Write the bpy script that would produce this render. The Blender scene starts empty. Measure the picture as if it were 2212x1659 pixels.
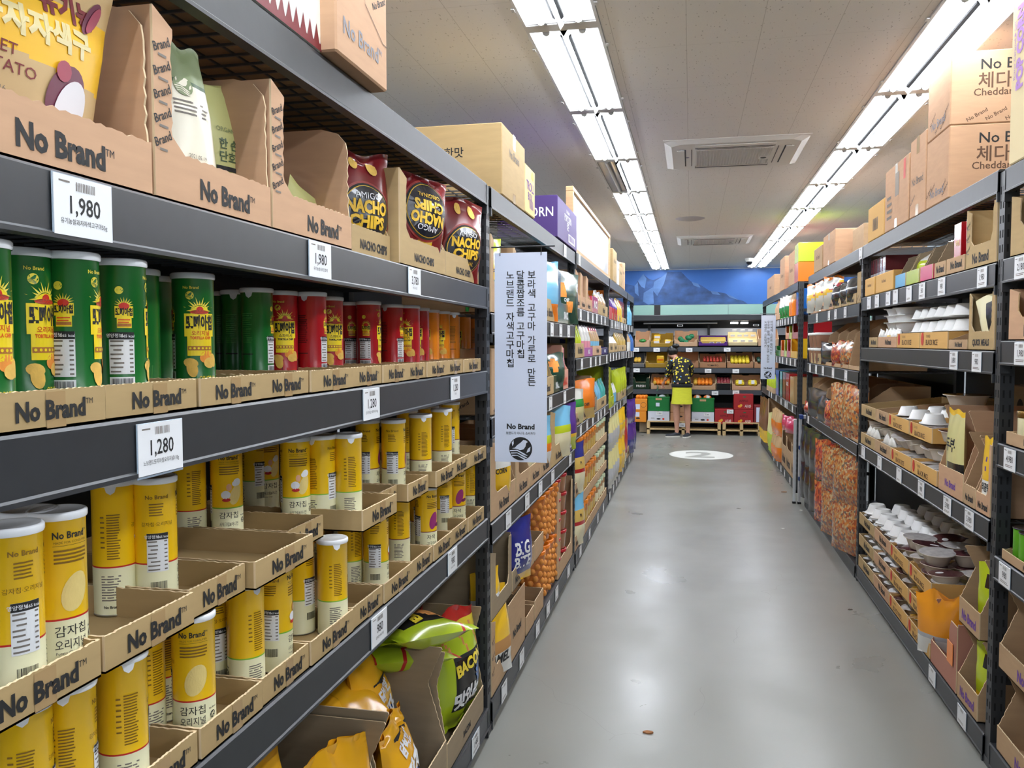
import bpy, math, random
from math import sin, cos, pi, radians
from mathutils import Vector, Matrix

# ------------------------------------------------------------------ camera, light, exposure
SC = bpy.context.scene
COL = SC.collection
RND = random.Random(11)
CAM_H = 1.5
yaw, pitch, roll = -0.213701, -0.0493799, -0.00135
cd = bpy.data.cameras.new('camera'); cam = bpy.data.objects.new('camera', cd); COL.objects.link(cam)
cd.sensor_fit = 'HORIZONTAL'; cd.sensor_width = 36.0; cd.lens = 1780.0 / 2212.0 * 36.0
cd.clip_start = 0.02; cd.clip_end = 60
fw = Vector((sin(yaw) * cos(pitch), cos(yaw) * cos(pitch), sin(pitch)))
rt = Vector((cos(yaw), -sin(yaw), 0)); up = rt.cross(fw)
r2 = rt * cos(roll) + up * sin(roll); u2 = -rt * sin(roll) + up * cos(roll)
cam.matrix_world = Matrix(((r2.x, u2.x, -fw.x, 0), (r2.y, u2.y, -fw.y, 0), (r2.z, u2.z, -fw.z, CAM_H), (0, 0, 0, 1)))
SC.camera = cam
WORLD = 0.55
w = bpy.data.worlds.new('World'); SC.world = w; w.use_nodes = True
w.node_tree.nodes['Background'].inputs[0].default_value = (0.8, 0.9, 1.0, 1)
w.node_tree.nodes['Background'].inputs[1].default_value = WORLD
SC.view_settings.view_transform = 'Standard'; SC.view_settings.look = 'None'
SC.view_settings.gamma = 1.0; SC.view_settings.use_curve_mapping = False
SC.view_settings.exposure = 0.62
TUBE_POWER = 46.0
SC.cycles.max_bounces = 6; SC.cycles.diffuse_bounces = 4; SC.cycles.adaptive_threshold = 0.02; SC.cycles.glossy_bounces = 3
SC.cycles.transmission_bounces = 4; SC.cycles.transparent_max_bounces = 8
SC.cycles.use_denoising = True; SC.cycles.sample_clamp_indirect = 4.0
SC.cycles.caustics_reflective = False; SC.cycles.caustics_refractive = False

# ------------------------------------------------------------------ materials
def lin(c):
    return tuple(((x / 255.0) / 12.92 if x <= 10 else ((x / 255.0 + 0.055) / 1.055) ** 2.4) for x in c)
_M = {}
def mat(name, rgb, rough=0.6, metal=0.0, spec=0.4, emit=0.0, trans=0.0, noise=None, coat=0.0, alpha=None):
    """rgb in 0..255 sRGB; noise = (scale, amount, stretch xyz, bump)"""
    if name in _M: return _M[name]
    m = bpy.data.materials.new(name); m.use_nodes = True; _M[name] = m
    nt = m.node_tree; b = nt.nodes['Principled BSDF']
    c = lin(rgb) + (1,)
    b.inputs['Base Color'].default_value = c
    b.inputs['Roughness'].default_value = rough; b.inputs['Metallic'].default_value = metal
    b.inputs['Specular IOR Level'].default_value = spec
    if coat: b.inputs['Coat Weight'].default_value = coat; b.inputs['Coat Roughness'].default_value = 0.15
    if trans: b.inputs['Transmission Weight'].default_value = trans
    if alpha is not None: b.inputs['Alpha'].default_value = alpha
    if emit:
        b.inputs['Emission Color'].default_value = c; b.inputs['Emission Strength'].default_value = emit
    if noise:
        sc, amt, st, bump = noise
        tc = nt.nodes.new('ShaderNodeTexCoord'); mp = nt.nodes.new('ShaderNodeMapping'); nz = nt.nodes.new('ShaderNodeTexNoise')
        mp.inputs['Scale'].default_value = st; nz.inputs['Scale'].default_value = sc; nz.inputs['Detail'].default_value = 4
        nt.links.new(tc.outputs['Object'], mp.inputs[0]); nt.links.new(mp.outputs[0], nz.inputs['Vector'])
        rp = nt.nodes.new('ShaderNodeMapRange'); rp.inputs[1].default_value = 0.3; rp.inputs[2].default_value = 0.7
        rp.inputs[3].default_value = 1 - amt; rp.inputs[4].default_value = 1 + amt
        nt.links.new(nz.outputs[0], rp.inputs[0])
        mx = nt.nodes.new('ShaderNodeVectorMath'); mx.operation = 'SCALE'; mx.inputs[0].default_value = c[:3]
        nt.links.new(rp.outputs[0], mx.inputs['Scale']); nt.links.new(mx.outputs[0], b.inputs['Base Color'])
        if bump:
            bp = nt.nodes.new('ShaderNodeBump'); bp.inputs['Strength'].default_value = bump; bp.inputs['Distance'].default_value = 0.004
            nt.links.new(nz.outputs[0], bp.inputs['Height']); nt.links.new(bp.outputs[0], b.inputs['Normal'])
    return m

STEEL = mat('rack_steel', (47, 49, 52), 0.42, 0.0, 0.45, noise=(30, 0.06, (1, 1, 1), 0.0))
STEELD = mat('rack_steel_slot', (16, 17, 18), 0.8)
PANEL = mat('rack_light_block', (44, 46, 50), 0.6)  # dark sheet added behind the racks against light leaks
WIRE = mat('deck_wire', (92, 95, 98), 0.4, 0.4)
KRAFT = mat('kraft_board', (184, 152, 116), 0.75, noise=(9, 0.05, (1, 1, 6), 0.05))
KRAFTP = mat('kraft_board_pink', (196, 156, 122), 0.75, noise=(9, 0.05, (1, 1, 6), 0.05))
KRAFTT = mat('kraft_board_tan', (178, 151, 105), 0.72, noise=(9, 0.05, (1, 1, 6), 0.04))
KRAFTG = mat('kraft_board_grey', (152, 134, 108), 0.8, noise=(9, 0.06, (1, 1, 6), 0.05))
KEDGE = mat('kraft_torn_edge', (222, 198, 160), 0.9)
INK = mat('ink_black', (34, 34, 34), 0.7)
INKB = mat('ink_brown', (92, 66, 48), 0.7)
INKG = mat('ink_grey', (120, 112, 104), 0.7)
INKP = mat('ink_purple', (110, 72, 150), 0.7)
INKBL = mat('ink_blue', (120, 138, 200), 0.7)
TAPE = mat('packing_tape', (176, 146, 104), 0.18, 0, 0.6)
TAPEW = mat('white_tape', (226, 224, 216), 0.2, 0, 0.6)
WHITE = mat('white_plastic', (236, 236, 232), 0.35)
PAPER = mat('white_card', (232, 233, 234), 0.55)
PAPERB = mat('bluish_card', (214, 222, 240), 0.55)
CLEAR = mat('clear_holder', (150, 165, 180), 0.12, 0, 0.6)
ALU = mat('brushed_metal', (206, 208, 212), 0.35, 0.3)
BLACK = mat('black_plastic', (20, 20, 22), 0.4)

# ------------------------------------------------------------------ mesh builder
class MB:
    def __init__(s): s.v = []; s.f = []; s.m = []; s.mats = []; s.sm = []
    def mi(s, m):
        if m not in s.mats: s.mats.append(m)
        return s.mats.index(m)
    def add(s, vs, fs, m, smooth=False):
        o = len(s.v); s.v.extend([tuple(v) for v in vs]); k = s.mi(m)
        for f in fs:
            s.f.append([i + o for i in f]); s.m.append(k); s.sm.append(smooth)
        return s
    def addm(s, vs, fs, ms, smooth=False):
        o = len(s.v); s.v.extend([tuple(v) for v in vs])
        for f, m in zip(fs, ms):
            s.f.append([i + o for i in f]); s.m.append(s.mi(m)); s.sm.append(smooth)
        return s
    def box(s, x0, x1, y0, y1, z0, z1, m, bev=0.0):
        if bev:
            b = min(bev, (x1 - x0) / 3, (y1 - y0) / 3, (z1 - z0) / 3); vs = []
            for (z, i) in ((z0, b), (z0 + b, 0), (z1 - b, 0), (z1, b)):
                c = b if i == 0 else b * 0.2 + b
                a = i
                q = [(x0 + b + a * .4, y0 + a), (x1 - b - a * .4, y0 + a), (x1 - a, y0 + b + a * .4), (x1 - a, y1 - b - a * .4), (x1 - b - a * .4, y1 - a), (x0 + b + a * .4, y1 - a), (x0 + a, y1 - b - a * .4), (x0 + a, y0 + b + a * .4)]
                vs += [(p[0], p[1], z) for p in q]
            fs = [list(range(7, -1, -1)), list(range(24, 32))]
            for k in range(3):
                for j in range(8):
                    fs.append([k * 8 + j, k * 8 + (j + 1) % 8, k * 8 + 8 + (j + 1) % 8, k * 8 + 8 + j])
            return s.add(vs, fs, m)
        vs = [(x, y, z) for z in (z0, z1) for y in (y0, y1) for x in (x0, x1)]
        return s.add(vs, [(0, 2, 3, 1), (4, 5, 7, 6), (0, 1, 5, 4), (2, 6, 7, 3), (0, 4, 6, 2), (1, 3, 7, 5)], m)
    def prism(s, pts, a, b, P, m, edge=None):
        """outline pts (p,q) extruded from a to b; P(p,q,t)->xyz; edge = material of the rim"""
        n = len(pts); vs = [P(p, q, a) for p, q in pts] + [P(p, q, b) for p, q in pts]
        s.addm(vs, [list(range(n)), list(range(2 * n - 1, n - 1, -1))] + [[i + n, (i + 1) % n + n, (i + 1) % n, i] for i in range(n)], [m, m] + [edge or m] * n)
        return s
    def lathe(s, prof, n, m, at=(0, 0, 0), smooth=True, rx=1.0, ry=1.0):
        """prof: list of (r,z) or (r,z,material of the ring above)"""
        vs = []; fs = []; ms = []
        for p in prof:
            for k in range(n):
                a = 2 * pi * k / n
                vs.append((at[0] + p[0] * rx * cos(a), at[1] + p[0] * ry * sin(a), at[2] + p[1]))
        for i in range(len(prof) - 1):
            mm = prof[i][2] if len(prof[i]) > 2 else m
            for k in range(n):
                fs.append([i * n + k, i * n + (k + 1) % n, (i + 1) * n + (k + 1) % n, (i + 1) * n + k]); ms.append(mm)
        return s.addm(vs, fs, ms, smooth)
    def disc(s, r, z, n, m, at=(0, 0), flip=False):
        vs = [(at[0] + r * cos(2 * pi * k / n), at[1] + r * sin(2 * pi * k / n), z) for k in range(n)]
        return s.add(vs, [list(range(n))[::-1] if flip else list(range(n))], m)
    def tube(s, pts, r, m, n=8, cap=True):
        pts = [Vector(p) for p in pts]; vs = []; fs = []
        for i, p in enumerate(pts):
            t = (pts[min(i + 1, len(pts) - 1)] - pts[max(i - 1, 0)]).normalized()
            a = t.orthogonal().normalized() if i == 0 else (a - t * a.dot(t)).normalized()
            b = t.cross(a); rr = r[i] if isinstance(r, (list, tuple)) else r
            vs += [p + (a * cos(2 * pi * k / n) + b * sin(2 * pi * k / n)) * rr for k in range(n)]
        for i in range(len(pts) - 1):
            for k in range(n): fs.append([i * n + k, i * n + (k + 1) % n, (i + 1) * n + (k + 1) % n, (i + 1) * n + k])
        s.add(vs, fs, m, True)
        if cap: s.add(vs[:n], [list(range(n))[::-1]], m); s.add(vs[-n:], [list(range(n))], m)
        return s
    def ball(s, c, r, m, n=10, k=7, sz=(1, 1, 1)):
        vs = []; fs = []
        for i in range(k + 1):
            t = pi * i / k
            for j in range(n):
                a = 2 * pi * j / n
                vs.append((c[0] + r * sz[0] * sin(t) * cos(a), c[1] + r * sz[1] * sin(t) * sin(a), c[2] - r * sz[2] * cos(t)))
        for i in range(k):
            for j in range(n): fs.append([i * n + j, i * n + (j + 1) % n, (i + 1) * n + (j + 1) % n, (i + 1) * n + j])
        return s.add(vs, fs, m, True)
    # ---- print on a surface: P(x,z)->xyz
    def poly(s, pts, m, P): return s.add([P(x, z) for x, z in pts], [list(range(len(pts)))], m)
    def rect(s, x0, x1, z0, z1, m, P, nx=1):
        vs = []
        for i in range(nx + 1):
            x = x0 + (x1 - x0) * i / nx; vs += [P(x, z0), P(x, z1)]
        return s.add(vs, [[2 * i, 2 * i + 2, 2 * i + 3, 2 * i + 1] for i in range(nx)], m)
    def ell(s, cx, cz, rx, rz, m, P, n=16, tilt=0.0):
        pts = [(cx + rx * cos(2 * pi * k / n) * cos(tilt) - rz * sin(2 * pi * k / n) * sin(tilt), cz + rx * cos(2 * pi * k / n) * sin(tilt) + rz * sin(2 * pi * k / n) * cos(tilt)) for k in range(n)]
        rr = max(rx, rz); R_ = 1 if rr < 0.012 else 2 if rr < 0.025 else 4; vs = [P(cx, cz)]
        for q in range(1, R_ + 1): vs += [P(cx + (x - cx) * q / R_, cz + (z - cz) * q / R_) for x, z in pts]
        fs = [[0, k + 1, (k + 1) % n + 1] for k in range(n)]
        for q in range(R_ - 1): fs += [[1 + q * n + k, 1 + q * n + n + k, 1 + q * n + n + (k + 1) % n, 1 + q * n + (k + 1) % n] for k in range(n)]
        return s.add(vs, fs, m)
    def text(s, t, cx, z, h, m, P, sx=1.0, bold=0.0, align='c', rot=0.0, wmax=None):
        if t.endswith('\u2122'):
            v0 = glyphs(t[:-1], bold); wd = v0[2]; k = sx if not (wmax and wd * 1.16 * h * sx > wmax) else wmax / (wd * 1.16 * h)
            s.text(t[:-1], cx - wd * h * k * 0.06, z, h, m, P, k, bold); return s.text('TM', cx + wd * h * k * 0.5, z + h * 0.44, h * 0.34, m, P, 0.9, 0.0)
        vs, fs, wd = glyphs(t, bold)
        if wmax and wd * h * sx > wmax: sx = wmax / (wd * h)
        ox = {'c': -wd / 2, 'l': 0, 'r': -wd}[align]; c, q = cos(rot), sin(rot)
        return s.add([P(cx + ((x + ox) * sx * c - y * q) * h, z + ((x + ox) * sx * q + y * c) * h) for x, y in vs], fs, m)
    def lines(s, x0, x1, z0, z1, n, m, P, fill=0.45, rnd=0.25):
        dz = (z1 - z0) / n
        for i in range(n):
            s.rect(x0, x1 - (x1 - x0) * RND.random() * rnd, z0 + dz * i, z0 + dz * (i + fill), m, P, 2)
    def bars(s, x0, x1, z0, z1, m, P, n=14):
        d = (x1 - x0) / n
        for i in range(n):
            a = x0 + d * (i + 0.1 + 0.2 * RND.random()); s.rect(a, a + d * (0.25 + 0.4 * RND.random()), z0, z1, m, P)
    def mesh(s, name):
        me = bpy.data.meshes.new(name); me.from_pydata(s.v, [], s.f)
        for m in s.mats: me.materials.append(m)
        me.polygons.foreach_set('material_index', s.m); me.polygons.foreach_set('use_smooth', s.sm)
        me.update(); return me
    def build(s, name, parent=None, loc=None, rz=0.0):
        o = bpy.data.objects.new(name, s.mesh(name)); COL.objects.link(o)
        if parent: o.parent = parent
        if loc is not None: o.location = loc
        o.rotation_euler = (0, 0, rz); return o

_G = {}
def glyphs(t, bold=0.0):
    """outline of a line of text: verts (x,y) with x from 0, capital height about 0.72, faces, width"""
    k = (t, bold)
    if k in _G: return _G[k]
    cu = bpy.data.curves.new('t', 'FONT'); cu.body = t; cu.size = 1.0; cu.resolution_u = 2; cu.offset = bold
    o = bpy.data.objects.new('t', cu); COL.objects.link(o)
    dg = bpy.context.evaluated_depsgraph_get(); me = o.evaluated_get(dg).to_mesh()
    vs = [(v.co.x, v.co.y) for v in me.vertices]; fs = [list(p.vertices) for p in me.polygons]
    o.evaluated_get(dg).to_mesh_clear(); bpy.data.objects.remove(o); bpy.data.curves.remove(cu)
    if vs:
        x0 = min(v[0] for v in vs); vs = [(x - x0, y) for x, y in vs]; wd = max(v[0] for v in vs)
    else: wd = 0.01
    # make faces wind so that they face the reader
    _G[k] = (vs, fs, wd); return _G[k]

def flat(y=-0.0006, ox=0.0, oz=0.0): return lambda x, z: (x + ox, y, z + oz)
def sidef(x, oy=0.0, oz=0.0, sgn=1): return lambda p, z: (x, oy + sgn * p, z + oz)
def wrap(r, a0=0.0, oz=0.0): return lambda x, z: (r * sin(x / r + a0), -r * cos(x / r + a0), z + oz)

# ------------------------------------------------------------------ things
def tag(o, label, cat, group=None, kind=None):
    o['label'] = label; o['category'] = cat
    if group: o['group'] = group
    if kind: o['kind'] = kind
    return o
def empty(name, label, cat, loc=(0, 0, 0), rz=0.0, group=None):
    o = bpy.data.objects.new(name, None); COL.objects.link(o); o.location = loc; o.rotation_euler = (0, 0, rz)
    o.empty_display_size = 0.05
    return tag(o, label, cat, group)
def dup(root, loc, rot, label, group=None):
    r = root.copy(); COL.objects.link(r); r.location = loc
    r.rotation_euler = rot if isinstance(rot, tuple) else (0, 0, rot); r['label'] = label
    if group: r['group'] = group
    for ch in root.children:
        c = ch.copy(); COL.objects.link(c); c.parent = r
        for g in ch.children:
            d = g.copy(); COL.objects.link(d); d.parent = c
    return r
def struct(o): o['kind'] = 'structure'; return o
XL, XR = -0.741, 1.037
def spot(side, s, d, z):
    """side L/R: s = distance along the aisle, d = depth behind the shelf front; B: end wall, s = x"""
    if side == 'L': return (XL - d, s, z), pi / 2
    if side == 'R': return (XR + d, s, z), -pi / 2
    return (s, 13.9 + d, z), 0.0
ORD = 'first second third fourth fifth sixth seventh eighth ninth tenth eleventh twelfth thirteenth fourteenth fifteenth sixteenth seventeenth eighteenth nineteenth twentieth'.split()
def nth(i): return ORD[i] if i < 20 else ('twenty-' + ORD[i - 20] if i < 29 else 'thirtieth' if i == 29 else 'thirty-' + ORD[i - 30])
# ------------------------------------------------------------------ room
ZC = 2.78; YB = 14.65; X0, X1, Y0 = -4.6, 4.8, -3.2
TZ = -0.001
SIDE = (-2.75, 3.3)  # ceiling slots for the added, unseen lamp rows
ROWS = ((-0.52, 'left'), (1.06, 'right'))
def nodes(m): nt = m.node_tree; return nt, nt.nodes['Principled BSDF']
def ceiling_mat():
    m = mat('ceiling_tile', (176, 172, 166), 0.9); nt, b = nodes(m); N = nt.nodes.new; Lk = nt.links.new
    tc = N('ShaderNodeTexCoord'); sep = N('ShaderNodeSeparateXYZ'); Lk(tc.outputs['Object'], sep.inputs[0])
    def seam(out, period, off, wd):
        a = N('ShaderNodeMath'); a.operation = 'ADD'; a.inputs[1].default_value = off; Lk(out, a.inputs[0])
        d = N('ShaderNodeMath'); d.operation = 'PINGPONG'; d.inputs[1].default_value = period / 2; Lk(a.outputs[0], d.inputs[0])
        l = N('ShaderNodeMath'); l.operation = 'LESS_THAN'; l.inputs[1].default_value = wd; Lk(d.outputs[0], l.inputs[0]); return l
    s1 = seam(sep.outputs[0], 0.3, 0.03, 0.0013); s2 = seam(sep.outputs[1], 0.6, -4.29, 0.0008)
    mx = N('ShaderNodeMath'); mx.operation = 'MAXIMUM'; Lk(s1.outputs[0], mx.inputs[0]); Lk(s2.outputs[0], mx.inputs[1])
    mp = N('ShaderNodeMapping'); mp.inputs['Scale'].default_value = (105, 40, 40); mp.inputs['Rotation'].default_value = (0, 0, 0.5)
    Lk(tc.outputs['Object'], mp.inputs[0])
    nz = N('ShaderNodeTexNoise'); nz.inputs['Scale'].default_value = 60; Lk(tc.outputs['Object'], nz.inputs['Vector'])
    vm = N('ShaderNodeVectorMath'); vm.operation = 'MULTIPLY_ADD'; vm.inputs[1].default_value = (0.9, 0.9, 0.9); Lk(nz.outputs['Color'], vm.inputs[0]); Lk(mp.outputs[0], vm.inputs[2])
    vo = N('ShaderNodeTexVoronoi'); Lk(vm.outputs[0], vo.inputs['Vector']); vo.inputs['Scale'].default_value = 0.75
    wn = N('ShaderNodeSeparateColor'); Lk(vo.outputs['Color'], wn.inputs[0])
    th = N('ShaderNodeMath'); th.operation = 'MULTIPLY'; th.inputs[1].default_value = 0.24; Lk(wn.outputs[0], th.inputs[0])
    lt = N('ShaderNodeMath'); lt.operation = 'LESS_THAN'; Lk(vo.outputs['Distance'], lt.inputs[0]); Lk(th.outputs[0], lt.inputs[1])
    sp = N('ShaderNodeMath'); sp.operation = 'MULTIPLY'; sp.inputs[1].default_value = 0.34; Lk(lt.outputs[0], sp.inputs[0])
    sm = N('ShaderNodeMath'); sm.operation = 'MULTIPLY'; sm.inputs[1].default_value = 0.3; Lk(mx.outputs[0], sm.inputs[0])
    tot = N('ShaderNodeMath'); tot.operation = 'MAXIMUM'; Lk(sp.outputs[0], tot.inputs[0]); Lk(sm.outputs[0], tot.inputs[1])
    mix = N('ShaderNodeMix'); mix.data_type = 'RGBA'; mix.inputs[6].default_value = lin((240, 239, 238)) + (1,); mix.inputs[7].default_value = lin((92, 88, 84)) + (1,)
    Lk(tot.outputs[0], mix.inputs[0]); Lk(mix.outputs[2], b.inputs['Base Color']); return m
def floor_mat():
    m = mat('floor_epoxy', (150, 150, 144), 0.3, 0, 0.5); nt, b = nodes(m); N = nt.nodes.new; Lk = nt.links.new
    tc = N('ShaderNodeTexCoord'); nz = N('ShaderNodeTexNoise'); nz.inputs['Scale'].default_value = 1.6; nz.inputs['Detail'].default_value = 6
    Lk(tc.outputs['Object'], nz.inputs['Vector'])
    mr = N('ShaderNodeMapRange'); mr.inputs[1].default_value = 0.3; mr.inputs[2].default_value = 0.7; mr.inputs[3].default_value = 0.26; mr.inputs[4].default_value = 0.42
    Lk(nz.outputs[0], mr.inputs[0]); Lk(mr.outputs[0], b.inputs['Roughness'])
    n2 = N('ShaderNodeTexNoise'); n2.inputs['Scale'].default_value = 3; Lk(tc.outputs['Object'], n2.inputs['Vector'])
    vm = N('ShaderNodeVectorMath'); vm.operation = 'MULTIPLY_ADD'; vm.inputs[1].default_value = (0.35, 0.35, 0.35); Lk(n2.outputs['Color'], vm.inputs[0]); Lk(tc.outputs['Object'], vm.inputs[2])
    vo = N('ShaderNodeTexVoronoi'); vo.feature = 'DISTANCE_TO_EDGE'; vo.voronoi_dimensions = '2D'; vo.inputs['Scale'].default_value = 0.55; Lk(vm.outputs[0], vo.inputs['Vector'])
    lt = N('ShaderNodeMath'); lt.operation = 'LESS_THAN'; lt.inputs[1].default_value = 0.0006; Lk(vo.outputs['Distance'], lt.inputs[0])
    n3 = N('ShaderNodeTexNoise'); n3.inputs['Scale'].default_value = 1.1; Lk(tc.outputs['Object'], n3.inputs['Vector'])
    gt = N('ShaderNodeMath'); gt.operation = 'GREATER_THAN'; gt.inputs[1].default_value = 0.52; Lk(n3.outputs[0], gt.inputs[0])
    ml = N('ShaderNodeMath'); ml.operation = 'MULTIPLY'; Lk(lt.outputs[0], ml.inputs[0]); Lk(gt.outputs[0], ml.inputs[1])
    m2 = N('ShaderNodeMath'); m2.operation = 'MULTIPLY'; m2.inputs[1].default_value = 0.35; Lk(ml.outputs[0], m2.inputs[0])
    mix = N('ShaderNodeMix'); mix.data_type = 'RGBA'; mix.inputs[7].default_value = lin((80, 76, 70)) + (1,); Lk(m2.outputs[0], mix.inputs[0])
    n4 = N('ShaderNodeTexNoise'); n4.inputs['Scale'].default_value = 0.9; n4.inputs['Detail'].default_value = 5; Lk(tc.outputs['Object'], n4.inputs['Vector'])
    mm = N('ShaderNodeMix'); mm.data_type = 'RGBA'; mm.inputs[6].default_value = lin((124, 124, 118)) + (1,); mm.inputs[7].default_value = lin((136, 135, 128)) + (1,); Lk(n4.outputs[0], mm.inputs[0])
    Lk(mm.outputs[2], mix.inputs[6]); Lk(mix.outputs[2], b.inputs['Base Color']); return m
b = MB(); b.box(X0, X1, Y0, YB, -0.1, 0, floor_mat()); struct(b.build('floor'))
CM = ceiling_mat(); b = MB(); HW = 0.155; LY1 = 14.52
xs = [X0] + [q + e for q in (SIDE[0], ROWS[0][0], ROWS[1][0], SIDE[1]) for e in (-HW, HW)] + [X1]
for i in (0, 2, 4, 6, 8): b.box(xs[i], xs[i + 1], Y0, YB, ZC, ZC + 0.02, CM)
for i in (1, 3, 5, 7): b.box(xs[i], xs[i + 1], LY1, YB, ZC, ZC + 0.02, CM)
struct(b.build('ceiling'))
WALLM = mat('wall_paint', (196, 200, 202), 0.8)
MINT = mat('mint_panel', (140, 178, 165), 0.15, 0, 0.6)
for n, q in (('wall_back', (X0, X1, YB, YB + 0.1)), ('wall_left', (X0 - 0.1, X0, Y0, YB)), ('wall_right', (X1, X1 + 0.1, Y0, YB))):
    b = MB(); b.box(*q, 0, ZC + 0.02, WALLM); struct(b.build(n))
b = MB()                                              # shop front behind the camera: open glazing between piers under a lintel
b.box(X0, X0 + 0.5, Y0 - 0.1, Y0, 0, ZC, WALLM); b.box(X1 - 0.5, X1, Y0 - 0.1, Y0, 0, ZC, WALLM); b.box(X0 + 0.5, X1 - 0.5, Y0 - 0.1, Y0, 2.55, ZC, WALLM); struct(b.build('wall_front'))
b = MB(); b.box(1.72, 2.15, 7.75, 8.2, 0, ZC, mat('column_paint', (190, 206, 214), 0.6)); b.box(1.68, 2.19, 7.71, 8.24, 2.66, ZC, mat('column_cap', (120, 124, 128), 0.6)); struct(b.build('trim_1'))

# ---- ceiling lights
HOUS = mat('light_reflector', (228, 228, 228), 0.18, 0.85)
RIM = mat('light_rim', (196, 196, 194), 0.5)
TUBE = mat('lit_tube', (240, 246, 255), 0.4, emit=TUBE_POWER)
TUBEOFF = mat('unlit_tube', (215, 215, 212), 0.3)
RIDGE = mat('light_ridge', (9, 9, 10), 0.7, 0.0, 0.1)
def fixture_parts(root, off=False):
    L = 1.16; b = MB()
    for sx in (-1, 1):                      # two parabolic troughs
        pr = [(0.0, -0.03), (0.022, -0.055 + 0.06), (0.045, 0.062), (0.075, 0.075), (0.105, 0.062), (0.13, 0.03), (0.14, 0.0)]
        vs = [(sx * x, y, z) for y in (-L / 2, L / 2) for x, z in pr]; n = len(pr)
        b.add(vs, [[i, i + 1, n + i + 1, n + i] for i in range(n - 1)], HOUS, True)
    for y in (-L / 2, L / 2): b.box(-0.14, 0.14, y - 0.004, y + 0.004, -0.002, 0.08, HOUS)
    b.box(-0.15, 0.15, -L / 2 - 0.02, L / 2 + 0.02, 0.08, 0.09, RIM)
    b.build('reflector', root)
    b = MB()
    for x in (-0.153, 0.141): b.box(x, x + 0.012, -0.62, 0.62, -0.006, 0.02, RIM)
    for y in (-0.62, 0.585): b.box(-0.141, 0.141, y, y + 0.035, -0.006, 0.02, RIM)
    for x in (-0.165, 0.153):
        for y in (-0.4, 0.4): b.box(x, x + 0.012, y, y + 0.03, -0.008, -0.002, RIM)
    b.build('rim', root)
    b = MB(); b.prism([(-0.022, 0.03), (-0.022, -0.006), (0, -0.02), (0.022, -0.006), (0.022, 0.03)], -0.52, 0.52, lambda p, q, t: (p, t, q), RIDGE); b.build('ridge', root)
    for sx in (-1, 1):
        b = MB(); b.tube([(sx * 0.075, -0.56, TZ), (sx * 0.075, 0.56, TZ)], 0.014, TUBEOFF if off and sx < 0 else TUBE, 8); t = b.build('tube', root)
        for y in (-0.57, 0.558): c = MB(); c.tube([(sx * 0.075, y, TZ), (sx * 0.075, y + 0.012, TZ)], 0.0155, RIM, 8); c.build('tube_cap', t)
fx = fxo = None
for x, nm in ROWS:
    for k in range(-2, 10):
        y = 3.36 + 1.24 * (k - 0.5) + 0.62 - 0.62
        lb = 'recessed fluorescent ceiling light with two tubes, %s from the %s end of the %s row' % (nth(9 - k if k > 3 else k + 2), 'far' if k > 3 else 'near', nm)
        off = nm == 'left' and k == 3
        if off: lb = 'recessed ceiling light in the left row with one of its two tubes unlit'
        g = 'ceiling lights of the %s row' % nm
        if off or fx is None:
            r = empty('ceiling_light', lb, 'ceiling light', (x, y, ZC), 0, g); fixture_parts(r, off)
            if not off: fx = r
        else: dup(fx, (x, y, ZC), 0.0, lb, g)
for x, nm in ((-2.75, 'left'), (3.3, 'right')):                     # unseen lamp rows added behind the racks to lift the ceiling by bounce
    for k in range(-5, 10): dup(fx, (x, 3.36 + 1.24 * (k - 0.5), ZC), 0.0, 'added unseen ceiling light over the aisle behind the %s racks, %s from the shop front' % (nm, nth(k + 5)), 'added unseen ceiling lights')

# ---- air conditioners
ACW = mat('ac_panel', (236, 236, 234), 0.5); ACD = mat('ac_dark', (46, 50, 60), 0.6)
def ac_unit(y, lb):
    r = empty('air_conditioner', lb, 'air conditioner', (0.265, y, ZC), 0, 'ceiling cassettes')
    b = MB(); s = 0.45
    b.prism([(-s, -s), (s, -s), (s, s), (-s, s)], 0, -0.003, lambda p, q, t: (p, q, t), ACW)
    oc = lambda q, c, z: [(x * 1.0, y, z) for x, y in ((-q + c, -q), (q - c, -q), (q, -q + c), (q, q - c), (q - c, q), (-q + c, q), (-q, q - c), (-q, -q + c))]
    b.add(oc(.445, .05, -.003) + oc(.40, .06, -.02), [list(range(8, 16))] + [[k, (k + 1) % 8, 8 + (k + 1) % 8, 8 + k] for k in range(8)], ACW)
    b.build('panel', r)
    g = MB(); g.box(-0.24, 0.24, -0.24, 0.24, -0.024, -0.02, ACD)
    for i in range(27): a = -0.24 + 0.48 * i / 26; g.box(a - 0.0035, a + 0.0035, -0.24, 0.24, -0.028, -0.023, ACW)
    for i in range(21): a = -0.24 + 0.48 * i / 20; g.box(-0.24, 0.24, a - 0.0035, a + 0.0035, -0.028, -0.023, ACW)
    g.box(0.17, 0.235, 0.0, 0.09, -0.031, -0.026, ACW); g.ell(0.2, 0.04, 0.02, 0.025, ACD, lambda x, z: (x, z, -0.0315)); g.build('grille', r)
    for a in range(4):
        v = MB(); v.box(-0.25, 0.25, 0.31, 0.352, -0.0225, -0.0195, ACD); v.box(-0.25, 0.25, 0.318, 0.365, -0.026, -0.0225, ACW)
        v.box(-0.25, 0.25, 0.27, 0.274, -0.0225, -0.0195, ACD)
        o = v.build('vent_flap', r); o.rotation_euler = (0, 0, a * pi / 2)
    d = MB(); d.disc(0.013, -0.0212, 12, mat('logo_dot', (90, 90, 130), 0.5), (-0.3, -0.02), True); d.build('badge', r)
ac_unit(5.82, 'large square ceiling air conditioner cassette with perforated grille, nearer one')
ac_unit(10.62, 'smaller looking ceiling air conditioner cassette, farther one near the end wall')
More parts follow.
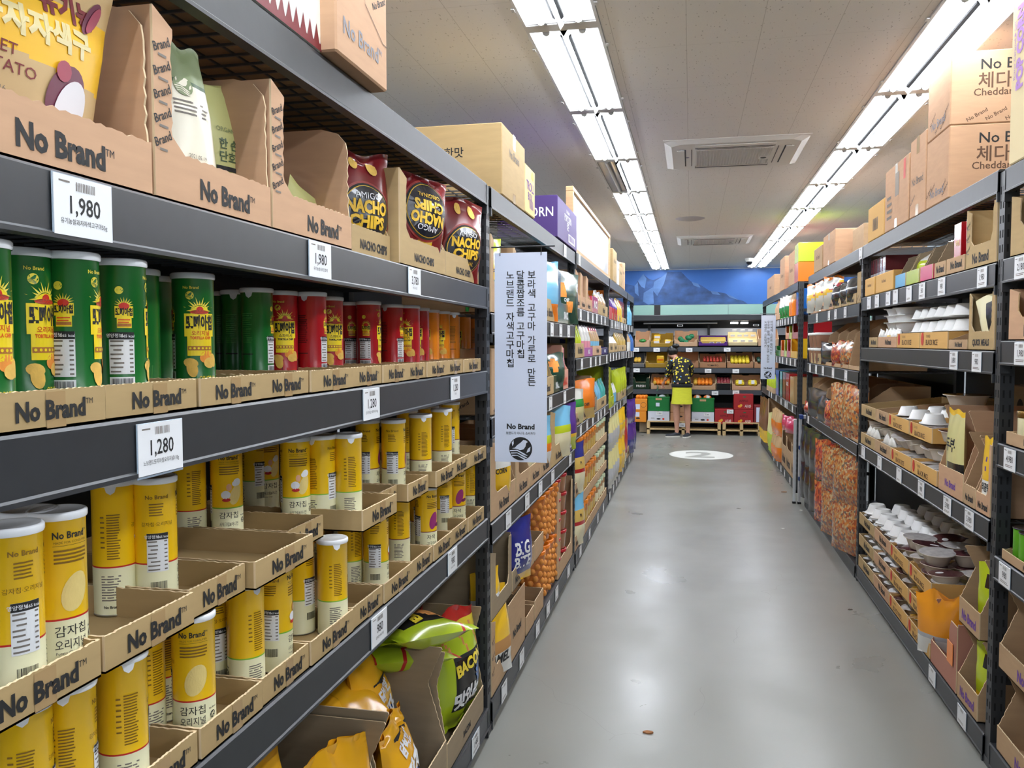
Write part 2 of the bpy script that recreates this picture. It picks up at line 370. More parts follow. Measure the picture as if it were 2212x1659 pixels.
# smoke detector / speaker disc, dome camera
b = MB(); b.lathe([(0.0, -0.022), (0.06, -0.02), (0.13, -0.008), (0.15, 0.0)], 24, mat('disc_grey', (176, 172, 178), 0.6)); o = b.build('ceiling_speaker', loc=(-0.02, 8.75, ZC)); tag(o, 'flat round ceiling disc between the two air conditioner cassettes', 'speaker')
r = empty('security_camera', 'small dome security camera on the ceiling beside the right light row', 'camera', (0.85, 13.0, ZC))
b = MB(); b.lathe([(0.06, 0), (0.065, -0.02), (0.05, -0.05), (0.045, -0.055)], 16, WHITE); b.build('base', r)
b = MB(); b.lathe([(0.046, -0.05), (0.042, -0.08), (0.025, -0.1), (0.0, -0.105)], 16, mat('dome_dark', (30, 30, 34), 0.1)); b.build('dome', r)

# ---- floor number and litter
b = MB(); fl = lambda x, z: (x, z, 0.0012)
FP = mat('floor_paint', (226, 226, 220), 0.45)
b.ell(0, 0, 0.42, 0.46, FP, fl, 40); b.text('2', -0.02, -0.27, 0.78, mat('floor_number', (168, 168, 162), 0.4), lambda x, z: (x, z, 0.002), bold=0.03, sx=1.0)
tag(b.build('floor_marking', loc=(0.145, 11.3, 0)), 'white painted floor disc with grey number two at the end of the aisle', 'floor marking')
LEAF = mat('litter_brown', (150, 100, 60), 0.8)
for i, (x, y, L, c, lb) in enumerate(((-0.148, 3.145, 0.022, LEAF, 'brown scrap on the floor near the bottom of the aisle'), (0.888, 4.868, 0.014, mat('litter_dark', (110, 100, 92), 0.8), 'small dark scrap on the floor beside the bowls rack'), (0.93, 8.62, 0.028, LEAF, 'flat brown leaf on the floor near the folded ladder'), (0.74, 6.9, 0.016, FP, 'white paper scrap on the open grey floor before the noodle packs'), (0.98, 7.7, 0.014, FP, 'white paper scrap on the floor at the foot of the ladder'))):
    b = MB(); vs = [(L * cos(2 * pi * k / 7) * (0.7 + 0.5 * RND.random()), L * 0.5 * sin(2 * pi * k / 7), 0.003 + 0.004 * RND.random()) for k in range(7)]
    b.add(vs + [(v[0], v[1], 0) for v in vs], [list(range(7))] + [[k, k + 7, (k + 1) % 7 + 7, (k + 1) % 7] for k in range(7)], c)
    tag(b.build('floor_scrap', loc=(x, y, 0)), lb, 'scrap', 'scraps on the floor')

# ------------------------------------------------------------------ racks
LBAYS = [(0.66, 3.01, (2.09, 1.708, 1.398, 0.844, 0.115)), (3.01, 5.37, (2.09, 1.615, 1.217, 0.807, 0.115)), (5.37, 7.65, (2.10, 1.735, 1.397, 0.94, 0.1)), (7.65, 9.87, (2.10, 1.723, 1.408, 0.88, 0.1)), (9.87, 10.97, (2.10, 1.72, 1.40, 0.95, 0.1))]
RBAYS = [(0.82, 3.15, (2.09, 1.784, 1.506, 1.155, 0.762, 0.098)), (3.15, 5.52, (2.10, 1.779, 1.47, 0.873, 0.1)), (5.52, 7.93, (2.10, 1.751, 1.318, 0.857, 0.08)), (8.62, 12.8, (2.11, 1.78, 1.34, 0.86, 0.09))]
DEP = 0.6; BH = 0.082
LNAME = ['nearest left rack, full of chip cans', 'second left rack, behind the hanging sign', 'third left rack, with the whiteboard on top', 'fourth left rack', 'short last rack of the left row']
RNAME = ['right rack cut off by the picture edge', 'right rack holding the white rice bowls', 'right rack with the noodle multipacks', 'far right rack behind the folded ladder']
def rack(side, i, y0, y1, levels, first, last, nm):
    """local x along the front, y into the shelf"""
    L = y1 - y0; loc, rz = spot(side, (y0 if side == 'L' else y1), 0, 0)
    r = empty('shelving_rack', 'dark grey steel shelving rack, ' + nm, 'shelving rack', loc, rz, 'steel shelving racks')
    near, far = (0, L) if side == 'L' else (L, 0)
    def post(x, y, front=True):
        b = MB(); w = 0.05; b.box(x - w / 2, x + w / 2, y, y + 0.045, 0, levels[0] - 0.004, STEEL)
        b.box(x - w / 2, x + w / 2, y - 0.003, y + 0.049, 0, 0.03, STEEL)
        if front:
            k = 0; z = 0.16
            while z < levels[0] - 0.05:
                for px in (-0.012, 0.012): b.box(x + px - 0.0038, x + px + 0.0038, y - 0.0008, y + 0.001, z, z + 0.026, STEELD)
                for py in (0.012, 0.032):
                    xx = x - w / 2 if side == 'L' else x + w / 2
                    b.box(xx - 0.0008, xx + 0.0008, y + py - 0.003, y + py + 0.003, z, z + 0.026, STEELD)
                z += 0.05
        b.build('post', r)
    ends = ([near] if first else []) + [far]
    for x in ends: post(x, 0.004); post(x, DEP - 0.05, False)
    for z in levels:
        b = MB(); t = z; bo = z - BH; e = 0.03
        pr = [(0.0, bo + 0.003), (-0.004, bo), (-0.004, bo + 0.006), (-0.001, bo + 0.009), (-0.001, t - 0.004), (0.003, t), (0.03, t), (0.03, t - 0.02), (0.02, t - 0.022), (0.02, bo)]
        b.prism(pr, e, L - e, lambda p, q, tt: (tt, p, q), STEEL)
        for x in (e, L - e - 0.01): b.box(x, x + 0.01, -0.003, 0.03, bo - 0.03, t - 0.008, STEEL)
        b.build('beam', r)
        b = MB(); b.box(e, L - e, DEP - 0.03, DEP, bo, t, STEEL); b.build('rear_beam', r)
        b = MB(); n = int(L / 0.055)
        for k in range(n): x = e + 0.02 + (L - 2 * e - 0.04) * k / (n - 1); b.box(x - 0.0025, x + 0.0025, 0.02, DEP - 0.02, t - 0.012, t - 0.007, WIRE)
        for k in range(9): y = 0.035 + (DEP - 0.07) * k / 8; b.box(e, L - e, y - 0.002, y + 0.002, t - 0.007, t - 0.003, WIRE)
        b.build('wire_deck', r)
    for x in ends:
        for zb in (0.3, levels[0] - 0.3): b = MB(); b.box(x - 0.012, x + 0.012, 0.04, DEP - 0.04, zb, zb + 0.03, STEEL); b.build('side_brace', r)
    b = MB(); b.box(0.03, L - 0.03, DEP + 0.002, DEP + 0.008, 0.03, levels[0] - 0.09, PANEL); b.build('light_block_panel', r)  # added closing sheet, keeps light from coming through the rack back
    b = MB(); b.box(e, L - e, 0.03, 0.036, 0.0, levels[-1] - BH, STEELD); b.build('kick_plate', r)
for i, (a, c, lv) in enumerate(LBAYS): rack('L', i, a, c, lv, i == 0, i == 4, LNAME[i])
for i, (a, c, lv) in enumerate(RBAYS): rack('R', i, a, c, lv, i in (0, 3), i in (2, 3), RNAME[i])
# ------------------------------------------------------------------ builders of goods (local: x along the front, y into the shelf, z up)
def S(side, px, d=0.0):
    v = fw + rt * ((px - 1106) / 1780.0) - up * ((740 - 829.5) / 1780.0)
    X = XL - d if side == 'L' else XR + d
    return X / v.x * v.y
def put(o, side, s, d, z, rot=0.0):
    loc, rz = spot(side, s, d, z); o.location = loc; o.rotation_euler = (0, 0, rz + rot); return o
def jagline(a, b, step, amp):
    (x0, z0), (x1, z1) = a, b; L = math.hypot(x1 - x0, z1 - z0); n = max(2, int(L / step)); out = []
    for i in range(n):
        t = i / n; k = (amp * 0.55 if i % 2 else 0) * (0.4 + RND.random()) + (RND.random() - .5) * amp * 0.5
        out.append((x0 + (x1 - x0) * t - (z1 - z0) / L * k, z0 + (z1 - z0) * t + (x1 - x0) / L * k))
    return out
FRONTP = lambda y0: (lambda p, q, t: (p, y0 + t, q))
SIDEP = lambda x0: (lambda p, q, t: (x0 + t, p, q))
def tray(w, d, hf, m, word='No Brand\u2122', hb=None, jag=0.0025, ink=INK, tape=True, th=None, sides=True, hs=None, rev=False):
    b = MB(); t = 0.004; hb = hb or hf; hs = hs or hf; x0, x1 = -w / 2, w / 2
    b.box(x0, x1, 0, d, 0, 0.003, m)
    fr = [(x0, 0), (x1, 0), (x1, hf)] + (jagline((x1, hf), (x0, hf), 0.005, jag)[1:] if jag else []) + [(x0, hf)]
    b.prism(fr, 0, t, FRONTP(0), m, KEDGE)
    for x in (x0, x1 - t):
        pr = [(t, 0), (d, 0), (d, hb)] + (jagline((d, hb), (t, hf), 0.009, jag)[1:] if jag else []) + [(t, hf)]
        b.prism(pr, 0, t, SIDEP(x), m, KEDGE)
    b.prism([(x0 + t, 0), (x1 - t, 0), (x1 - t, hb), (x0 + t, hb)], d - t, d, FRONTP(0), m, KEDGE)
    F = flat()
    if tape: b.rect(w * -0.02, w * 0.14, 0.001, hf - 0.003, TAPE, F)
    F2 = flat(-0.0012)
    if word: b.text(word, w * 0.06, hf * 0.5 - (th or hf * 0.52) * 0.36, th or hf * 0.62, ink, F2, bold=0.042, wmax=w * 0.7, sx=0.9)
    return b
def carton(w, d, h, m, front=None, side=None, tape=TAPE, th=0.04, ink=INK, flap=True, pat=0):
    b = MB(); x0, x1 = -w / 2, w / 2; b.box(x0, x1, 0, d, 0, h, m, 0.004)
    F = flat(-0.0006); sl = sidef(x0 - 0.0006, 0, 0, 1)
    L = lambda p, z: (x0 - 0.0006, d - p, z); R = lambda p, z: (x1 + 0.0006, p, z)
    if flap: b.box(x0 + 0.003, x1 - 0.003, d / 2 - 0.001, d / 2 + 0.001, h - 0.001, h + 0.0008, KEDGE)
    if tape:
        b.rect(-0.025, 0.025, h * 0.78, h, tape, F); b.rect(-0.025, 0.025, 0, h * 0.14, tape, F)
        b.box(-0.025, 0.025, 0, d, h, h + 0.0008, tape)
    if front:
        for i, (t, z, s, k) in enumerate(front): b.text(t, 0, h * z, s, k, flat(-0.001), bold=0.012, wmax=w * 0.86)
    if side:
        for P in (L, R):
            for t, z, s, k in side: b.text(t, d / 2, h * z, s, k, P, bold=0.012, wmax=d * 0.86)
    if pat:
        for P, ln in ((L, d), (R, d), (F, w)):
            for i in range(pat):
                a = ln * (0.12 + 0.76 * RND.random()) - (ln / 2 if P is F else 0); z = h * (0.08 + (0.2 if side else 0.84) * RND.random())
                b.text('No Brand', a, z, 0.022, ink, P, bold=0.012, rot=0.5)
    return b
def dbox(w, d, h, fh, m, pl=0.04, pr=0.0, word='No Brand\u2122', th=None, ink=INK, depth_top=0.55, jag=0.003, steep=False, back=True, pat=0, cx=0.0, fz=0.42):
    """shelf-ready display box: torn open front with a low wall and pillars, sides sloping up to the back"""
    b = MB(); t = 0.004; x0, x1 = -w / 2, w / 2
    b.box(x0, x1, 0, d, 0, 0.003, m)
    pts = [(x0, 0), (x1, 0)]
    if pr: pts += [(x1, h * 0.96)] + jagline((x1 - pr * 0.8, h * 0.97), (x1 - pr, h * 0.8), 0.01, jag) + jagline((x1 - pr, h * 0.8), (x1 - pr, fh + 0.02), 0.01, jag)
    else: pts += [(x1, fh)]
    a = (x1 - (pr + 0.02 if pr else 0), fh); e = (x0 + (pl + 0.02 if pl else 0), fh)
    pts += jagline(a, e, 0.01, jag)
    if pl: pts += jagline((x0 + pl, fh + 0.02), (x0 + pl, h * 0.8), 0.01, jag) + jagline((x0 + pl, h * 0.8), (x0 + pl * 1.15, h * 0.97), 0.01, jag) + [(x0, h)]
    else: pts += [(x0, fh)]
    b.prism(pts, 0, t, FRONTP(0), m, KEDGE)
    for x, p in ((x0, pl), (x1 - t, pr)):
        zf = h if p else fh
        pts = [(t, 0), (d, 0), (d, h)]
        if p: pts += [(t, h)]
        elif steep: pts += [(d * .16, h), (d * .07, h * .96), (d * .025, h * .88)] + jagline((d * .015, h * .8), (t, fh), 0.012, jag) + [(t, fh)]
        else: pts += [(d * depth_top, h)] + jagline((d * depth_top * 0.8, h * 0.985), (d * 0.12, h * 0.72), 0.012, jag) + jagline((d * 0.12, h * 0.72), (t, fh), 0.012, jag) + [(t, fh)]
        b.prism(pts, 0, t, SIDEP(x), m, KEDGE)
    if back: b.prism([(x0 + t, 0), (x1 - t, 0), (x1 - t, h), (x0 + t, h)], d - t, d, FRONTP(0), m, KEDGE)
    F = flat(-0.0008)
    if word: b.text(word, cx * w, fh * fz - (th or fh * 0.5) * 0.36, th or fh * 0.5, ink, F, bold=0.042, wmax=w * 0.7, sx=0.88)
    if pl and pat:
        for i in range(pat): b.text('Brand', x0 + pl * 0.5, h * (0.3 + 0.62 * i / pat), 0.018, INK, F, bold=0.015, rot=0.45); b.lines(x0 + pl * .25, x0 + pl * .8, h * (0.3 + 0.62 * i / pat) - 0.012, h * (0.3 + 0.62 * i / pat) - 0.004, 1, INKG, F)
        for i in range(pat): b.text('No Brand', d * (0.2 + 0.6 * RND.random()), h * (0.2 + 0.7 * i / pat), 0.02, INKB, lambda p, z: (x0 - 0.0006, d - p, z), bold=0.015, rot=0.4)
    return b
def pouch(w, h, t, design, nu=18, nv=24, seed=1, wr=1.0, taper=0.0, crimp=0.05, base=0.0, lean=0.0):
    """pillow bag standing on z=0, front towards -y; returns builder and the front surface mapping"""
    r = random.Random(seed); ph = [r.random() * 6.28 for _ in range(8)]; ks = [r.uniform(3, 11) for _ in range(8)]
    def edge(v): e = 1 - taper * v; return w / 2 * e * (1 - 0.05 * sin(pi * min(1, max(0, v))))
    def thick(u, v):
        vv = max(0.0, min(1.0, v)); e = max(0.0, sin(pi * u)) ** 0.42
        lo = 1.0 if base and vv < 0.5 else max(0.0, min(1, (vv - (0 if base else crimp)) / 0.28)) ** 0.6
        hi = max(0.0, min(1, (1 - crimp - vv) / 0.38)) ** 0.7
        return t / 2 * e * min(lo, 1) * hi
    def wrk(u, v, sg):
        a = 0
        for k in range(4): a += sin(ks[k] * u * 2 + ph[k] + sg) * sin(ks[k + 4] * v + ph[k + 4])
        env = 0.35 + 0.65 * abs(2 * v - 1) ** 1.5
        return a * 0.0016 * wr * env * (t / 0.08) * max(0.0, sin(pi * u)) ** 0.4
    def pt(u, v, sg):
        x = (u - 0.5) * 2 * edge(v); z = v * h + 0.006 * wr * sin(ks[0] * u + ph[0]) * (v > 0.9)
        y = -sg * thick(u, v) - wrk(u, v, sg) + lean * v * v * h
        return (x, y, z)
    b = MB()
    for sg in (1, -1):
        vs = [pt(i / nu, j / nv, sg) for j in range(nv + 1) for i in range(nu + 1)]; fs = []; ms = []
        for j in range(nv):
            for i in range(nu):
                q = [j * (nu + 1) + i, j * (nu + 1) + i + 1, (j + 1) * (nu + 1) + i + 1, (j + 1) * (nu + 1) + i]
                fs.append(q if sg > 0 else q[::-1]); ms.append(design((i + .5) / nu if sg > 0 else 1 - (i + .5) / nu, (j + .5) / nv))
        b.addm(vs, fs, ms, True)
    def P(x, z):
        v = z / h; u = 0.5 + x / (2 * edge(v)); u = max(0.02, min(0.98, u)); q = pt(u, v, 1); return (x, q[1] - 0.0012, q[2])
    return b, P
def bands(*bs):
    """bs: (top v, material) from the bottom"""
    def f(u, v):
        for tv, m in bs:
            if v <= tv: return m
        return bs[-1][1]
    return f
def film(name, rgb): return mat('film_' + name, rgb, 0.22, 0, 0.6, coat=0.3)
F_ = {n: film(n, c) for n, c in dict(red=(176, 34, 40), maroon=(126, 32, 36), orange=(240, 130, 30), yellow=(246, 196, 40), lime=(190, 208, 40), green=(40, 140, 60), dgreen=(24, 70, 56), blue=(30, 110, 200), dblue=(36, 44, 130), sky=(120, 190, 226), teal=(70, 176, 170), purple=(86, 50, 140), pink=(230, 150, 170), hot=(214, 60, 96), white=(236, 236, 230), cream=(240, 232, 190), black=(30, 30, 32), dark=(48, 46, 46), brown=(120, 80, 50), tan=(206, 170, 120), gold=(214, 180, 96), silver=(190, 192, 196), pale=(222, 214, 150), clear=(200, 200, 190)).items()}
FOOD = mat('corn_ball', (226, 150, 70), 0.8); FOODL = mat('nut_tan', (190, 140, 84), 0.8); CHIPM = mat('chip_yellow', (236, 190, 92), 0.7, noise=(60, 0.12, (1, 1, 1), 0.1)); CHIPO = mat('chip_orange', (240, 150, 60), 0.7, noise=(60, 0.12, (1, 1, 1), 0.1))
CHIPP = mat('print_potato_chip', (232, 206, 130), 0.5, noise=(40, 0.06, (1, 1, 1), 0))

def logo(b, cx, cz, r, ink, bg, P, n=28):
    """round emblem: perched bird over furrows with leaves"""
    b.ell(cx, cz, r, r, ink, P, n); Q = lambda x, z: P(cx + x * r, cz + z * r); P2 = lambda x, z: tuple(Vector(Q(x, z)) + Vector((0, -0.0003, 0)))
    b.poly([(-0.75, 0.02), (-0.5, 0.08), (-0.3, 0.3), (0.0, 0.52), (0.22, 0.74), (0.45, 0.72), (0.62, 0.58), (0.48, 0.5), (0.42, 0.2), (0.25, -0.05), (-0.05, -0.12), (-0.4, -0.02)], bg, P2)
    for k in range(3):
        o = -0.3 - 0.2 * k; b.poly([(-0.95 + 0.08 * k, o + 0.16), (-0.3, o + 0.2 - 0.03 * k), (0.35, o - 0.12), (0.62, o - 0.3), (0.3, o - 0.24), (-0.3, o + 0.1), (-0.93 + 0.1 * k, o + 0.06)], bg, P2)
    b.poly([(-0.72, 0.2), (-0.6, 0.42), (-0.62, 0.72), (-0.78, 0.5)], bg, P2); b.poly([(0.5, -0.35), (0.62, 0.0), (0.86, 0.2), (0.8, -0.2)], bg, P2)

# ---- price tags: white card in a clear holder
_tags = {}
def price_tag(side, px, z, price, label, w=0.1, h=0.072, name='', s=None, detail=True):
    key = (price, w, h, name, detail)
    if key not in _tags:
        r = empty('price_tag', label, 'price tag', group='shelf price tags')
        if detail:
            b = MB(); b.box(-w / 2 - 0.002, w / 2 + 0.002, -0.0042, -0.0032, -h - 0.004, 0.001, CLEAR, 0.0008); b.build('holder', r)
        b = MB(); b.box(-w / 2, w / 2, -0.0052, -0.0042, -h, 0, PAPER); F = flat(-0.0055)
        if price: b.text(price, 0.002, -h * 0.62, h * 0.42, INK, F, bold=.012, sx=.86, wmax=w * 0.8)
        b.bars(-w * 0.14, w * 0.2, -h * 0.23, -h * 0.08, INKG, F, 12 if detail else 6)
        if detail and name: b.text(name, 0, -h * 0.8, h * 0.11, INK, F, wmax=w * 0.8)
        else: b.lines(-w * 0.36, w * 0.36, -h * 0.86, -h * 0.72, 2, INKG, F)
        b.rect(-w * 0.42, -w * 0.24, -h * 0.12, -h * 0.09, INKG, F); b.build('card', r)
        _tags[key] = r
    else: r = dup(_tags[key], (0, 0, 0), 0, label)
    return put(r, side, s if s is not None else S(side, px), 0.0005, z)

# ---- chip cans
CANR, CANH = 0.0335, 0.212
CAN_Y = mat('can_yellow', (248, 198, 20), 0.28, 0, 0.5, coat=0.3); CAN_C = mat('can_cream', (236, 232, 190), 0.35, 0, 0.5); RIMM = mat('can_rim', (190, 190, 186), 0.3, 0.8)
LIDM = mat('can_lid', (232, 234, 236), 0.25, 0, 0.5); STR_R = mat('stripe_red', (196, 40, 36), 0.4); STR_G = mat('stripe_green', (130, 190, 60), 0.4); STR_P = mat('stripe_plum', (120, 40, 60), 0.4)
INKY = mat('ink_on_yellow', (128, 92, 20), 0.5); CAN_G = mat('can_green', (24, 104, 40), 0.28, 0, 0.5, coat=0.3); CAN_R = mat('can_red', (178, 28, 36), 0.28, 0, 0.5, coat=0.3); CAN_O = mat('can_orange', (244, 142, 28), 0.28, 0, 0.5, coat=0.3)
CAN_G2 = mat('can_green_light', (60, 130, 56), 0.35); TOMB = mat('label_yellow', (246, 216, 40), 0.35); SOMB = mat('hat_brown', (150, 60, 30), 0.5); BAND = mat('band_brown', (176, 110, 50), 0.5); RAY = mat('sun_ray', (226, 206, 60), 0.4)
DARKR = mat('spicy_dark', (70, 26, 26), 0.4); INKO = mat('ink_orange', (226, 90, 30), 0.4); INKR = mat('ink_red', (204, 50, 30), 0.4)
def can_shell(base, low, stripe):
    b = MB(); r = CANR
    pf = [(0.0, 0.002, RIMM), (r - 0.004, 0.0, RIMM), (r + 0.0005, 0.0015, RIMM), (r + 0.0005, 0.004, low), (r, 0.0045, low), (r, 0.078, stripe), (r, 0.0805, base), (r, CANH - 0.006, RIMM), (r + 0.001, CANH - 0.0055, RIMM), (r + 0.001, CANH - 0.001, RIMM), (r - 0.002, CANH, RIMM), (r - 0.003, CANH - 0.006, RIMM), (0.0, CANH - 0.006)]
    return b.lathe(pf, 36, base)
def nutrition(b, a0, z0, z1, w, P0=None):
    P = wrap(CANR + 0.0005, a0); P2 = wrap(CANR + 0.0009, a0)
    b.rect(-w, w, z0, z1, PAPER, P, 8); hz = z1 - (z1 - z0) * 0.17; b.rect(-w, w, hz, z1, INK, P2, 8)
    b.text('\uc601\uc591\uc815\ubcf4', -w * 0.55, hz + 0.003, 0.0062, PAPER, wrap(CANR + 0.0012, a0), bold=0.01); b.text('565 kcal', w * 0.5, hz + 0.0028, 0.0052, PAPER, wrap(CANR + 0.0012, a0), bold=0.01)
    n = 8
    for i in range(n):
        z = z0 + (hz - z0) * (i + 0.4) / n; b.rect(-w * 0.9 + (i % 3 == 2) * 0.004, -w * 0.1 + w * 0.3 * RND.random(), z, z + 0.0022, INKG, P2, 3); b.rect(w * 0.6, w * 0.9, z, z + 0.0022, INKG, P2)
def barcode(b, a0, z0, z1, w):
    b.rect(-w, w, z0, z1, PAPER, wrap(CANR + 0.0005, a0), 8); b.bars(-w * 0.85, w * 0.85, z0 + 0.004, z1 - 0.002, INK, wrap(CANR + 0.0009, a0), 22)
AN, AB = -1.75, 2.75                                     # angles of the nutrition side and of the text side
def can_lid(root, milky=True):
    b = MB(); r = CANR + 0.0016; z = CANH
    b.lathe([(r, z - 0.006), (r + 0.0008, z - 0.004), (r + 0.0008, z + 0.002), (r - 0.001, z + 0.0042), (r - 0.004, z + 0.004), (r - 0.006, z + 0.002), (0.0, z + 0.003)], 32, LIDM)
    b.prism([(-0.009, z - 0.004), (-0.006, z - 0.014), (0, z - 0.018), (0.006, z - 0.014), (0.009, z - 0.004)], 0, 0.0006, lambda p, q, t: wrap(r + 0.0004 - t, 2.9)(p, q), LIDM)
    b.build('lid', root)
def can_potato(kind):
    st = {'orig': STR_R, 'onion': STR_G, 'plum': STR_P}[kind]; r = empty('chip_can', 'x', 'chip can'); b = can_shell(CAN_Y, CAN_C, st)
    P = wrap(CANR + 0.0006); P2 = wrap(CANR + 0.001)
    b.text('No Brand\u2122', 0, 0.183, 0.0125, INK, P, bold=0.025, wmax=0.048); b.text('MADE FOR CONSUMER', 0, 0.1765, 0.0042, INKY, P, wmax=0.046); b.rect(-0.023, 0.023, 0.1735, 0.1741, INKY, P, 4)
    for i in range(4): b.rect(-0.022, 0.022 - 0.003 * (i == 3), 0.166 - 0.005 * i, 0.1685 - 0.005 * i, INKY, P, 5)
    if kind == 'orig': b.ell(0.003, 0.113, 0.0165, 0.026, CHIPP, P, 20, -0.35)
    elif kind == 'onion':
        b.ell(0.012, 0.107, 0.012, 0.022, CHIPP, P, 18, -0.35); b.ell(0.016, 0.134, 0.009, 0.008, PAPER, P2, 12); b.ell(0.011, 0.131, 0.007, 0.006, PAPER, P2, 12); b.ell(-0.009, 0.108, 0.01, 0.009, PAPER, P2, 12); b.ell(-0.008, 0.097, 0.009, 0.004, STR_R, P2, 10); b.ell(-0.002, 0.124, 0.006, 0.008, mat('onion_peach', (226, 170, 130), .5), P2, 10)
    else:
        pl = mat('plum_chip', (150, 50, 110), 0.5); b.ell(0.0, 0.113, 0.014, 0.027, pl, P, 20, -0.3); b.ell(0.018, 0.1, 0.013, 0.006, mat('plum_dark', (104, 30, 74), 0.5), P2, 14, 0.2)
    t1, t2 = {'orig': ('\uac10\uc790\uce69', '\uc624\ub9ac\uc9c0\ub110'), 'onion': ('\uac10\uc790\uce69', '\uc0ac\uc6cc\ud06c\ub9bc&\uc5b4\ub2c8\uc5b8'), 'plum': ('\uc790\uc0c9', '\uace0\uad6c\ub9c8\uce69')}[kind]
    b.text(t1, -0.023, 0.058, 0.0155, INK, P, align='l'); b.text(t2, -0.023, 0.041, 0.0145 if kind == 'orig' else 0.01, INK, P, align='l', wmax=0.04); b.text('Potato Chip', -0.01, 0.034, 0.005, INKG, P)
    logo(b, 0.032, 0.05, 0.006, INK, CAN_C, P, 14); b.text('No Brand', 0.032, 0.06, 0.004, INK, P, bold=0.02)
    nutrition(b, AN, 0.066, 0.128, 0.0165); b.bars(-0.012, 0.014, 0.034, 0.05, INK, wrap(CANR + 0.0006, AN), 20)
    b.text('No Brand', 0, 0.183, 0.009, INKY, wrap(CANR + 0.0006, AN), bold=0.02); b.lines(-0.012, 0.012, 0.156, 0.178, 5, INKY, wrap(CANR + 0.0006, AN)); b.text('\uac10\uc790\uce69\u00b7\uc624\ub9ac\uc9c0\ub110', 0, 0.14, 0.0075, INKY, wrap(CANR + 0.0006, AN)) if kind == 'orig' else None
    b.lines(-0.002, 0.018, 0.092, 0.165, 18, INKY, wrap(CANR + 0.0006, AB)); b.lines(-0.012, -0.005, 0.11, 0.165, 7, INKY, wrap(CANR + 0.0006, AB), 0.3)
    b.lines(-0.012, 0.018, 0.026, 0.068, 10, INKG, wrap(CANR + 0.0006, AB)); b.text('No Brand', 0.003, 0.014, 0.006, INK, wrap(CANR + 0.0006, AB), bold=0.02)
    b.build('body', r); can_lid(r); return r
def can_tortilla(kind):
    base, low = {'green': (CAN_G, CAN_G2), 'red': (CAN_R, DARKR), 'orange': (CAN_O, CAN_O)}[kind]; r = empty('chip_can', 'x', 'chip can'); b = can_shell(base, base, base)
    P = wrap(CANR + 0.0005); P2 = wrap(CANR + 0.0009); P3 = wrap(CANR + 0.0013)
    # rays, tombstone label with shoulders, hat, lettering
    for k in range(13):
        a = pi * (k + 0.5) / 13; c = (0.002 + cos(a) * 0.012, 0.152 + sin(a) * 0.01); L = 0.02 + 0.006 * (k % 2)
        b.poly([(c[0] - 0.0016 * sin(a), c[1] + 0.0016 * cos(a)), (c[0] + 0.0016 * sin(a), c[1] - 0.0016 * cos(a)), (0.002 + cos(a) * L * 1.1, 0.15 + sin(a) * L)], RAY, P)
    b.rect(-0.0235, 0.0275, 0.11, 0.148, TOMB, P2, 10); b.rect(-0.019, 0.023, 0.078, 0.11, TOMB, P2, 8); b.ell(0.002, 0.148, 0.015, 0.013, TOMB, P2, 20)
    b.ell(0.002, 0.1505, 0.0165, 0.0035, SOMB, P3, 18); b.ell(0.002, 0.154, 0.006, 0.006, INKR, P3, 12); b.ell(0.002, 0.1498, 0.0155, 0.0022, INKR, P3, 16)
    b.text('\ub610\ub760\uc544\uce69', 0.002, 0.1235, 0.0255, INK, P3, bold=0.045, wmax=0.046); b.text({'green': '\uc624\ub9ac\uc9c0\ub110', 'red': '\uc2a4\ud30c\uc774\uc2dc', 'orange': '\uce58\uc988'}[kind], 0.003, 0.1125, 0.0085, INKR if kind == 'green' else INK, P3, bold=0.01)
    b.text('TORTILLA CHIP', 0.003, 0.1055, 0.0062, INKO if kind == 'green' else INK, P3, bold=0.04, wmax=0.035); b.rect(-0.018, 0.022, 0.087, 0.094, BAND, P3, 8)
    for k in range(6): b.ell(-0.0145 + 0.0066 * k, 0.0905, 0.002, 0.002, TOMB, wrap(CANR + 0.0016), 8)
    b.ell(-0.014, 0.066, 0.012, 0.008, CHIPM, P2, 14, -0.2); b.ell(-0.012, 0.056, 0.009, 0.014, CHIPM, P3, 14, 0.2); b.ell(0.012, 0.076, 0.012, 0.01, CHIPO, P2, 14, 0.4); b.ell(0.018, 0.066, 0.011, 0.009, CHIPM, P3, 14); b.ell(0.027, 0.07, 0.007, 0.012, CHIPM, P2, 12, 0.3)
    b.poly([(-0.008, 0.058), (0.04, 0.064), (0.036, 0.022), (-0.002, 0.022)], low, P2); b.text({'green': 'ORIGINAL', 'red': 'Spicy', 'orange': 'Cheese'}[kind], 0.016, 0.036, 0.0115, RAY if kind != 'red' else INKR, P3, bold=0.02, wmax=0.034)
    b.ell(-0.002, 0.018, 0.013, 0.006, CHIPM, P3, 14)
    for k in range(18): b.ell(0.0116 * k, 0.03, 0.0035, 0.0035, CAN_G2 if kind == 'green' else low, P, 6)
    b.text('No Brand', -0.012, 0.189, 0.0065, RAY, P, bold=0.02); logo(b, -0.014, 0.178, 0.0068, RAY, base, P, 16)
    # nutrition side
    N = wrap(CANR + 0.0005, AN); N2 = wrap(CANR + 0.0009, AN)
    logo(b, -0.002, 0.172, 0.0055, RAY, base, N, 14)
    for k in range(9):
        a = pi * (k + 0.5) / 9; b.poly([(0.004 + cos(a) * 0.006 - 0.001 * sin(a), 0.151 + sin(a) * 0.004 + 0.001 * cos(a)), (0.004 + cos(a) * 0.006 + 0.001 * sin(a), 0.151 + sin(a) * 0.004 - 0.001 * cos(a)), (0.004 + cos(a) * 0.013, 0.151 + sin(a) * 0.012)], RAY, N)
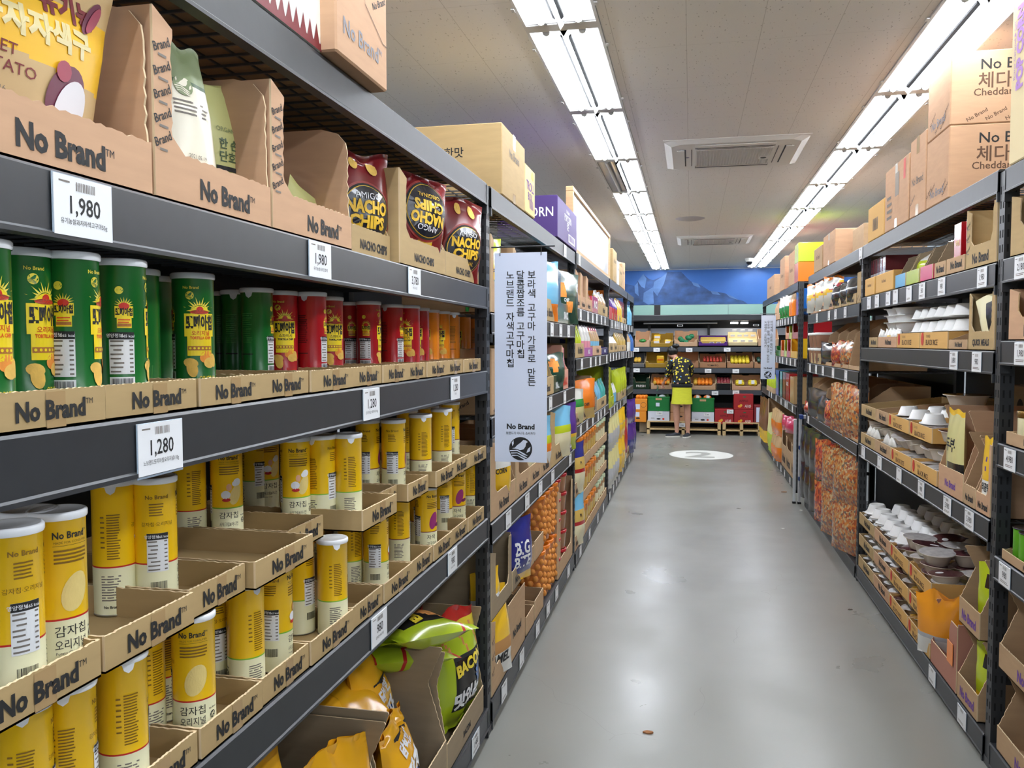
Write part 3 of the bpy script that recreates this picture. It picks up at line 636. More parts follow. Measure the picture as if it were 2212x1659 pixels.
    b.rect(-0.008, 0.016, 0.134, 0.15, TOMB, N, 5); b.rect(-0.0055, 0.0135, 0.12, 0.134, TOMB, N, 4); b.ell(0.004, 0.15, 0.007, 0.005, INKR, N2, 12); b.text('\ub610\ub760\uc544\uce69', 0.004, 0.138, 0.0115, INK, N2, bold=0.04, wmax=0.0225); b.rect(-0.005, 0.013, 0.122, 0.126, BAND, N2, 3); b.lines(-0.004, 0.012, 0.127, 0.134, 2, INKO, N2)
    nutrition(b, AN, 0.056, 0.114, 0.0165); barcode(b, AN, 0.03, 0.052, 0.0165)
    b.rect(-0.016, 0.012, 0.075, 0.077, INK, wrap(CANR + 0.0005, AB), 5); b.lines(-0.014, 0.012, 0.1, 0.165, 14, low if kind != 'orange' else INKY, wrap(CANR + 0.0005, AB))
    b.build('body', r); can_lid(r); return r
_cans = {}
def can(kind, side, px, d, z, face, label, off=0.0, group='chip cans', s=None):
    if kind not in _cans:
        _cans[kind] = can_potato(kind) if kind in ('orig', 'onion', 'plum') else can_tortilla(kind); r = _cans[kind]; r['label'] = label; r['group'] = group
    else: r = dup(_cans[kind], (0, 0, 0), 0, label, group)
    loc, rz = spot(side, s if s is not None else S(side, px, d), d, z); dx, dy = -loc[0], -loc[1]
    th = math.atan2(dy, dx) + pi / 2 - {'f': 0, 'n': AN, 'b': AB, 'x': 3.1}[face] + off
    r.location = loc; r.rotation_euler = (0, 0, th); return r

# ---- rice bowls: white fluted tub, flanged, with a film lid; or upside down
BOWLM = mat('bowl_white', (240, 240, 238), 0.35, 0, 0.5); BOWLB = mat('bowl_cream', (226, 218, 204), 0.4); FILMD = mat('film_dark_rice', (86, 48, 52), 0.15, 0, 0.6, noise=(40, 0.4, (1, 1, 1), 0)); FILMY = mat('film_soup', (186, 138, 44), 0.15, 0, 0.6, noise=(40, 0.3, (1, 1, 1), 0)); FILMC = mat('film_clear_rice', (196, 192, 190), 0.12, 0, 0.6, noise=(30, 0.2, (1, 1, 1), 0))
def fluted(prof, n, m, b, amp=0.03):
    vs = []; fs = []
    for r, z, k in prof:
        for j in range(n):
            a = 2 * pi * j / n; q = r * (1 - amp * k * (j % 2)); vs.append((q * cos(a), q * sin(a), z))
    for i in range(len(prof) - 1):
        for j in range(n): fs.append([i * n + j, i * n + (j + 1) % n, (i + 1) * n + (j + 1) % n, (i + 1) * n + j])
    b.add(vs, fs, m, True)
_bowls = {}
def bowl(kind, side, s, d, z, label, R=0.062, flip=False, tilt=(0, 0), group='rice bowls'):
    key = (kind, R)
    if key not in _bowls:
        r = empty('rice_bowl', label, 'bowl', group=group); b = MB(); H = R * 0.78; m = BOWLB if kind in ('cream', 'dark', 'soup') else BOWLM
        fluted([(R * 0.0, 0.006, 0), (R * 0.5, 0.006, 0), (R * 0.56, 0.0, 0), (R * 0.62, 0.002, 1), (R * 0.86, H * 0.86, 1), (R * 0.9, H * 0.93, 0), (R * 1.02, H * 0.95, 0), (R * 1.03, H, 0), (R * 0.9, H, 0)], 40, m, b); b.build('tub', r)
        b = MB(); fm = {'white': PAPER, 'dark': FILMD, 'soup': FILMY, 'cream': FILMC}[kind]; b.lathe([(R * 1.02, H + 0.0005), (R * 0.8, H + 0.002), (0.0, H + 0.001)], 32, fm); b.poly([(-R * .25, R * .95), (0, R * 1.22), (R * .25, R * .95)], fm, lambda x, y: (x, y, H + 0.0012))
        if kind == 'dark': b.ell(R * 0.3, -R * 0.2, R * 0.28, R * 0.2, PAPER, lambda x, y: (x, y, H + 0.0026), 12)
        b.build('film_lid', r); _bowls[key] = r
    else: r = dup(_bowls[key], (0, 0, 0), 0, label, group)
    loc, rz = spot(side, s, d, z); H = R * 0.78
    if flip: r.location = (loc[0], loc[1], loc[2] + H); r.rotation_euler = (pi + tilt[0], tilt[1], RND.random() * 6)
    else: r.location = loc; r.rotation_euler = (tilt[0], tilt[1], RND.random() * 6)
    return r

# ---- tubs with lids (snack tubs, jars)
_jars = {}
def jar(key, R, H, lid, body, side, s, d, z, label, cat='tub', group='snack tubs', name='snack_tub', balls=None, band=None, taper=0.9, lidh=0.16):
    if key not in _jars:
        r = empty(name, label, cat, group=group); b = MB()
        pf = [(0, 0, body), (R * taper * .95, 0, body), (R * taper, 0.004, body)]
        if band: pf += [(R * (taper + (1 - taper) * .25), H * .25, band), (R * (taper + (1 - taper) * .62), H * .62, body)]
        pf += [(R, H * (1 - lidh), body), (R, H * (1 - lidh) + 0.001)]
        b.lathe(pf, 20, body)
        if balls:
            for k in range(72):
                a = k * 2.4; b.ball((R * .92 * cos(a), R * .92 * sin(a), H * (0.06 + 0.8 * k / 72)), R * 0.22, balls, 6, 4)
        b.build('tub_body', r)
        b = MB(); L = H * lidh; b.lathe([(R * 1.04, H - L), (R * 1.06, H - L * .8), (R * 1.06, H - L * .12), (R * 1.0, H), (R * .9, H), (R * .86, H - L * .2), (0, H - L * .2)], 24, lid); b.build('lid', r); _jars[key] = r
    else: r = dup(_jars[key], (0, 0, 0), 0, label, group)
    return put(r, side, s, d, z, RND.random() * 0.6)
_packs = {}
def pack(w, h, t, design, key, side, s, d, z, label, group, cat='bag', name='snack_bag', word=None, ink=INK, wz=0.5, wh=0.03, rot=0.0, tilt=0.0, roll=0.0, nu=10, nv=14, wr=1.0, taper=0.0, word2=None, base=0.0, extra=None):
    k = (key, round(w, 3), round(h, 3))
    if k not in _packs:
        b, P = pouch(w, h, t, design, nu, nv, seed=len(_packs) + 3, wr=wr, taper=taper, base=base)
        if word: b.text(word, 0, h * wz, wh, ink, P, bold=0.03, wmax=w * 0.7)
        if word2: b.text(word2[0], 0, h * word2[1], word2[2], word2[3], P, bold=0.03, wmax=w * 0.7)
        if extra: extra(b, P)
        o = b.build(name); tag(o, label, cat, group); _packs[k] = o
    else:
        o = _packs[k].copy(); COL.objects.link(o); o['label'] = label; o['group'] = group
    loc, rz = spot(side, s, d, z); o.location = loc
    o.rotation_euler = (Matrix.Rotation(rz + rot, 3, 'Z') @ Matrix.Rotation(roll, 3, 'Y') @ Matrix.Rotation(tilt, 3, 'X')).to_euler()
    return o
def box_pack(w, d, h, m, side, s, dd, z, label, group, cat='box', name='snack_box', word=None, ink=PAPER, top=None, band=None, rot=0.0, word2=None, tilt=0.0):
    b = MB(); b.box(-w / 2, w / 2, 0, d, 0, h, m, 0.002)
    if band: b.rect(-w / 2 + .001, w / 2 - .001, h * band[0], h * band[1], band[2], flat(-0.0006)); b.rect(.001, d - .001, h * band[0], h * band[1], band[2], lambda p, q: (-w / 2 - .0006, d - p, q)); b.rect(.001, d - .001, h * band[0], h * band[1], band[2], lambda p, q: (w / 2 + .0006, p, q))
    if word: b.text(word, 0, h * 0.55, min(h * 0.2, w * 0.3), ink, flat(-0.001), bold=0.02, wmax=w * 0.8)
    if word2: b.text(word2, 0, h * 0.3, min(h * 0.12, w * 0.3), ink, flat(-0.001), bold=0.02, wmax=w * 0.7)
    o = b.build(name); tag(o, label, cat, group); put(o, side, s, dd, z, rot)
    return o
def T(mb, name, label, cat, side, s, d, z, group=None, rot=0.0, tilt=0.0):
    o = mb.build(name); tag(o, label, cat, group); put(o, side, s, d, z, rot)
    if tilt: o.rotation_euler = (Matrix.Rotation(o.rotation_euler[2], 3, 'Z') @ Matrix.Rotation(tilt, 3, 'X')).to_euler()
    return o
# ------------------------------------------------------------------ nearest left rack
Z2, Z3, Z4, Z5 = 1.709, 1.399, 0.845, 0.116
def dbx(label, y0, y1, z, d0=0.006, **k):
    m = k.pop('m', KRAFTP); h = k.pop('h', 0.27); fh = k.pop('fh', 0.075); dd = k.pop('d', 0.42)
    return T(dbox(y1 - y0 - 0.006, dd, h, fh, m, **k), 'display_box', label, 'cardboard box', 'L', (y0 + y1) / 2, d0, z, 'torn open cardboard display boxes')
dbx('open kraft display box holding the tilted sweet potato pouch', 0.70, 1.047, Z2, steep=True, pl=0.045, word='No Brand\u2122', th=0.042, pat=4, cx=0.03, jag=0.004)
dbx('kraft display box with two pale pouches, right of the sweet potato box', 1.049, 1.384, Z2, steep=True, pl=0.042, th=0.042, pat=5, cx=0.08, jag=0.004)
dbx('nearly empty kraft display box with one flat pouch lying inside', 1.386, 1.748, Z2, steep=True, pl=0.045, th=0.042, pat=5, cx=0.12, jag=0.005)
dbx('nacho box with a ripped front, squeezed beside the nearly empty box', 1.80, 2.055, Z2, d0=0.03, pl=0.0, word='NACHO CHIPS', th=0.03, fh=0.07, cx=0.05, m=KRAFTT)
dbx('nacho box holding the upside down maroon bag', 2.06, 2.468, Z2, pl=0.05, word='NACHO CHIPS', th=0.03, fh=0.078, m=KRAFTT, h=0.25, fz=.38)
dbx('last nacho box on the top product shelf, next to the post', 2.472, 2.88, Z2, pl=0.0, word='NACHO CHIPS', th=0.03, fh=0.078, m=KRAFTT, h=0.25, depth_top=0.2, fz=.38)
for y in (2.26, 2.67):                                               # small NEW marks and weights belong to the boxes' print
    pass
# pouches on the top product shelf
TANP = mat('pouch_tan', (206, 172, 120), 0.45, noise=(14, .04, (1, 1, 1), .1)); YELP = mat('pouch_yellow', (246, 190, 36), 0.35); PUR = mat('potato_skin', (104, 38, 62), 0.4); PUR2 = mat('potato_skin_light', (160, 60, 80), 0.4); POTW = mat('potato_flesh', (222, 216, 216), 0.4); MARO = mat('ink_maroon', (120, 30, 36), 0.5); SILV = mat('ink_silver', (226, 208, 150), 0.3)
def sp_design(u, v): return YELP if 0.50 - 0.1 * u < v < 0.80 - 0.08 * u else TANP
b, P = pouch(0.19, 0.285, 0.07, sp_design, 24, 60, 5, 0.7, taper=-0.6, crimp=0.03, base=1)
b.text('\uc720\uae30\ub18d', 0.045, 0.198, 0.034, MARO, P, bold=0.05); b.text('\uc300\uacfc\uc790\uc790\uc0c9\uad6c', -0.02, 0.157, 0.038, SILV, P, bold=0.05, wmax=0.2)
b.text('SWEET', -0.065, 0.128, 0.02, MARO, P, bold=0.0, rot=-0.06); b.text('POTATO', -0.05, 0.106, 0.02, MARO, P, bold=0.0, rot=-0.06); b.text('2021. 05. 16', -0.07, 0.082, 0.009, INKG, P)
P2 = lambda x, z: tuple(Vector(P(x, z)) + Vector((0, -0.0012, 0))); P3 = lambda x, z: tuple(Vector(P(x, z)) + Vector((0, -0.0024, 0)))
b.ell(0.034, 0.096, 0.029, 0.046, PUR, P2, 24, -0.5); b.ell(0.04, 0.083, 0.023, 0.042, POTW, P3, 24, -0.5); b.ell(0.03, 0.128, 0.012, 0.014, PUR2, P3, 12, -.5)
b.ell(-0.055, 0.062, 0.036, 0.017, PUR2, P2, 18, -0.35); b.ell(-0.02, 0.05, 0.03, 0.014, mat('potato_red', (190, 70, 50), .4), P3, 16, -0.5); b.ell(0.088, 0.214, 0.009, 0.034, PUR, P2, 18, -0.7); b.ell(0.09, 0.212, 0.006, 0.028, PUR2, P3, 16, -.7)
logo(b, 0.02, 0.255, 0.013, PUR2, TANP, P2)
T(b, 'snack_pouch', 'tan and yellow sweet potato snack pouch leaning in the first box', 'snack pouch', 'L', 0.882, 0.075, Z2 + 0.006, 'snack pouches', -0.1, 0.05)
WHP = mat('pouch_white', (236, 228, 206), 0.25, coat=.3); GRNP = mat('pouch_green', (128, 140, 100), 0.4); PALE = mat('pouch_pale_green', (198, 196, 128), 0.4, noise=(10, .05, (1, 1, 1), .1)); DKG = mat('pouch_dark_green', (70, 90, 60), 0.4)
b, P = pouch(0.17, 0.25, 0.06, lambda u, v: WHP if v < .74 else DKG if v < .77 else GRNP, 18, 40, 8, 0.8, crimp=0.03, base=1, taper=.6)
b.text('2021.05.19', 0.0, 0.075, 0.009, INKG, P); logo(b, -0.02, 0.185, 0.016, GRNP, WHP, P); b.lines(-0.04, 0.03, 0.14, 0.165, 4, INKG, P)
T(b, 'snack_pouch', 'white pouch with green top leaning at the box opening', 'snack pouch', 'L', S('L', 402, .05), 0.05, Z2 + .006, 'snack pouches', -0.15, 0.02)
b, P = pouch(0.165, 0.25, 0.05, lambda u, v: PALE, 18, 24, 9, 0.8, crimp=0.03, base=1, taper=.12)
b.text('\ud55c \uc190\uc5d0 \uc3d9', 0.02, 0.135, 0.021, DKG, P, bold=.02); b.text('\ub2e8\ud638\ubc15', 0.005, 0.112, 0.021, DKG, P, bold=.02); b.rect(-0.03, 0.06, 0.095, 0.103, INK, P, 8); b.lines(-0.028, 0.058, 0.03, 0.09, 8, INKG, P, .2); b.text('ORGANIC', 0.0, 0.165, 0.012, GRNP, P)
T(b, 'snack_pouch', 'pale green pumpkin pouch standing beside the white pouch', 'snack pouch', 'L', S('L', 482, .1), 0.10, Z2 + .006, 'snack pouches', -0.25)
b, P = pouch(0.2, 0.15, 0.035, lambda u, v: PALE, 16, 18, 10, 1.0, crimp=0.04)
o = b.build('snack_pouch'); tag(o, 'pale green pouch lying flat in the nearly empty kraft box', 'snack pouch', 'snack pouches'); put(o, 'L', S('L', 655, .09), 0.09, Z2 - .02); o.rotation_euler = (-.1, .5, pi / 2 - .2)
NAR = film('nacho_red', (122, 30, 34)); NAB = film('nacho_black', (36, 36, 44)); NAY = mat('nacho_yellow_ink', (236, 190, 50), .4); NAT = mat('nacho_trim', (150, 50, 44), .4)
def nacho(label, y, d, rot, roll, tilt, z, seed, win=False):
    def des(u, v):
        if win and 0.42 < v < 0.86 and 0.14 < u < 0.62 and not (0.6 < v and u < 0.3): return CHIPM if (int(u * 31) * 7 + int(v * 37) * 5) % 4 else F_['yellow']
        return NAR
    b, P = pouch(0.19, 0.275, 0.085, des, 26, 34, seed, 1.6, crimp=0.05)
    Pb = lambda k: (lambda x, z: tuple(Vector(P(x, z)) + Vector((0, -0.001 * k, 0))))
    for k, (rx, rz, m) in enumerate(((0.085, 0.092, NAT), (0.080, 0.086, INK), (0.075, 0.080, NAY), (0.073, 0.078, NAB))):
        n = 30; rings = [0.0, 0.35, 0.7, 1.0]
        for a in range(len(rings) - 1):
            vs = []; 
            for q in (rings[a], rings[a + 1]): vs += [Pb(k + 1)(rx * q * cos(2 * pi * i / n), 0.105 + rz * q * sin(2 * pi * i / n)) for i in range(n)]
            b.add(vs, [[i, (i + 1) % n, n + (i + 1) % n, n + i] for i in range(n)], m)
    T5 = Pb(6); b.text('AMIGO', 0, 0.15, 0.024, PAPER, T5); b.text('NACHO', 0, 0.115, 0.044, NAY, T5, bold=.05, wmax=.125); b.text('CHIPS', 0, 0.078, 0.042, NAY, T5, bold=.05, wmax=.11); b.text('ORIGINAL', 0, 0.055, 0.018, NAY, T5)
    b.ell(0.03, 0.235, 0.014, 0.02, CHIPM, Pb(2), 12, .5); b.ell(-0.03, 0.24, 0.012, 0.016, CHIPM, Pb(2), 12, .2)
    o = b.build('nacho_bag'); tag(o, label, 'chip bag', 'nacho bags'); put(o, 'L', y, d, z)
    o.rotation_euler = (Matrix.Rotation(pi / 2 + rot, 3, 'Z') @ Matrix.Rotation(roll, 3, 'Y') @ Matrix.Rotation(tilt, 3, 'X')).to_euler()
nacho('maroon nacho bag standing in the ripped nacho box', 2.0, 0.10, -0.55, 0.02, 0.0, Z2 + .006, 21)
nacho('maroon nacho bag standing upside down with chips in its window', 2.37, 0.045, -0.55, pi + .12, 0, Z2 + .285, 22, True)
nacho('maroon nacho bag beside the post, lower than the upside down one', 2.75, 0.05, -0.6, 0.04, 0.05, Z2 + .004, 23)

# trays of cans on the middle shelf
B3 = [0.737, 0.937, 1.146, 1.333, 1.529, 1.745, 1.927, 2.101, 2.277, 2.473, 2.673, 2.9]
for i in range(11):
    w = B3[i + 1] - B3[i] - 0.006
    T(tray(w, 0.42, 0.047, KRAFTT, jag=0.002, th=0.031), 'cardboard_tray', 'low kraft tray of tortilla chip cans at eye level, %s from the near end' % nth(i), 'cardboard tray', 'L', (B3[i] + B3[i + 1]) / 2, 0.004 + 0.004 * (i % 2), Z3, 'trays on the tortilla can shelf')
G3 = 'tortilla chip cans'
for i, (px, d, k, f, off, lb) in enumerate((
    (-44, .052, 'green', 'f', .5, 'green tortilla can cut off by the picture edge'), (50, .08, 'green', 'f', .8, 'green tortilla can partly behind the big front one, label turned half away'),
    (157, .052, 'green', 'n', -.4, 'largest looking green tortilla can, nutrition table and barcode to the front'), (263, .05, 'green', 'n', .0, 'green tortilla can at the front edge of the second tray'),
    (298, .125, 'green', 'f', -.5, 'green tortilla can half hidden behind the front can of the second tray'), (333, .19, 'green', 'f', -.85, 'green tortilla can third deep in the second tray'),
    (419, .085, 'green', 'f', .25, 'green tortilla can with hat label facing the aisle alone'), (473, .32, 'green', 'b', .3, 'green tortilla can deep in shadow behind the lone one'),
    (513, .25, 'green', 'x', 0, 'green tortilla can in shadow with torn lid film'), (556, .17, 'green', 'n', 1.15, 'last green tortilla can, next to the red ones'),
    (611, .165, 'red', 'f', .1, 'red spicy tortilla can nearest the green ones'), (674, .12, 'red', 'n', 1.15, 'plain backed red can standing forward'),
    (713, .16, 'red', 'f', .35, 'red can with hat label peeking past the plain backed one'), (755, .22, 'red', 'n', .1, 'red can set deep, nutrition table showing'),
    (797, .15, 'red', 'n', -.35, 'red can with white nutrition table, standing free'), (848, .15, 'red', 'n', .95, 'red can turned with its plain side out near the last red trays'),
    (884, .12, 'red', 'f', -.45, 'red can with bottom spicy mark, second from the orange ones'), (906, .15, 'red', 'f', -.5, 'red can touching the first orange can'),
    (929, .165, 'orange', 'f', -.75, 'orange cheese can nearest the red ones'), (953, .17, 'orange', 'f', -.35, 'orange cheese can with hat label half seen'),
    (975, .165, 'orange', 'b', .2, 'orange cheese can with text side and bent lid tab'), (999, .155, 'orange', 'f', -.85, 'orange cheese can second from the end post'), (1021, .165, 'orange', 'b', .3, 'orange cheese can at the end of its shelf beside the post'))):
    can(k, 'L', px, d, Z3 + .003, f, lb, off, G3)
for i, (s, d, k) in enumerate(((1.42, .32, 'green'), (1.62, .33, 'red'), (1.98, .34, 'red'), (2.2, .33, 'red'), (2.38, .33, 'orange'), (2.6, .33, 'orange'))):
    can(k, 'L', 0, d, Z3 + .003, 'x', '%s tortilla can far back in shadow on the middle shelf, %s from the near end' % (k, nth(i)), 0, G3, s=s)

# trays in two storeys on the potato can shelf
LO = [0.74, 0.93, 1.128, 1.323, 1.512, 1.731, 1.92, 2.139, 2.329, 2.526, 2.719, 2.942]
for i in range(11):
    T(tray(LO[i + 1] - LO[i] - 0.006, 0.42, 0.052, KRAFTT, jag=0.002, th=0.034), 'cardboard_tray', 'kraft tray of yellow cans in the lower storey, %s from the near end' % nth(i), 'cardboard tray', 'L', (LO[i] + LO[i + 1]) / 2, 0.004 + .003 * (i % 2), Z4, 'lower trays of yellow cans')
ZU = Z4 + 0.222
UP = [(0.70, 0.918, 0), (0.922, 1.124, 0), (1.126, 1.294, .012), (1.298, 1.527, -.004), (1.53, 1.70, .055), (1.755, 1.98, -.016), (1.985, 2.15, .03), (2.11, 2.288, .0), (2.34, 2.54, -.008), (2.545, 2.735, 0), (2.74, 2.985, 0)]
UP[6] = (1.985, 2.105, .03)
for i, (a, c, d) in enumerate(UP):
    T(tray(c - a - 0.004, 0.42, 0.05, KRAFTT, jag=0.002, th=0.034), 'cardboard_tray', 'kraft tray stacked on yellow cans in the upper storey, %s from the near end' % nth(i), 'cardboard tray', 'L', (a + c) / 2, 0.006 + d, ZU, 'upper trays of yellow cans')
GU, GL = 'yellow cans in the upper storey', 'yellow cans in the lower storey'
UPC = ((10, .05, 'orig', 'n', .4), (50, .1, 'orig', 'b', .2), (112, .062, 'orig', 'f', .5), (238, .16, 'orig', 'b', -.3), (326, .11, 'orig', 'n', .1), (403, .3, 'orig', 'b', .2), (484, .24, 'onion', 'f', .2), (545, .36, 'onion', 'n', .5), (570, .34, 'onion', 'f', .4), (634, .15, 'onion', 'f', .25), (690, .11, 'onion', 'n', 1.0), (748, .06, 'onion', 'b', .1), (792, .15, 'plum', 'n', -.3), (848, .08, 'plum', 'n', -.1), (878, .16, 'plum', 'b', .3), (907, .06, 'plum', 'b', .15), (926, .14, 'plum', 'f', -.3), (953, .06, 'plum', 'b', .3), (972, .12, 'plum', 'n', 0))
for i, (px, d, k, f, o) in enumerate(UPC): can(k, 'L', px, d, ZU + .003, f, 'yellow chip can in the upper storey of trays, %s along from the near end' % nth(i), o, GU)
LOC_ = ((22, .06, 'orig', 'x', .2), (124, .05, 'orig', 'b', -.3), (245, .048, 'orig', 'b', .1), (292, .12, 'orig', 'b', .5), (330, .16, 'orig', 'b', .2), (404, .05, 'orig', 'f', .0), (446, .13, 'orig', 'n', .4), (494, .13, 'onion', 'f', .1), (534, .2, 'onion', 'n', .7), (520, .06, 'onion', 'b', .5), (586, .07, 'onion', 'n', -.3), (640, .12, 'onion', 'n', .8), (712, .045, 'onion', 'b', .15), (752, .14, 'onion', 'b', .4), (808, .07, 'onion', 'n', -.1), (858, .1, 'plum', 'b', -.05), (918, .05, 'plum', 'f', .75), (902, .12, 'plum', 'n', 0), (955, .1, 'plum', 'n', .2), (984, .07, 'plum', 'f', .4), (1011, .08, 'plum', 'b', .2), (1034, .09, 'plum', 'f', .2))
for i, (px, d, k, f, o) in enumerate(LOC_): can(k, 'L', px, d, Z4 + .003, f, 'yellow chip can in the lower storey of trays, %s along from the near end' % nth(i), o, GL)
for i, (s, k) in enumerate(((0.98, 'orig'), (1.18, 'orig'), (1.37, 'onion'), (1.58, 'onion'), (1.98, 'onion'), (2.2, 'plum'), (2.42, 'plum'), (2.65, 'plum'), (2.86, 'plum'))):
    can(k, 'L', 0, .33, Z4 + .003, 'b', 'yellow chip can in the back row of the lower storey, %s from the near end' % nth(i), 0, GL, s=s)

# bottom shelf: boxes of snack bags
def big(label, y0, y1, z, h, fh, m=KRAFTG, **k): return T(dbox(y1 - y0 - .006, k.pop('d', .5), h, fh, m, **k), 'display_box', label, 'cardboard box', 'L', (y0 + y1) / 2, k.pop('d0', .01) if 'd0' in k else .01, z, 'bottom shelf snack boxes')
big('deep grey kraft box of yellow and green potato bags on the bottom shelf', 1.55, 1.985, Z5, .4, .14, word='', pl=0.03, depth_top=.04)
big('deep kraft box of yellow and blue potato bags on the bottom shelf', 1.99, 2.47, Z5, .42, .12, word='', pl=0, depth_top=.03)
big('kraft box of lime bacon chip bags beside the post', 2.475, 2.95, Z5, .4, .1, word='BACON', pl=0, th=.03, depth_top=.03, d=.29)
T(carton(.24, .26, .3, KRAFT, None, [('CARAMEL', .52, .075, INK), ('CORN BALL', .4, .035, INK), ('No Brand', .84, .035, INK)], tape=None, pat=2), 'carton', 'closed caramel corn carton in shadow behind the bacon chip bags', 'carton', 'L', 2.82, .31, Z5 + .255)
T(carton(.24, .26, .245, KRAFTG, None, None, tape=None), 'carton', 'plain carton standing under the caramel corn carton', 'carton', 'L', 2.82, .31, Z5 + .004)
PYEL = film('potato_yellow', (240, 176, 34)); PGRN = film('potato_green', (40, 150, 60)); PBLU = film('potato_blue', (28, 100, 180)); LIME = film('bacon_lime', (178, 200, 40)); BRED = film('bacon_red', (190, 36, 34)); BYEL = film('bacon_yellow', (240, 214, 60)); BAC = mat('bacon_strip', (220, 150, 80), .5, noise=(40, .3, (1, 1, 1), 0))
def bigbag(label, y, d, z, rz, rx, ry, design, texts, w=.26, h=.36, t=.12, seed=1, group='bottom shelf snack bags', extra=None):
    b, P = pouch(w, h, t, design, 22, 30, seed, 2.6, crimp=.05)
    if extra: extra(b, P)
    for s, x, zz, hh, m in texts: b.text(s, x, zz, hh, m, lambda a, c: tuple(Vector(P(a, c)) + Vector((0, -.002, 0))), bold=.05, rot=.15)
    o = b.build('snack_bag'); tag(o, label, 'snack bag', group); put(o, 'L', y, d, z)
    o.rotation_euler = (Matrix.Rotation(pi / 2 + rz, 3, 'Z') @ Matrix.Rotation(ry, 3, 'Y') @ Matrix.Rotation(rx, 3, 'X')).to_euler(); return o
def dgreen(u, v): return PGRN if v < .58 + .02 * sin(u * 30) else PYEL
def dblue(u, v): return PBLU if (v < .45 and u > .35) else (CHIPM if .45 < v < .6 and u > .45 else PYEL)
def dlime(u, v):
    if .2 < u < .9 and .18 < v < .62: return INK if not (.24 < u < .86 and .2 < v < .6) else F_['black']
    if v > .9: return BRED
    if .62 < v < .86 and abs(math.sin(u * 9 + v * 7)) < .22: return BAC
    return LIME if v < .8 else BYEL
lg = lambda b, P: logo(b, .03, .24, .022, INK, PYEL, lambda x, z: tuple(Vector(P(x, z)) + Vector((0, -.001, 0))))
bigbag('yellow potato bag with green lower half, crumpled top', 1.84, .09, Z5 + .03, -.2, -.06, .04, dgreen, [('\uc21c\uc218\ud55c', .02, .15, .05, PAPER), ('\uac10\uc790', .02, .09, .06, PAPER)], seed=31, extra=lg)
bigbag('second yellow and green potato bag behind the crumpled one', 1.72, .22, Z5 + .05, -.2, -.15, -.1, dgreen, [('\uac10\uc790', .02, .1, .06, PAPER)], seed=32)
bigbag('yellow potato bag at the open front of the potato box', 2.20, .07, Z5 + .02, .15, -.1, .0, dblue, [('\ub2f4\ubc31\ud55c', .0, .2, .04, PAPER), ('\uac10\uc790', .0, .12, .07, PAPER)], seed=33, w=.27, h=.29, extra=lambda b, P: (b.rect(-.06, .08, .1, .25, INK, lambda x, z: tuple(Vector(P(x, z)) + Vector((0, -.0012, 0))), 8)))
bigbag('yellow potato bag standing tall beside the box wall', 2.33, .18, Z5 + .10, .1, -.2, .05, dblue, [('\ub2f4\ubc31\ud55c', .0, .2, .04, PAPER), ('\uac10\uc790', .0, .12, .07, PAPER)], seed=34, extra=lambda b, P: (b.rect(-.06, .08, .1, .25, INK, lambda x, z: tuple(Vector(P(x, z)) + Vector((0, -.0012, 0))), 8)))
bigbag('orange yellow bag lying with its blue end toward the shelf back', 2.20, .19, Z5 + .28, .5, -1.2, .12, lambda u, v: PBLU if v > .7 else (CHIPO if .45 < v < .7 and u > .3 else PYEL), [], seed=35, w=.3, h=.34)
bigbag('yellow bag lying flat in the middle of the potato box', 2.13, .13, Z5 + .26, -.5, -1.2, -.1, lambda u, v: PYEL, [], seed=36)
bigbag('lime bacon bag standing by the post', 2.78, .06, Z5 + .03, -.2, -.08, .05, dlime, [('BACON', .01, .2, .055, BYEL), ('\uce69', .06, .145, .06, PBLU), ('\ub9db\uc788\ub294', -.01, .09, .06, PAPER)], seed=37, w=.3, h=.4)
bigbag('lime bacon bag lying across the top of the box', 2.72, .10, Z5 + .41, 1.2, -1.4, .06, lambda u, v: (BAC if (u - .5) ** 2 / .09 + (v - .3) ** 2 / .05 < 1 else F_['black'] if .2 < v < .8 and u > .15 and u < .85 else BRED if .15 < v < .2 else LIME), [('BACON', 0, .25, .06, BYEL)], seed=38, w=.32, h=.42)
bigbag('lime bacon bag under the lying one', 2.70, .12, Z5 + .33, .9, -1.4, .05, lambda u, v: BRED if abs(math.sin(v * 12)) < .2 else LIME, [], seed=39, w=.32, h=.42)
bigbag('lime bacon bag leaning behind the front one', 2.72, .2, Z5 + .06, -.1, -.15, .1, dlime, [], seed=40, w=.3, h=.36)

# cartons on top of the nearest rack
ZT = 2.092
SCAL = mat('scallop_maroon', (118, 34, 40), .5); SHINY = mat('white_print_board', (238, 238, 228), .3)
b = carton(.46, .36, .4, SHINY, None, tape=None, flap=False); Ff = flat(-.0008)
for k in range(16): b.poly([(-.23 + .029 * k, .01), (-.201 + .029 * k, .01), (-.209 + .029 * k, .03), (-.2155 + .029 * k, .05), (-.222 + .029 * k, .03)], SCAL, flat(-.0010))
b.rect(-.229, .229, .0, .014, SCAL, flat(-.0014)); 
for x, z in ((.05, .16), (-.06, .22), (.13, .11), (.17, .2), (-.14, .17)): b.ell(x, z, .006, .009, INKG, flat(-.001), 8)
T(b, 'carton', 'white carton with maroon scalloped border on top of the nearest rack', 'carton', 'L', 1.375, .0, ZT)
b = carton(.285, .36, .40, KRAFTP, [('No Brand\u2122', .12, .05, mat('ink_slate', (130, 132, 140), .6)), ('\uc6b0\uc720\uc9d1', .62, .085, INKBL)], tape=None, pat=3)
ln = [(-.14, .36), (-.14, .25), (-.115, .19), (-.01, .155), (.0, .17), (.01, .15), (.115, .1), (.14, .1)]
for (xa, za), (xb, zb) in zip(ln, ln[1:]): b.poly([(xa, za), (xb, zb), (xb, zb + .0025), (xa, za + .0025)], INKB, flat(-.001))
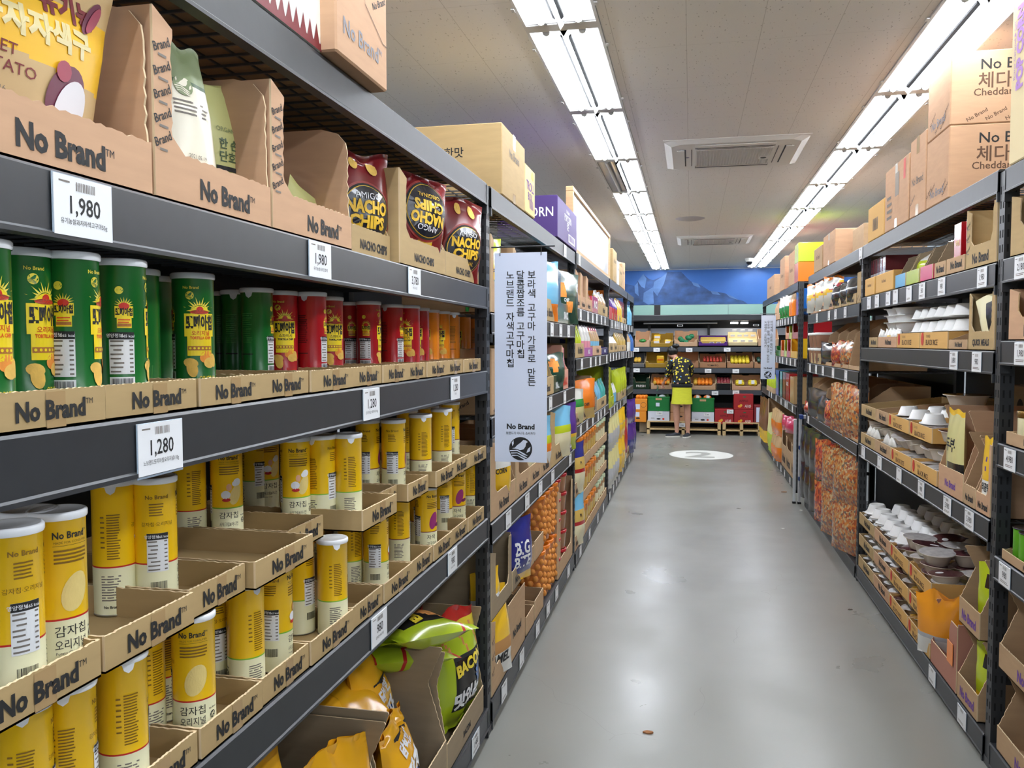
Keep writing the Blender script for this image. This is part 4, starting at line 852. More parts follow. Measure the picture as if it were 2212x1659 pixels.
for k in range(9): b.text('No Brand', -.12 + .12 * (k % 3), .22 + .06 * (k // 3), .012, mat('ink_faint', (196, 176, 150), .6), flat(-.0008), rot=.6)
T(b, 'carton', 'kraft carton with perforated opening and blue lettering overhanging the top beam', 'carton', 'L', 1.727, -.035, ZT)
T(carton(.46, .48, .285, KRAFTT, [('No Brand', .62, .05, INKG)], [('\ub2ec\ucf64\ud55c\ub9db', .55, .045, INK), ('Crackers', .44, .022, INKB)], tape=TAPE), 'carton', 'large tan cracker carton on top past the rack post', 'carton', 'L', 3.465, 0.0, 2.093)
b = carton(.24, .4, .22, mat('carton_yellowish', (226, 200, 140), .7), [('TROLL', .5, .06, INKP), ('BOX', .3, .05, INKP)], tape=None); b.ell(.06, .19, .03, .02, mat('cheese_dot', (240, 210, 90), .6), flat(-.001)); b.bars(-.02, .08, .03, .07, INKP, flat(-.001), 14)
T(b, 'carton', 'yellowish carton with purple lettering behind the large tan carton', 'carton', 'L', 3.82, .0, 2.098)
PURB = mat('popcorn_purple', (74, 50, 116), .5)
b = carton(.8, .35, .235, PURB, [('No Brand', .78, .032, PAPER), ('POPCORN', .56, .06, PAPER), ('\ud31d\ucf58', .38, .05, PAPER)], [('POPCORN', .5, .075, PAPER)], tape=None); b.rect(.02, .3, .02, .07, PAPER, flat(-.001)); b.bars(.05, .27, .03, .065, INKP, flat(-.0014), 20)
T(b, 'carton', 'purple popcorn carton on top of the rack behind the sign', 'carton', 'L', 5.03, .0, 2.10)
r = empty('whiteboard', 'long wood framed whiteboard standing on top of the third rack', 'whiteboard', (XL - .012, 6.6, 2.102), pi / 2)
WOOD = mat('pale_wood', (206, 168, 122), .5, noise=(6, .1, (1, 1, 20), 0)); b = MB()
for q in ((-1.25, 1.25, 0, .03), (-1.25, 1.25, .385, .415), (-1.25, -1.22, .03, .385), (1.22, 1.25, .03, .385)): b.box(q[0], q[1], 0, .05, q[2], q[3], WOOD, .003)
b.build('frame', r); b = MB(); b.box(-1.22, 1.22, .014, .03, .03, .385, mat('whiteboard_face', (226, 232, 238), .15, 0, .6)); b.build('board', r)
for i, (y0, y1, h, m) in enumerate(((8.0, 8.42, .31, KRAFTT), (8.44, 8.7, .24, PAPER), (8.72, 9.1, .22, KRAFTT), (9.12, 9.42, .27, KRAFT))):
    T(carton(y1 - y0, .35, h, m, [('No Brand', .6, .05, INK)], [('No Brand', .7, .04, INK)], pat=2, tape=None), 'carton', 'carton on top of the left racks past the whiteboard, %s of four' % nth(i), 'carton', 'L', (y0 + y1) / 2, .0, 2.103, 'cartons past the whiteboard')
r = empty('picture_frame', 'upright wood frame at the far end on top of the left racks', 'frame', (XL - .24, 10.2, 2.102), pi / 2 - .3); b = MB()
for q in ((-.5, .5, 0, .05), (-.5, .5, .36, .42), (-.5, -.44, .05, .36), (.44, .5, .05, .36)): b.box(q[0], q[1], 0, .04, q[2], q[3], WOOD, .003)
b.build('frame', r); b = MB(); b.box(-.44, .44, .012, .02, .05, .36, PAPERB); b.build('panel', r)

for y, h in ((.9, .16), (2.28, .15), (2.8, .14)): T(carton(.46, .34, h, KRAFT, None, None, tape=None), 'carton', 'low kraft carton set back on top of the nearest rack, %s' % ('at the picture edge' if y < 1 else 'past the overhanging carton' if y < 2.5 else 'by the rack post'), 'carton', 'L', y, .24, 2.094)
b = MB(); b.box(-1.1, 1.1, 0, .5, 0, .006, KRAFTG); T(b, 'deck_shade_sheet', 'added cardboard sheet that shades the shelf from the top deck of the nearest rack', 'cardboard sheet', 'L', 1.83, .05, 2.087)  # added over the wire deck to darken the shelf underneath
# price tags of the nearest rack
for s, z, p, nm, lb in ((.895, Z2 - .006, '1,980', '\uc720\uae30\ub18d\uc300\uacfc\uc790\uc790\uc0c9\uace0\uad6c\ub9c855g', 'price tag reading 1,980 under the sweet potato box'), (1.563, Z2 - .004, '1,980', '\uc720\uae30\ub18d\uc300\uacfc\uc790\ub2e8\ud638\ubc15', 'price tag reading 1,980 under the nearly empty kraft box'), (2.148, Z2 - .004, '3,780', '\uc544\ubbf8\uace0\ub098\ucd08', 'price tag reading 3,780 under the nacho boxes'),
    (1.036, Z3 - .01, '1,280', '\ub178\ube0c\ub79c\ub4dc\ub610\ub760\uc544\uce69\uc624\ub9ac\uc9c0\ub110110g', 'price tag reading 1,280 under the green cans'), (1.83, Z3 - .006, '1,280', '\ub610\ub760\uc544\uce69\uc2a4\ud30c\uc774\uc2dc110g', 'price tag reading 1,280 under the red cans'), (2.54, Z3 - .006, '1,280', '\uce58\uc988\ub9db', 'price tag reading 1,280 under the orange cans'),
    (1.866, Z4 - .002, '980', '\uac10\uc790\uce69\uc0ac\uc6cc\ud06c\ub9bc', 'price tag reading 980 under the green striped yellow cans'), (2.5, Z4 - .002, '980', '\uc790\uc0c9\uace0\uad6c\ub9c8\uce69', 'price tag reading 980 under the purple chip cans'), (2.78, Z5 - .002, '1,480', '', 'price tag on the bottom beam below the bacon chip box')):
    price_tag('L', 0, z, p, lb, name=nm, s=s)
# ------------------------------------------------------------------ goods on the other left racks
def clear(side, s, z):
    """free height above z below the next beam"""
    for a, c, lv in (LBAYS if side == 'L' else RBAYS):
        if a - .1 <= s <= c + .1: return min([q - BH - z for q in lv if q - BH > z + .05] or [9]) - .01
    return 9
def span(side, a, b, d=0.0):
    p, q = sorted((S(side, a, d), S(side, b, d))); return p, q
def db(side, a, b, z, h, fh, label, m=KRAFT, group=None, d=.006, **k):
    p, q = span(side, a, b); h = min(h, clear(side, (p + q) / 2, z)); o = T(dbox(max(q - p - .012, .03), k.pop('dep', .36), h, fh, m, **k), 'display_box', label, 'cardboard box', side, (p + q) / 2, d, z, group); return (p + q) / 2, q - p
def tr(side, a, b, z, h, label, m=KRAFTT, word='No Brand', group=None, d=.006, dep=.36, **k):
    p, q = span(side, a, b); T(tray(max(q - p - .012, .03), dep, h, m, word=word, tape=False, jag=.002, **k), 'cardboard_tray', label, 'cardboard tray', side, (p + q) / 2, d, z, group); return (p + q) / 2, q - p
RACKN = {'L1': 'second left rack', 'L2': 'third left rack', 'L3': 'fourth left rack', 'L4': 'last left rack', 'R0': 'edge rack', 'R1': 'bowl rack', 'R2': 'noodle rack', 'R3': 'far right rack'}
LEVN = {'L': ['top', 'upper', 'middle', 'lower', 'bottom']}
def tags(rk, levels, rows, prices=None):
    side = rk[0]
    names = ['top', 'second', 'third', 'fourth', 'fifth', 'sixth'][:len(levels) - 1] + ['bottom']
    for lv, pxs in rows:
        for i, px in enumerate(pxs):
            pr = (prices or {}).get((lv, i), '')
            price_tag(side, px, levels[lv] - .006, pr, 'price tag%s, %s beam of the %s, %s from its left end' % (' reading %s' % pr if pr else '', names[lv], RACKN[rk], nth(i)), detail=rk in ('R0', 'R1'), s=None)
FB = F_
def bag(side, s, d, z, w, h, t, des, key, label, group, **k):
    if not k.get('base') and 'rot' not in k: k['rot'] = -.35 if side == 'L' else .35
    return pack(w, min(h, clear(side, s, z)), min(t * .7, .085), des, key, side, s, d, z, label, group, **k)
def row(side, a, b, n, d, z, h, t, des, key, label, group, gap=.9, **k):
    p, q = span(side, a, b); st = (q - p) / n
    for i in range(n):
        j = i if side == 'L' else n - 1 - i
        bag(side, p + st * (i + .5), d, z, st * gap, h, t, des, key, label % (nth(j)) if '%s' in label else label, group, **k)
# --- second left rack
z = 1.617; G = 'boxes of the rack behind the sign'
RI = {}
s, w_ = db('L', 1064, 1112, z, .3, .11, 'kraft box behind the hanging sign, next to the rack post, upper shelf', group=G); bag('L', s - .1, .06, z + .005, .25, .3, .1, bands((.4, FB['green']), (.7, FB['yellow']), (1, FB['lime'])), 'b2a', 'green and yellow snack bag peeking out beside the rack post', 'bags on the second rack', word='CHIPS')
s, w_ = db('L', 1113, 1158, z, .3, .11, 'kraft box hidden mostly by the hanging sign on the upper shelf', group=G); bag('L', s + .12, .06, z + .005, .25, .29, .1, bands((.35, FB['dblue']), (1, FB['gold'])), 'b2b', 'yellow snack bag at the edge of the hanging sign', 'bags on the second rack')
s, w_ = db('L', 1172, 1206, z, .31, .12, 'tan box with a tall window holding a blue bag', m=KRAFTT, pl=.12, pr=.06, group=G); bag('L', s + .04, .05, z + .005, w_ * .66, .33, .12, bands((.25, FB['orange']), (1, FB['sky'])), 'b2c', 'shiny sky blue snack bag in the tan window box', 'bags on the second rack')
s, w_ = db('L', 1207, 1241, z, .31, .12, 'dark green box on the upper shelf by the second post', m=FB['dgreen'], pl=.1, word='SNACK', ink=PAPER, group=G); bag('L', s + .06, .05, z + .005, w_ * .72, .32, .13, lambda u, v: CHIPO if (u - .4) ** 2 + (v - .62) ** 2 < .02 or (u - .6) ** 2 + (v - .3) ** 2 < .012 else FB['dgreen'], 'b2d', 'dark green chip bag bulging out of the green box', 'bags on the second rack', word='CHIP', ink=PAPER, wz=.42)
z = 1.219
T(carton(.42, .4, .26, KRAFT, [('No Brand', .6, .05, INK)], [('No Brand', .7, .05, INK), ('Cracker', .3, .04, INK)], pat=3, tape=None), 'carton', 'kraft carton beside the sign edge at shoulder height', 'carton', 'L', 3.30, .01, z, G)
T(carton(.5, .4, .25, KRAFT, [('No Brand', .6, .05, INK)], None, pat=3, tape=None), 'carton', 'kraft carton wholly shaded by the hanging sign', 'carton', 'L', 3.80, .01, z, G)
s, w_ = db('L', 1173, 1198, z, .27, .1, 'kraft box with ripped top right of the hanging sign', m=KRAFTT, group=G, pl=.0); bag('L', s - .05, .05, z + .005, w_ * .5, .2, .1, bands((.5, FB['dblue']), (1, FB['gold'])), 'b2e', 'gold and navy bag in the ripped kraft box', 'bags on the second rack')
s, w_ = db('L', 1198, 1216, z, .2, .1, 'small dark green box under the big green one', m=FB['dgreen'], word='SNACK', ink=PAPER, group=G, pl=.0); bag('L', s, .04, z + .005, w_ * .9, .22, .13, lambda u, v: CHIPO if (u - .4) ** 2 + (v - .7) ** 2 < .03 else FB['dgreen'], 'b2f', 'dark bag with yellow chips in the small green box', 'bags on the second rack')
s, w_ = db('L', 1216, 1230, z, .27, .12, 'pinkish box with a red bag at the second post', m=mat('pink_board', (206, 150, 130), .7), word='SNACK', ink=INKR, group=G); bag('L', s + .05, .06, z + .005, w_ * .6, .25, .08, bands((1, FB['pink'])), 'b2g', 'thin pink bag in the pinkish box', 'bags on the second rack')
z = .809
s, w_ = db('L', 1062, 1117, z, .34, .1, 'tall kraft box with a yellow white bag under the hanging sign', group=G, pl=.08, word='No Brand'); bag('L', s + .02, .05, z + .005, .24, .3, .1, bands((.55, FB['yellow']), (1, FB['white'])), 'b2h', 'yellow and white bag under the hanging sign', 'bags on the second rack', word='CORN')
for i, (a, c, q) in enumerate(((1117, 1148, 'first'), (1148, 1172, 'second'), (1172, 1192, 'third'))): s, w_ = db('L', a, c, z, .3 - .05 * (i == 2), .1, 'kraft box in the waist high row past the tall box, ' + q, group=G, pl=0 if i else .06, word='No Brand')
bag('L', S('L', 1160), .06, z + .005, .2, .26, .1, bands((.3, FB['orange']), (1, FB['cream'])), 'b2i', 'cream bag in the second waist high kraft box', 'bags on the second rack')
bag('L', S('L', 1183), .05, z + .005, .26, .3, .12, bands((.35, FB['white']), (.5, FB['orange']), (.62, FB['lime']), (1, FB['sky'])), 'b2j', 'sky blue and orange popcorn bag right of the sign', 'bags on the second rack')
s, w_ = db('L', 1192, 1224, z, .34, .11, 'tall kraft box with printed pillar and a popcorn bag', group=G, pl=.14, word='No Brand', m=KRAFTT); bag('L', s + .09, .03, z + .01, w_ * .62, .34, .14, bands((.5, FB['cream']), (.64, FB['lime']), (1, FB['sky'])), 'b2k', 'popcorn bag with green stripe in the tall printed box', 'bags on the second rack')
s, w_ = db('L', 1225, 1241, z, .2, .11, 'purple box by the second post at waist height', m=PURB, word='SNACKS', ink=PAPER, group=G, pl=0); bag('L', s, .04, z + .005, w_ * .95, .36, .14, bands((.3, FB['lime']), (.35, FB['yellow']), (1, FB['purple'])), 'b2l', 'big purple snack bag rising out of the purple box', 'bags on the second rack')
z = .117
s, w_ = db('L', 1063, 1100, z, .3, .1, 'lower kraft box with a caramel corn bag next to the rack foot', group=G, dep=.45, m=KRAFT, pl=.06, pat=3, word=''); bag('L', s, .03, z + .02, .27, .36, .13, bands((.28, FB['white']), (.42, FOODL), (1, FB['yellow'])), 'b2m', 'yellow caramel corn bag leaning out beside the rack foot', 'bags on the second rack', word='RAMEL', wz=.16, wh=.06, tilt=-.1)
db('L', 1100, 1137, z, .29, .27, 'printed kraft box lower right of the caramel corn bag', group=G, dep=.45, m=KRAFT, pl=0, word='No Brand', th=.05)
s, w_ = db('L', 1063, 1108, z + .302, .27, .07, 'kraft box with an arched opening stacked on the caramel corn box', group=G, dep=.45, m=KRAFTG, pl=.07, pr=.05, word=''); bag('L', s - .12, .05, z + .31, .2, .18, .1, bands((.4, FB['white']), (1, FB['yellow'])), 'b2n', 'small part of a yellow bag inside the arched box', 'bags on the second rack')
s, w_ = db('L', 1109, 1137, z + .302, .25, .09, 'kraft box with the navy bag stacked near the cheese ball tubs', group=G, dep=.45, m=KRAFTG, pl=0, word='No Brand'); bag('L', s, .02, z + .31, .26, .3, .12, bands((.12, FB['yellow']), (1, FB['dblue'])), 'b2o', 'navy bag with large white letters', 'bags on the second rack', word='BIG', word2=('BITE', .26, .07, PAPER), ink=PAPER, wz=.46, wh=.08)
for t, zz in ((0, z), (1, z + .3)):
    lv = ('bottom', 'upper')[t]
    tr('L', 1139, 1157, zz, .09, '%s kraft tray of cheese ball tubs, nearer one' % lv, m=KRAFT, dep=.4, word=''); tr('L', 1158, 1177, zz, .1, '%s kraft tray of cheese ball tubs, farther one' % lv, m=KRAFT, dep=.4, word='')
    for i, px in enumerate((1143, 1154, 1163, 1173)):
        jar('cheese', .085, .27, FB['orange'], mat('clear_tub', (190, 112, 52), .15, 0, .6), 'L', S('L', px, .1), .1, zz + .004, 'tub of orange cheese balls in the %s trays, %s along' % (lv, nth(i)), balls=FOOD, lidh=.08, group='cheese ball tubs', taper=.96)
for c, (px, n) in enumerate(((1183, 5), (1197, 5))):
    for i in range(n): jar('redtub', .075, .115, FB['red'], mat('clear_nut', (170, 126, 92), .2, 0, .5), 'L', S('L', px, .08), .08, z + .002 + .117 * i, 'red lidded snack tub, %s from the floor in the %s stack' % (nth(i), ('nearer', 'farther')[c]), group='red lidded snack tubs')
db('L', 1208, 1240, z, .52, .1, 'tall kraft box of white lidded tubs by the second post', group=G, dep=.36, m=KRAFT, pl=.1, pr=.06, word='')
for c, px in enumerate((1215, 1228)):
    for i in range(5 - (c == 0)): jar('whitetub', .08, .115, WHITE, mat('clear_granola', (176, 136, 96), .2, 0, .5), 'L', S('L', px, .12), .12, z + .006 + .117 * i, 'white lidded granola tub, %s from the floor in the %s column' % (nth(i), ('nearer', 'farther')[c]), group='white lidded granola tubs')
tags('L1', LBAYS[1][2], ((0, (1219,)), (1, (1191, 1210, 1227)), (2, (1188, 1219)), (3, (1096, 1137, 1166, 1193, 1231)), (4, (1086, 1125, 1160, 1183, 1202, 1228))))
# --- third left rack
z = 1.737; G = 'boxes of the third left rack'
for i, (a, c) in enumerate(((1245, 1255), (1256, 1267), (1268, 1280))): db('L', a, c, z, .25, .09, 'torn kraft box, upper shelf of the third left rack, %s from the near end' % nth(i), group=G, m=KRAFTP, pl=.1, word='No Brand')
s, w_ = tr('L', 1281, 1293, z, .13, 'bright red carton front on the upper shelf of the third left rack', m=FB['hot'], word='SNACK', ink=PAPER, group=G); bag('L', s, .1, z + .005, w_ * .8, .2, .1, bands((1, KRAFTT)), 'b3a', 'tan pack behind the bright red carton front', 'packs of the third left rack', base=1)
s, w_ = tr('L', 1294, 1314, z, .09, 'low tan tray at the end of the upper shelf, third left rack', group=G); row('L', 1294, 1314, 3, .05, z + .005, .2, .1, bands((.8, FB['tan']), (1, FB['white'])), 'b3b', 'tan pack with pale top in the low tan tray, %s from the near end', 'packs of the third left rack', base=1)
z = 1.399
tr('L', 1245, 1263, z, .1, 'tan tray of yellow packs on the third left rack', group=G); row('L', 1245, 1263, 4, .05, z + .005, .22, .09, bands((.25, FB['cream']), (1, FB['lime'])), 'b3c', 'yellow pack in the tan tray under the whiteboard, %s from the near end', 'packs of the third left rack', base=1)
tr('L', 1264, 1282, z, .07, 'plum fronted tray of pale packs on the third left rack', m=mat('plum_board', (160, 84, 150), .6), word='SNACK', ink=PAPER, group=G); row('L', 1264, 1282, 3, .05, z + .005, .225, .1, bands((.3, FB['cream']), (.5, FB['pink']), (1, FB['white'])), 'b3d', 'pale pack with pink print in the plum fronted tray, %s from the near end', 'packs of the third left rack', base=1)
tr('L', 1283, 1300, z, .08, 'kraft tray of orange and blue packs on the third left rack', m=KRAFTP, group=G); row('L', 1283, 1300, 4, .05, z + .005, .225, .1, bands((.5, FB['sky']), (.85, FB['tan']), (1, FB['red'])), 'b3e', 'tall blue and tan pack with red top, %s from the near end', 'packs of the third left rack', base=1)
tr('L', 1301, 1314, z, .06, 'half empty tray with a blue front on the third left rack', m=FB['dblue'], word='SNACK', ink=PAPER, group=G, hb=.14)
z = .942
db('L', 1245, 1256, z, .3, .09, 'kraft box with a clear green bag, third left rack', group=G, m=KRAFT, pl=0); bag('L', S('L', 1251), .04, z + .005, .3, .24, .12, bands((.5, FB['pale']), (.7, FB['green']), (1, FB['clear'])), 'b3f', 'clear and green bag in the kraft box beside the orange bag', 'packs of the third left rack')
db('L', 1257, 1277, z, .31, .1, 'kraft box with an orange bag, third left rack', group=G, m=KRAFTT, pl=0); bag('L', S('L', 1266), .03, z + .005, .42, .29, .16, bands((.25, FB['gold']), (1, FB['orange'])), 'b3g', 'bright orange snack bag on the third left rack', 'packs of the third left rack', word='CHIPS', wz=.35)
db('L', 1278, 1292, z, .31, .12, 'dark kraft box right of the orange bag box', group=G, m=KRAFTG, pl=.1)
tr('L', 1293, 1312, z, .09, 'kraft tray of blue and teal packs, third left rack', group=G); row('L', 1293, 1302, 2, .05, z + .005, .23, .12, bands((.2, FB['cream']), (1, FB['sky'])), 'b3h', 'pale blue pack in the tray by the third post, %s from the near end', 'packs of the third left rack', base=1); row('L', 1303, 1312, 2, .05, z + .005, .24, .12, bands((.2, FB['cream']), (1, FB['teal'])), 'b3i', 'teal pack in the tray by the third post, %s from the near end', 'packs of the third left rack', base=1)
z = .102
for t in (0, 1):
    s, w_ = db('L', 1245, 1257, z + .36 * t, .33, .1, '%s kraft box of navy and cream bags by the second post' % ('lower', 'upper')[t], group=G, m=KRAFT, pl=0); bag('L', s, .02, z + .36 * t + .005, w_ * .8, .36, .16, bands((.45, FB['cream']), (.52, FB['red']), (.72, FB['gold']), (1, FB['sky'] if t == 0 else FB['dblue'])), 'b3j%d' % t, '%s bag with red stripe by the second post' % ('bright blue topped', 'navy topped')[t], 'packs of the third left rack', word='PI', wz=.58)
OJ, GJ = mat('jar_orange_lid', (240, 140, 40), .35), mat('jar_green_lid', (200, 216, 180), .35)
for t in range(3):
    zz = z + .255 * t; lv = ('lowest', 'middle', 'top')[t]
    tr('L', 1259, 1277, zz, .075, '%s kraft tray of orange lidded jars, nearer' % lv, group=G, m=KRAFT, dep=.4, word=''); tr('L', 1278, 1294, zz, .075, '%s kraft tray of orange lidded jars, farther' % lv, group=G, m=KRAFT, dep=.4, word=''); tr('L', 1295, 1313, zz, .075, '%s kraft tray of pale lidded jars' % lv, group=G, m=KRAFT, dep=.4, word='')
    p, q = span('L', 1259, 1294); k = 6
    for i in range(k):
        for rr in range(2 if t == 2 else 1): jar('ojar', .085, .215, OJ, mat('jar_pretzel', (196, 130, 70), .25, 0, .5), 'L', p + (q - p) * (i + .5) / k, .1 + .18 * rr, zz + .004, 'orange lidded snack jar, %s tray, %s along%s' % (lv, nth(i), ', rear' if rr else ''), cat='jar', name='snack_jar', group='orange lidded jars', taper=.97, band=FB['gold'])
    p, q = span('L', 1295, 1313); k = 4
    for i in range(k): jar('gjar', .085, .215, GJ, mat('jar_nut', (178, 134, 88), .25, 0, .5), 'L', p + (q - p) * (i + .5) / k, .1, zz + .004, 'pale green lidded snack jar, %s tray, %s along' % (lv, nth(i)), cat='jar', name='snack_jar', group='pale lidded jars', taper=.97, band=FB['cream'])
tags('L2', LBAYS[2][2], ((0, (1250,)), (1, (1253, 1269, 1279, 1288, 1298, 1306)), (2, (1256, 1275, 1286, 1295, 1310)), (3, (1254, 1268, 1280, 1292, 1298, 1306)), (4, (1254, 1274, 1292, 1304))))
# --- fourth and fifth left racks
G = 'boxes of the fourth left rack'; GP = 'packs of the fourth left rack'
z = 1.725
tr('L', 1317, 1324, z, .12, 'red tray holding two tall orange boxes, fourth left rack', m=mat('red_board', (170, 40, 44), .6), word='', group=G)
for i, px in enumerate((1318.6, 1322.2)): box_pack(.2, .16, .26, FB['orange'], 'L', S('L', px), .05, z + .005, 'tall orange box in the red tray, %s one' % ('nearer', 'farther')[i], GP)
tr('L', 1324.5, 1334, z, .07, 'tan tray of red and purple packs, fourth left rack', group=G); row('L', 1324.5, 1334, 3, .04, z + .005, .22, .12, bands((.5, FB['red']), (1, FB['purple'])), 'b4a', 'red and purple pack, fourth left rack, %s from the near end', GP, base=1)
tr('L', 1334.5, 1345, z, .07, 'tan tray of bright yellow packs, fourth left rack', group=G); row('L', 1334.5, 1345, 2, .04, z + .005, .24, .14, bands((1, FB['yellow'])), 'b4b', 'bright yellow pack, upper shelf of the fourth left rack, %s from the near end', GP, base=1)
tr('L', 1345.5, 1353.5, z, .06, 'tan tray of red boxes, fourth left rack', group=G); 
for i, px in enumerate((1347, 1351)): box_pack(.3, .2, .17, FB['red'], 'L', S('L', px), .03, z + .07, 'red box on the upper shelf of the fourth left rack, %s one' % ('nearer', 'farther')[i], GP, word='SNACK')
z = 1.41
tr('L', 1317, 1326, z, .09, 'tan tray on the middle shelf of the fourth left rack, nearer', group=G, hb=.2); tr('L', 1326.5, 1335, z, .09, 'tan tray on the middle shelf of the fourth left rack, farther', group=G)
row('L', 1322, 1335, 4, .05, z + .005, .15, .12, bands((.6, FB['brown']), (1, FB['white'])), 'b4c', 'small brown pack with pale top on the middle shelf of the fourth left rack, %s', GP, base=1)
tr('L', 1335.5, 1354, z, .07, 'tan tray of yellow packs on the middle shelf, fourth left rack', group=G); row('L', 1335.5, 1354, 5, .05, z + .005, .2, .14, bands((.2, FB['dblue']), (1, FB['gold'])), 'b4d', 'gold pack on the middle shelf of the fourth left rack, %s from the near end', GP, base=1)
z = .882
db('L', 1316.5, 1328, z, .4, .1, 'lime green tall box, lower shelf of the fourth left rack', m=FB['lime'], pl=.2, group=G, word='No')
row('L', 1329, 1338, 3, .06, z + .005, .2, .1, bands((.5, FB['sky']), (1, FB['white'])), 'b4e', 'white and blue bottle pouch beside the lime box, %s from the near end', GP, base=1, taper=.4)
tr('L', 1338.5, 1354, z, .09, 'tan tray of vivid yellow bags, fourth left rack', group=G); row('L', 1338.5, 1354, 4, .05, z + .005, .33, .2, bands((.1, FB['gold']), (1, FB['lime'])), 'b4f', 'vivid yellow bag, lower tray of the fourth left rack, %s from the near end', GP, wr=1.5)
z = .102
for t in (0, 1): row('L', 1317, 1336, 4, .03, z + .36 * t, .36, .2, bands((.3, FB['clear']), (.55, FB['silver']), (1, FB['pale'])), 'b4g', ('lower', 'upper')[t] + ' clear bag of grey snacks, fourth left rack, %s from the near end', GP, wr=1.8)
for t in (0, 1): row('L', 1336.5, 1347, 2, .03, z + .36 * t, .37, .22, bands((.5, FB['yellow']), (.6, FB['gold']), (1, FB['yellow'])), 'b4h', ('lower', 'upper')[t] + ' yellow pouch on the bottom shelf of the fourth left rack, %s', GP)
row('L', 1347.5, 1354, 2, .03, z, .5, .2, bands((.2, FB['cream']), (1, FB['red'])), 'b4i', 'tall red pack at the end of the fourth left rack bottom shelf, %s', GP)
tags('L3', LBAYS[3][2], ((1, (1321, 1328, 1332, 1336, 1341, 1344, 1349, 1353)), (2, (1318, 1324.5, 1330.6, 1337, 1343, 1347, 1352)), (3, (1319, 1327, 1333, 1340, 1348, 1352)), (4, (1318, 1326, 1333, 1338, 1346, 1353))))
G = 'packs of the last left rack'
row('L', 1357, 1364, 2, .03, 1.722, .25, .2, bands((1, FB['sky'])), 'b5a', 'sky blue pack, upper shelf of the last left rack, %s one', G, base=1)
row('L', 1357, 1362, 1, .03, 1.402, .24, .2, bands((.5, FB['white']), (1, FB['tan'])), 'b5b', 'pale pack beside the blue packs of the last left rack', G, base=1)
row('L', 1362, 1368, 2, .03, 1.402, .25, .2, bands((1, FB['blue'])), 'b5c', 'bright blue pack, middle shelf of the last left rack, %s one', G, base=1)
db('L', 1356.5, 1363, .102, .5, .12, 'kraft box on the bottom shelf of the last left rack', group=G, pl=.1); row('L', 1360, 1368, 2, .01, .11, .36, .2, bands((.5, FB['dblue']), (1, FB['purple'])), 'b5d', 'navy and purple bag at the foot of the last left rack, %s', G, wr=1.5); row('L', 1360, 1368, 2, .02, .48, .3, .18, bands((1, FB['purple'])), 'b5e', 'purple bag above the navy ones, last left rack, %s', G, wr=1.5)
tags('L4', LBAYS[4][2], ((1, (1359, 1364)), (2, (1358, 1363, 1367)), (4, (1360, 1366))))
# ------------------------------------------------------------------ right rack cut off by the picture edge
z = 2.092; CREAMB = mat('board_cream', (226, 208, 164), .7); LIL = mat('ink_lilac', (176, 130, 200), .6)
b = carton(.8, .42, .6, CREAMB, None, None, tape=None)
Fv = lambda x0: (lambda x, q: (x0 + q * -1, -.001, x))           # writing that runs upwards
b.text('POP CORN', .37, 0, .075, LIL, lambda x, q: (-.30 - q, -.001, x), bold=.06, sx=.72); b.text('Butter Caramel & Salt', .37, 0, .024, LIL, lambda x, q: (-.362 - q, -.001, x), sx=.9); b.text('\ubc84\ud130 \uce90\ub7ec\uba5c\uc640 \uc18c\uae08\uc758', .37, 0, .036, INKG, lambda x, q: (-.24 - q, -.001, x))
T(b, 'carton', 'large cream carton with lilac upright lettering on top at the picture edge', 'carton', 'R', 2.69, .0, z)
G = 'boxes at the right picture edge'
T(dbox(.34, .4, .2, .09, KRAFTT, pl=.075, pr=.05, word='No Brand', th=.05, cx=.1), 'display_box', 'tan box with a torn window and a jar inside, at the right picture edge', 'cardboard box', 'R', 2.90, .006, 1.786, G)
jar('olive', .036, .15, FB['dgreen'], mat('olive_glass', (150, 150, 90), .15, 0, .6), 'R', 2.94, .07, 1.79, 'glass jar with orange label in the torn window box', cat='jar', name='glass_jar', band=FB['orange'], taper=1.0, lidh=.12, group='jars at the right picture edge')
jar('olive', .036, .15, FB['dgreen'], None, 'R', 2.86, .07, 1.79, 'glass jar beside the orange labelled jar, nearer the picture edge', cat='jar', name='glass_jar', group='jars at the right picture edge')
T(dbox(.36, .4, .17, .075, KRAFTP, pl=.075, pr=.05, word='No Brand', th=.05, cx=.1), 'display_box', 'kraft box with yellow jar inside, second shelf at the right picture edge', 'cardboard box', 'R', 2.885, .006, 1.508, G)
jar('yjar', .036, .14, FB['gold'], FB['yellow'], 'R', 2.95, .06, 1.512, 'yellow jar in the kraft box at the right picture edge', cat='jar', name='glass_jar', taper=1.0, lidh=.15, group='jars at the right picture edge')
T(tray(.36, .4, .045, KRAFT, word='No Brand', tape=False, hb=.06), 'cardboard_tray', 'kraft tray of gold lidded papaya jars at the right picture edge', 'cardboard tray', 'R', 2.88, .006, 1.157, G)
GOLD = mat('gold_lid', (140, 112, 60), .25, .8)
for i, s in enumerate((3.0, 2.9, 2.8)):
    j = jar('papaya', .045, .115, GOLD, FB['cream'], 'R', s, .065, 1.161, 'cream labelled jar with gold lid, %s from the post' % nth(i), cat='jar', name='glass_jar', taper=1.0, lidh=.2, group='gold lidded jars')
T(tray(.4, .4, .035, KRAFT, word='No Brand', tape=False, hb=.06), 'cardboard_tray', 'kraft tray of green cans at the right picture edge', 'cardboard tray', 'R', 2.87, .006, .764, G)
GC = mat('can_bright_green', (96, 168, 40), .3, 0, .5); YC = mat('can_bright_yellow', (226, 200, 50), .3)
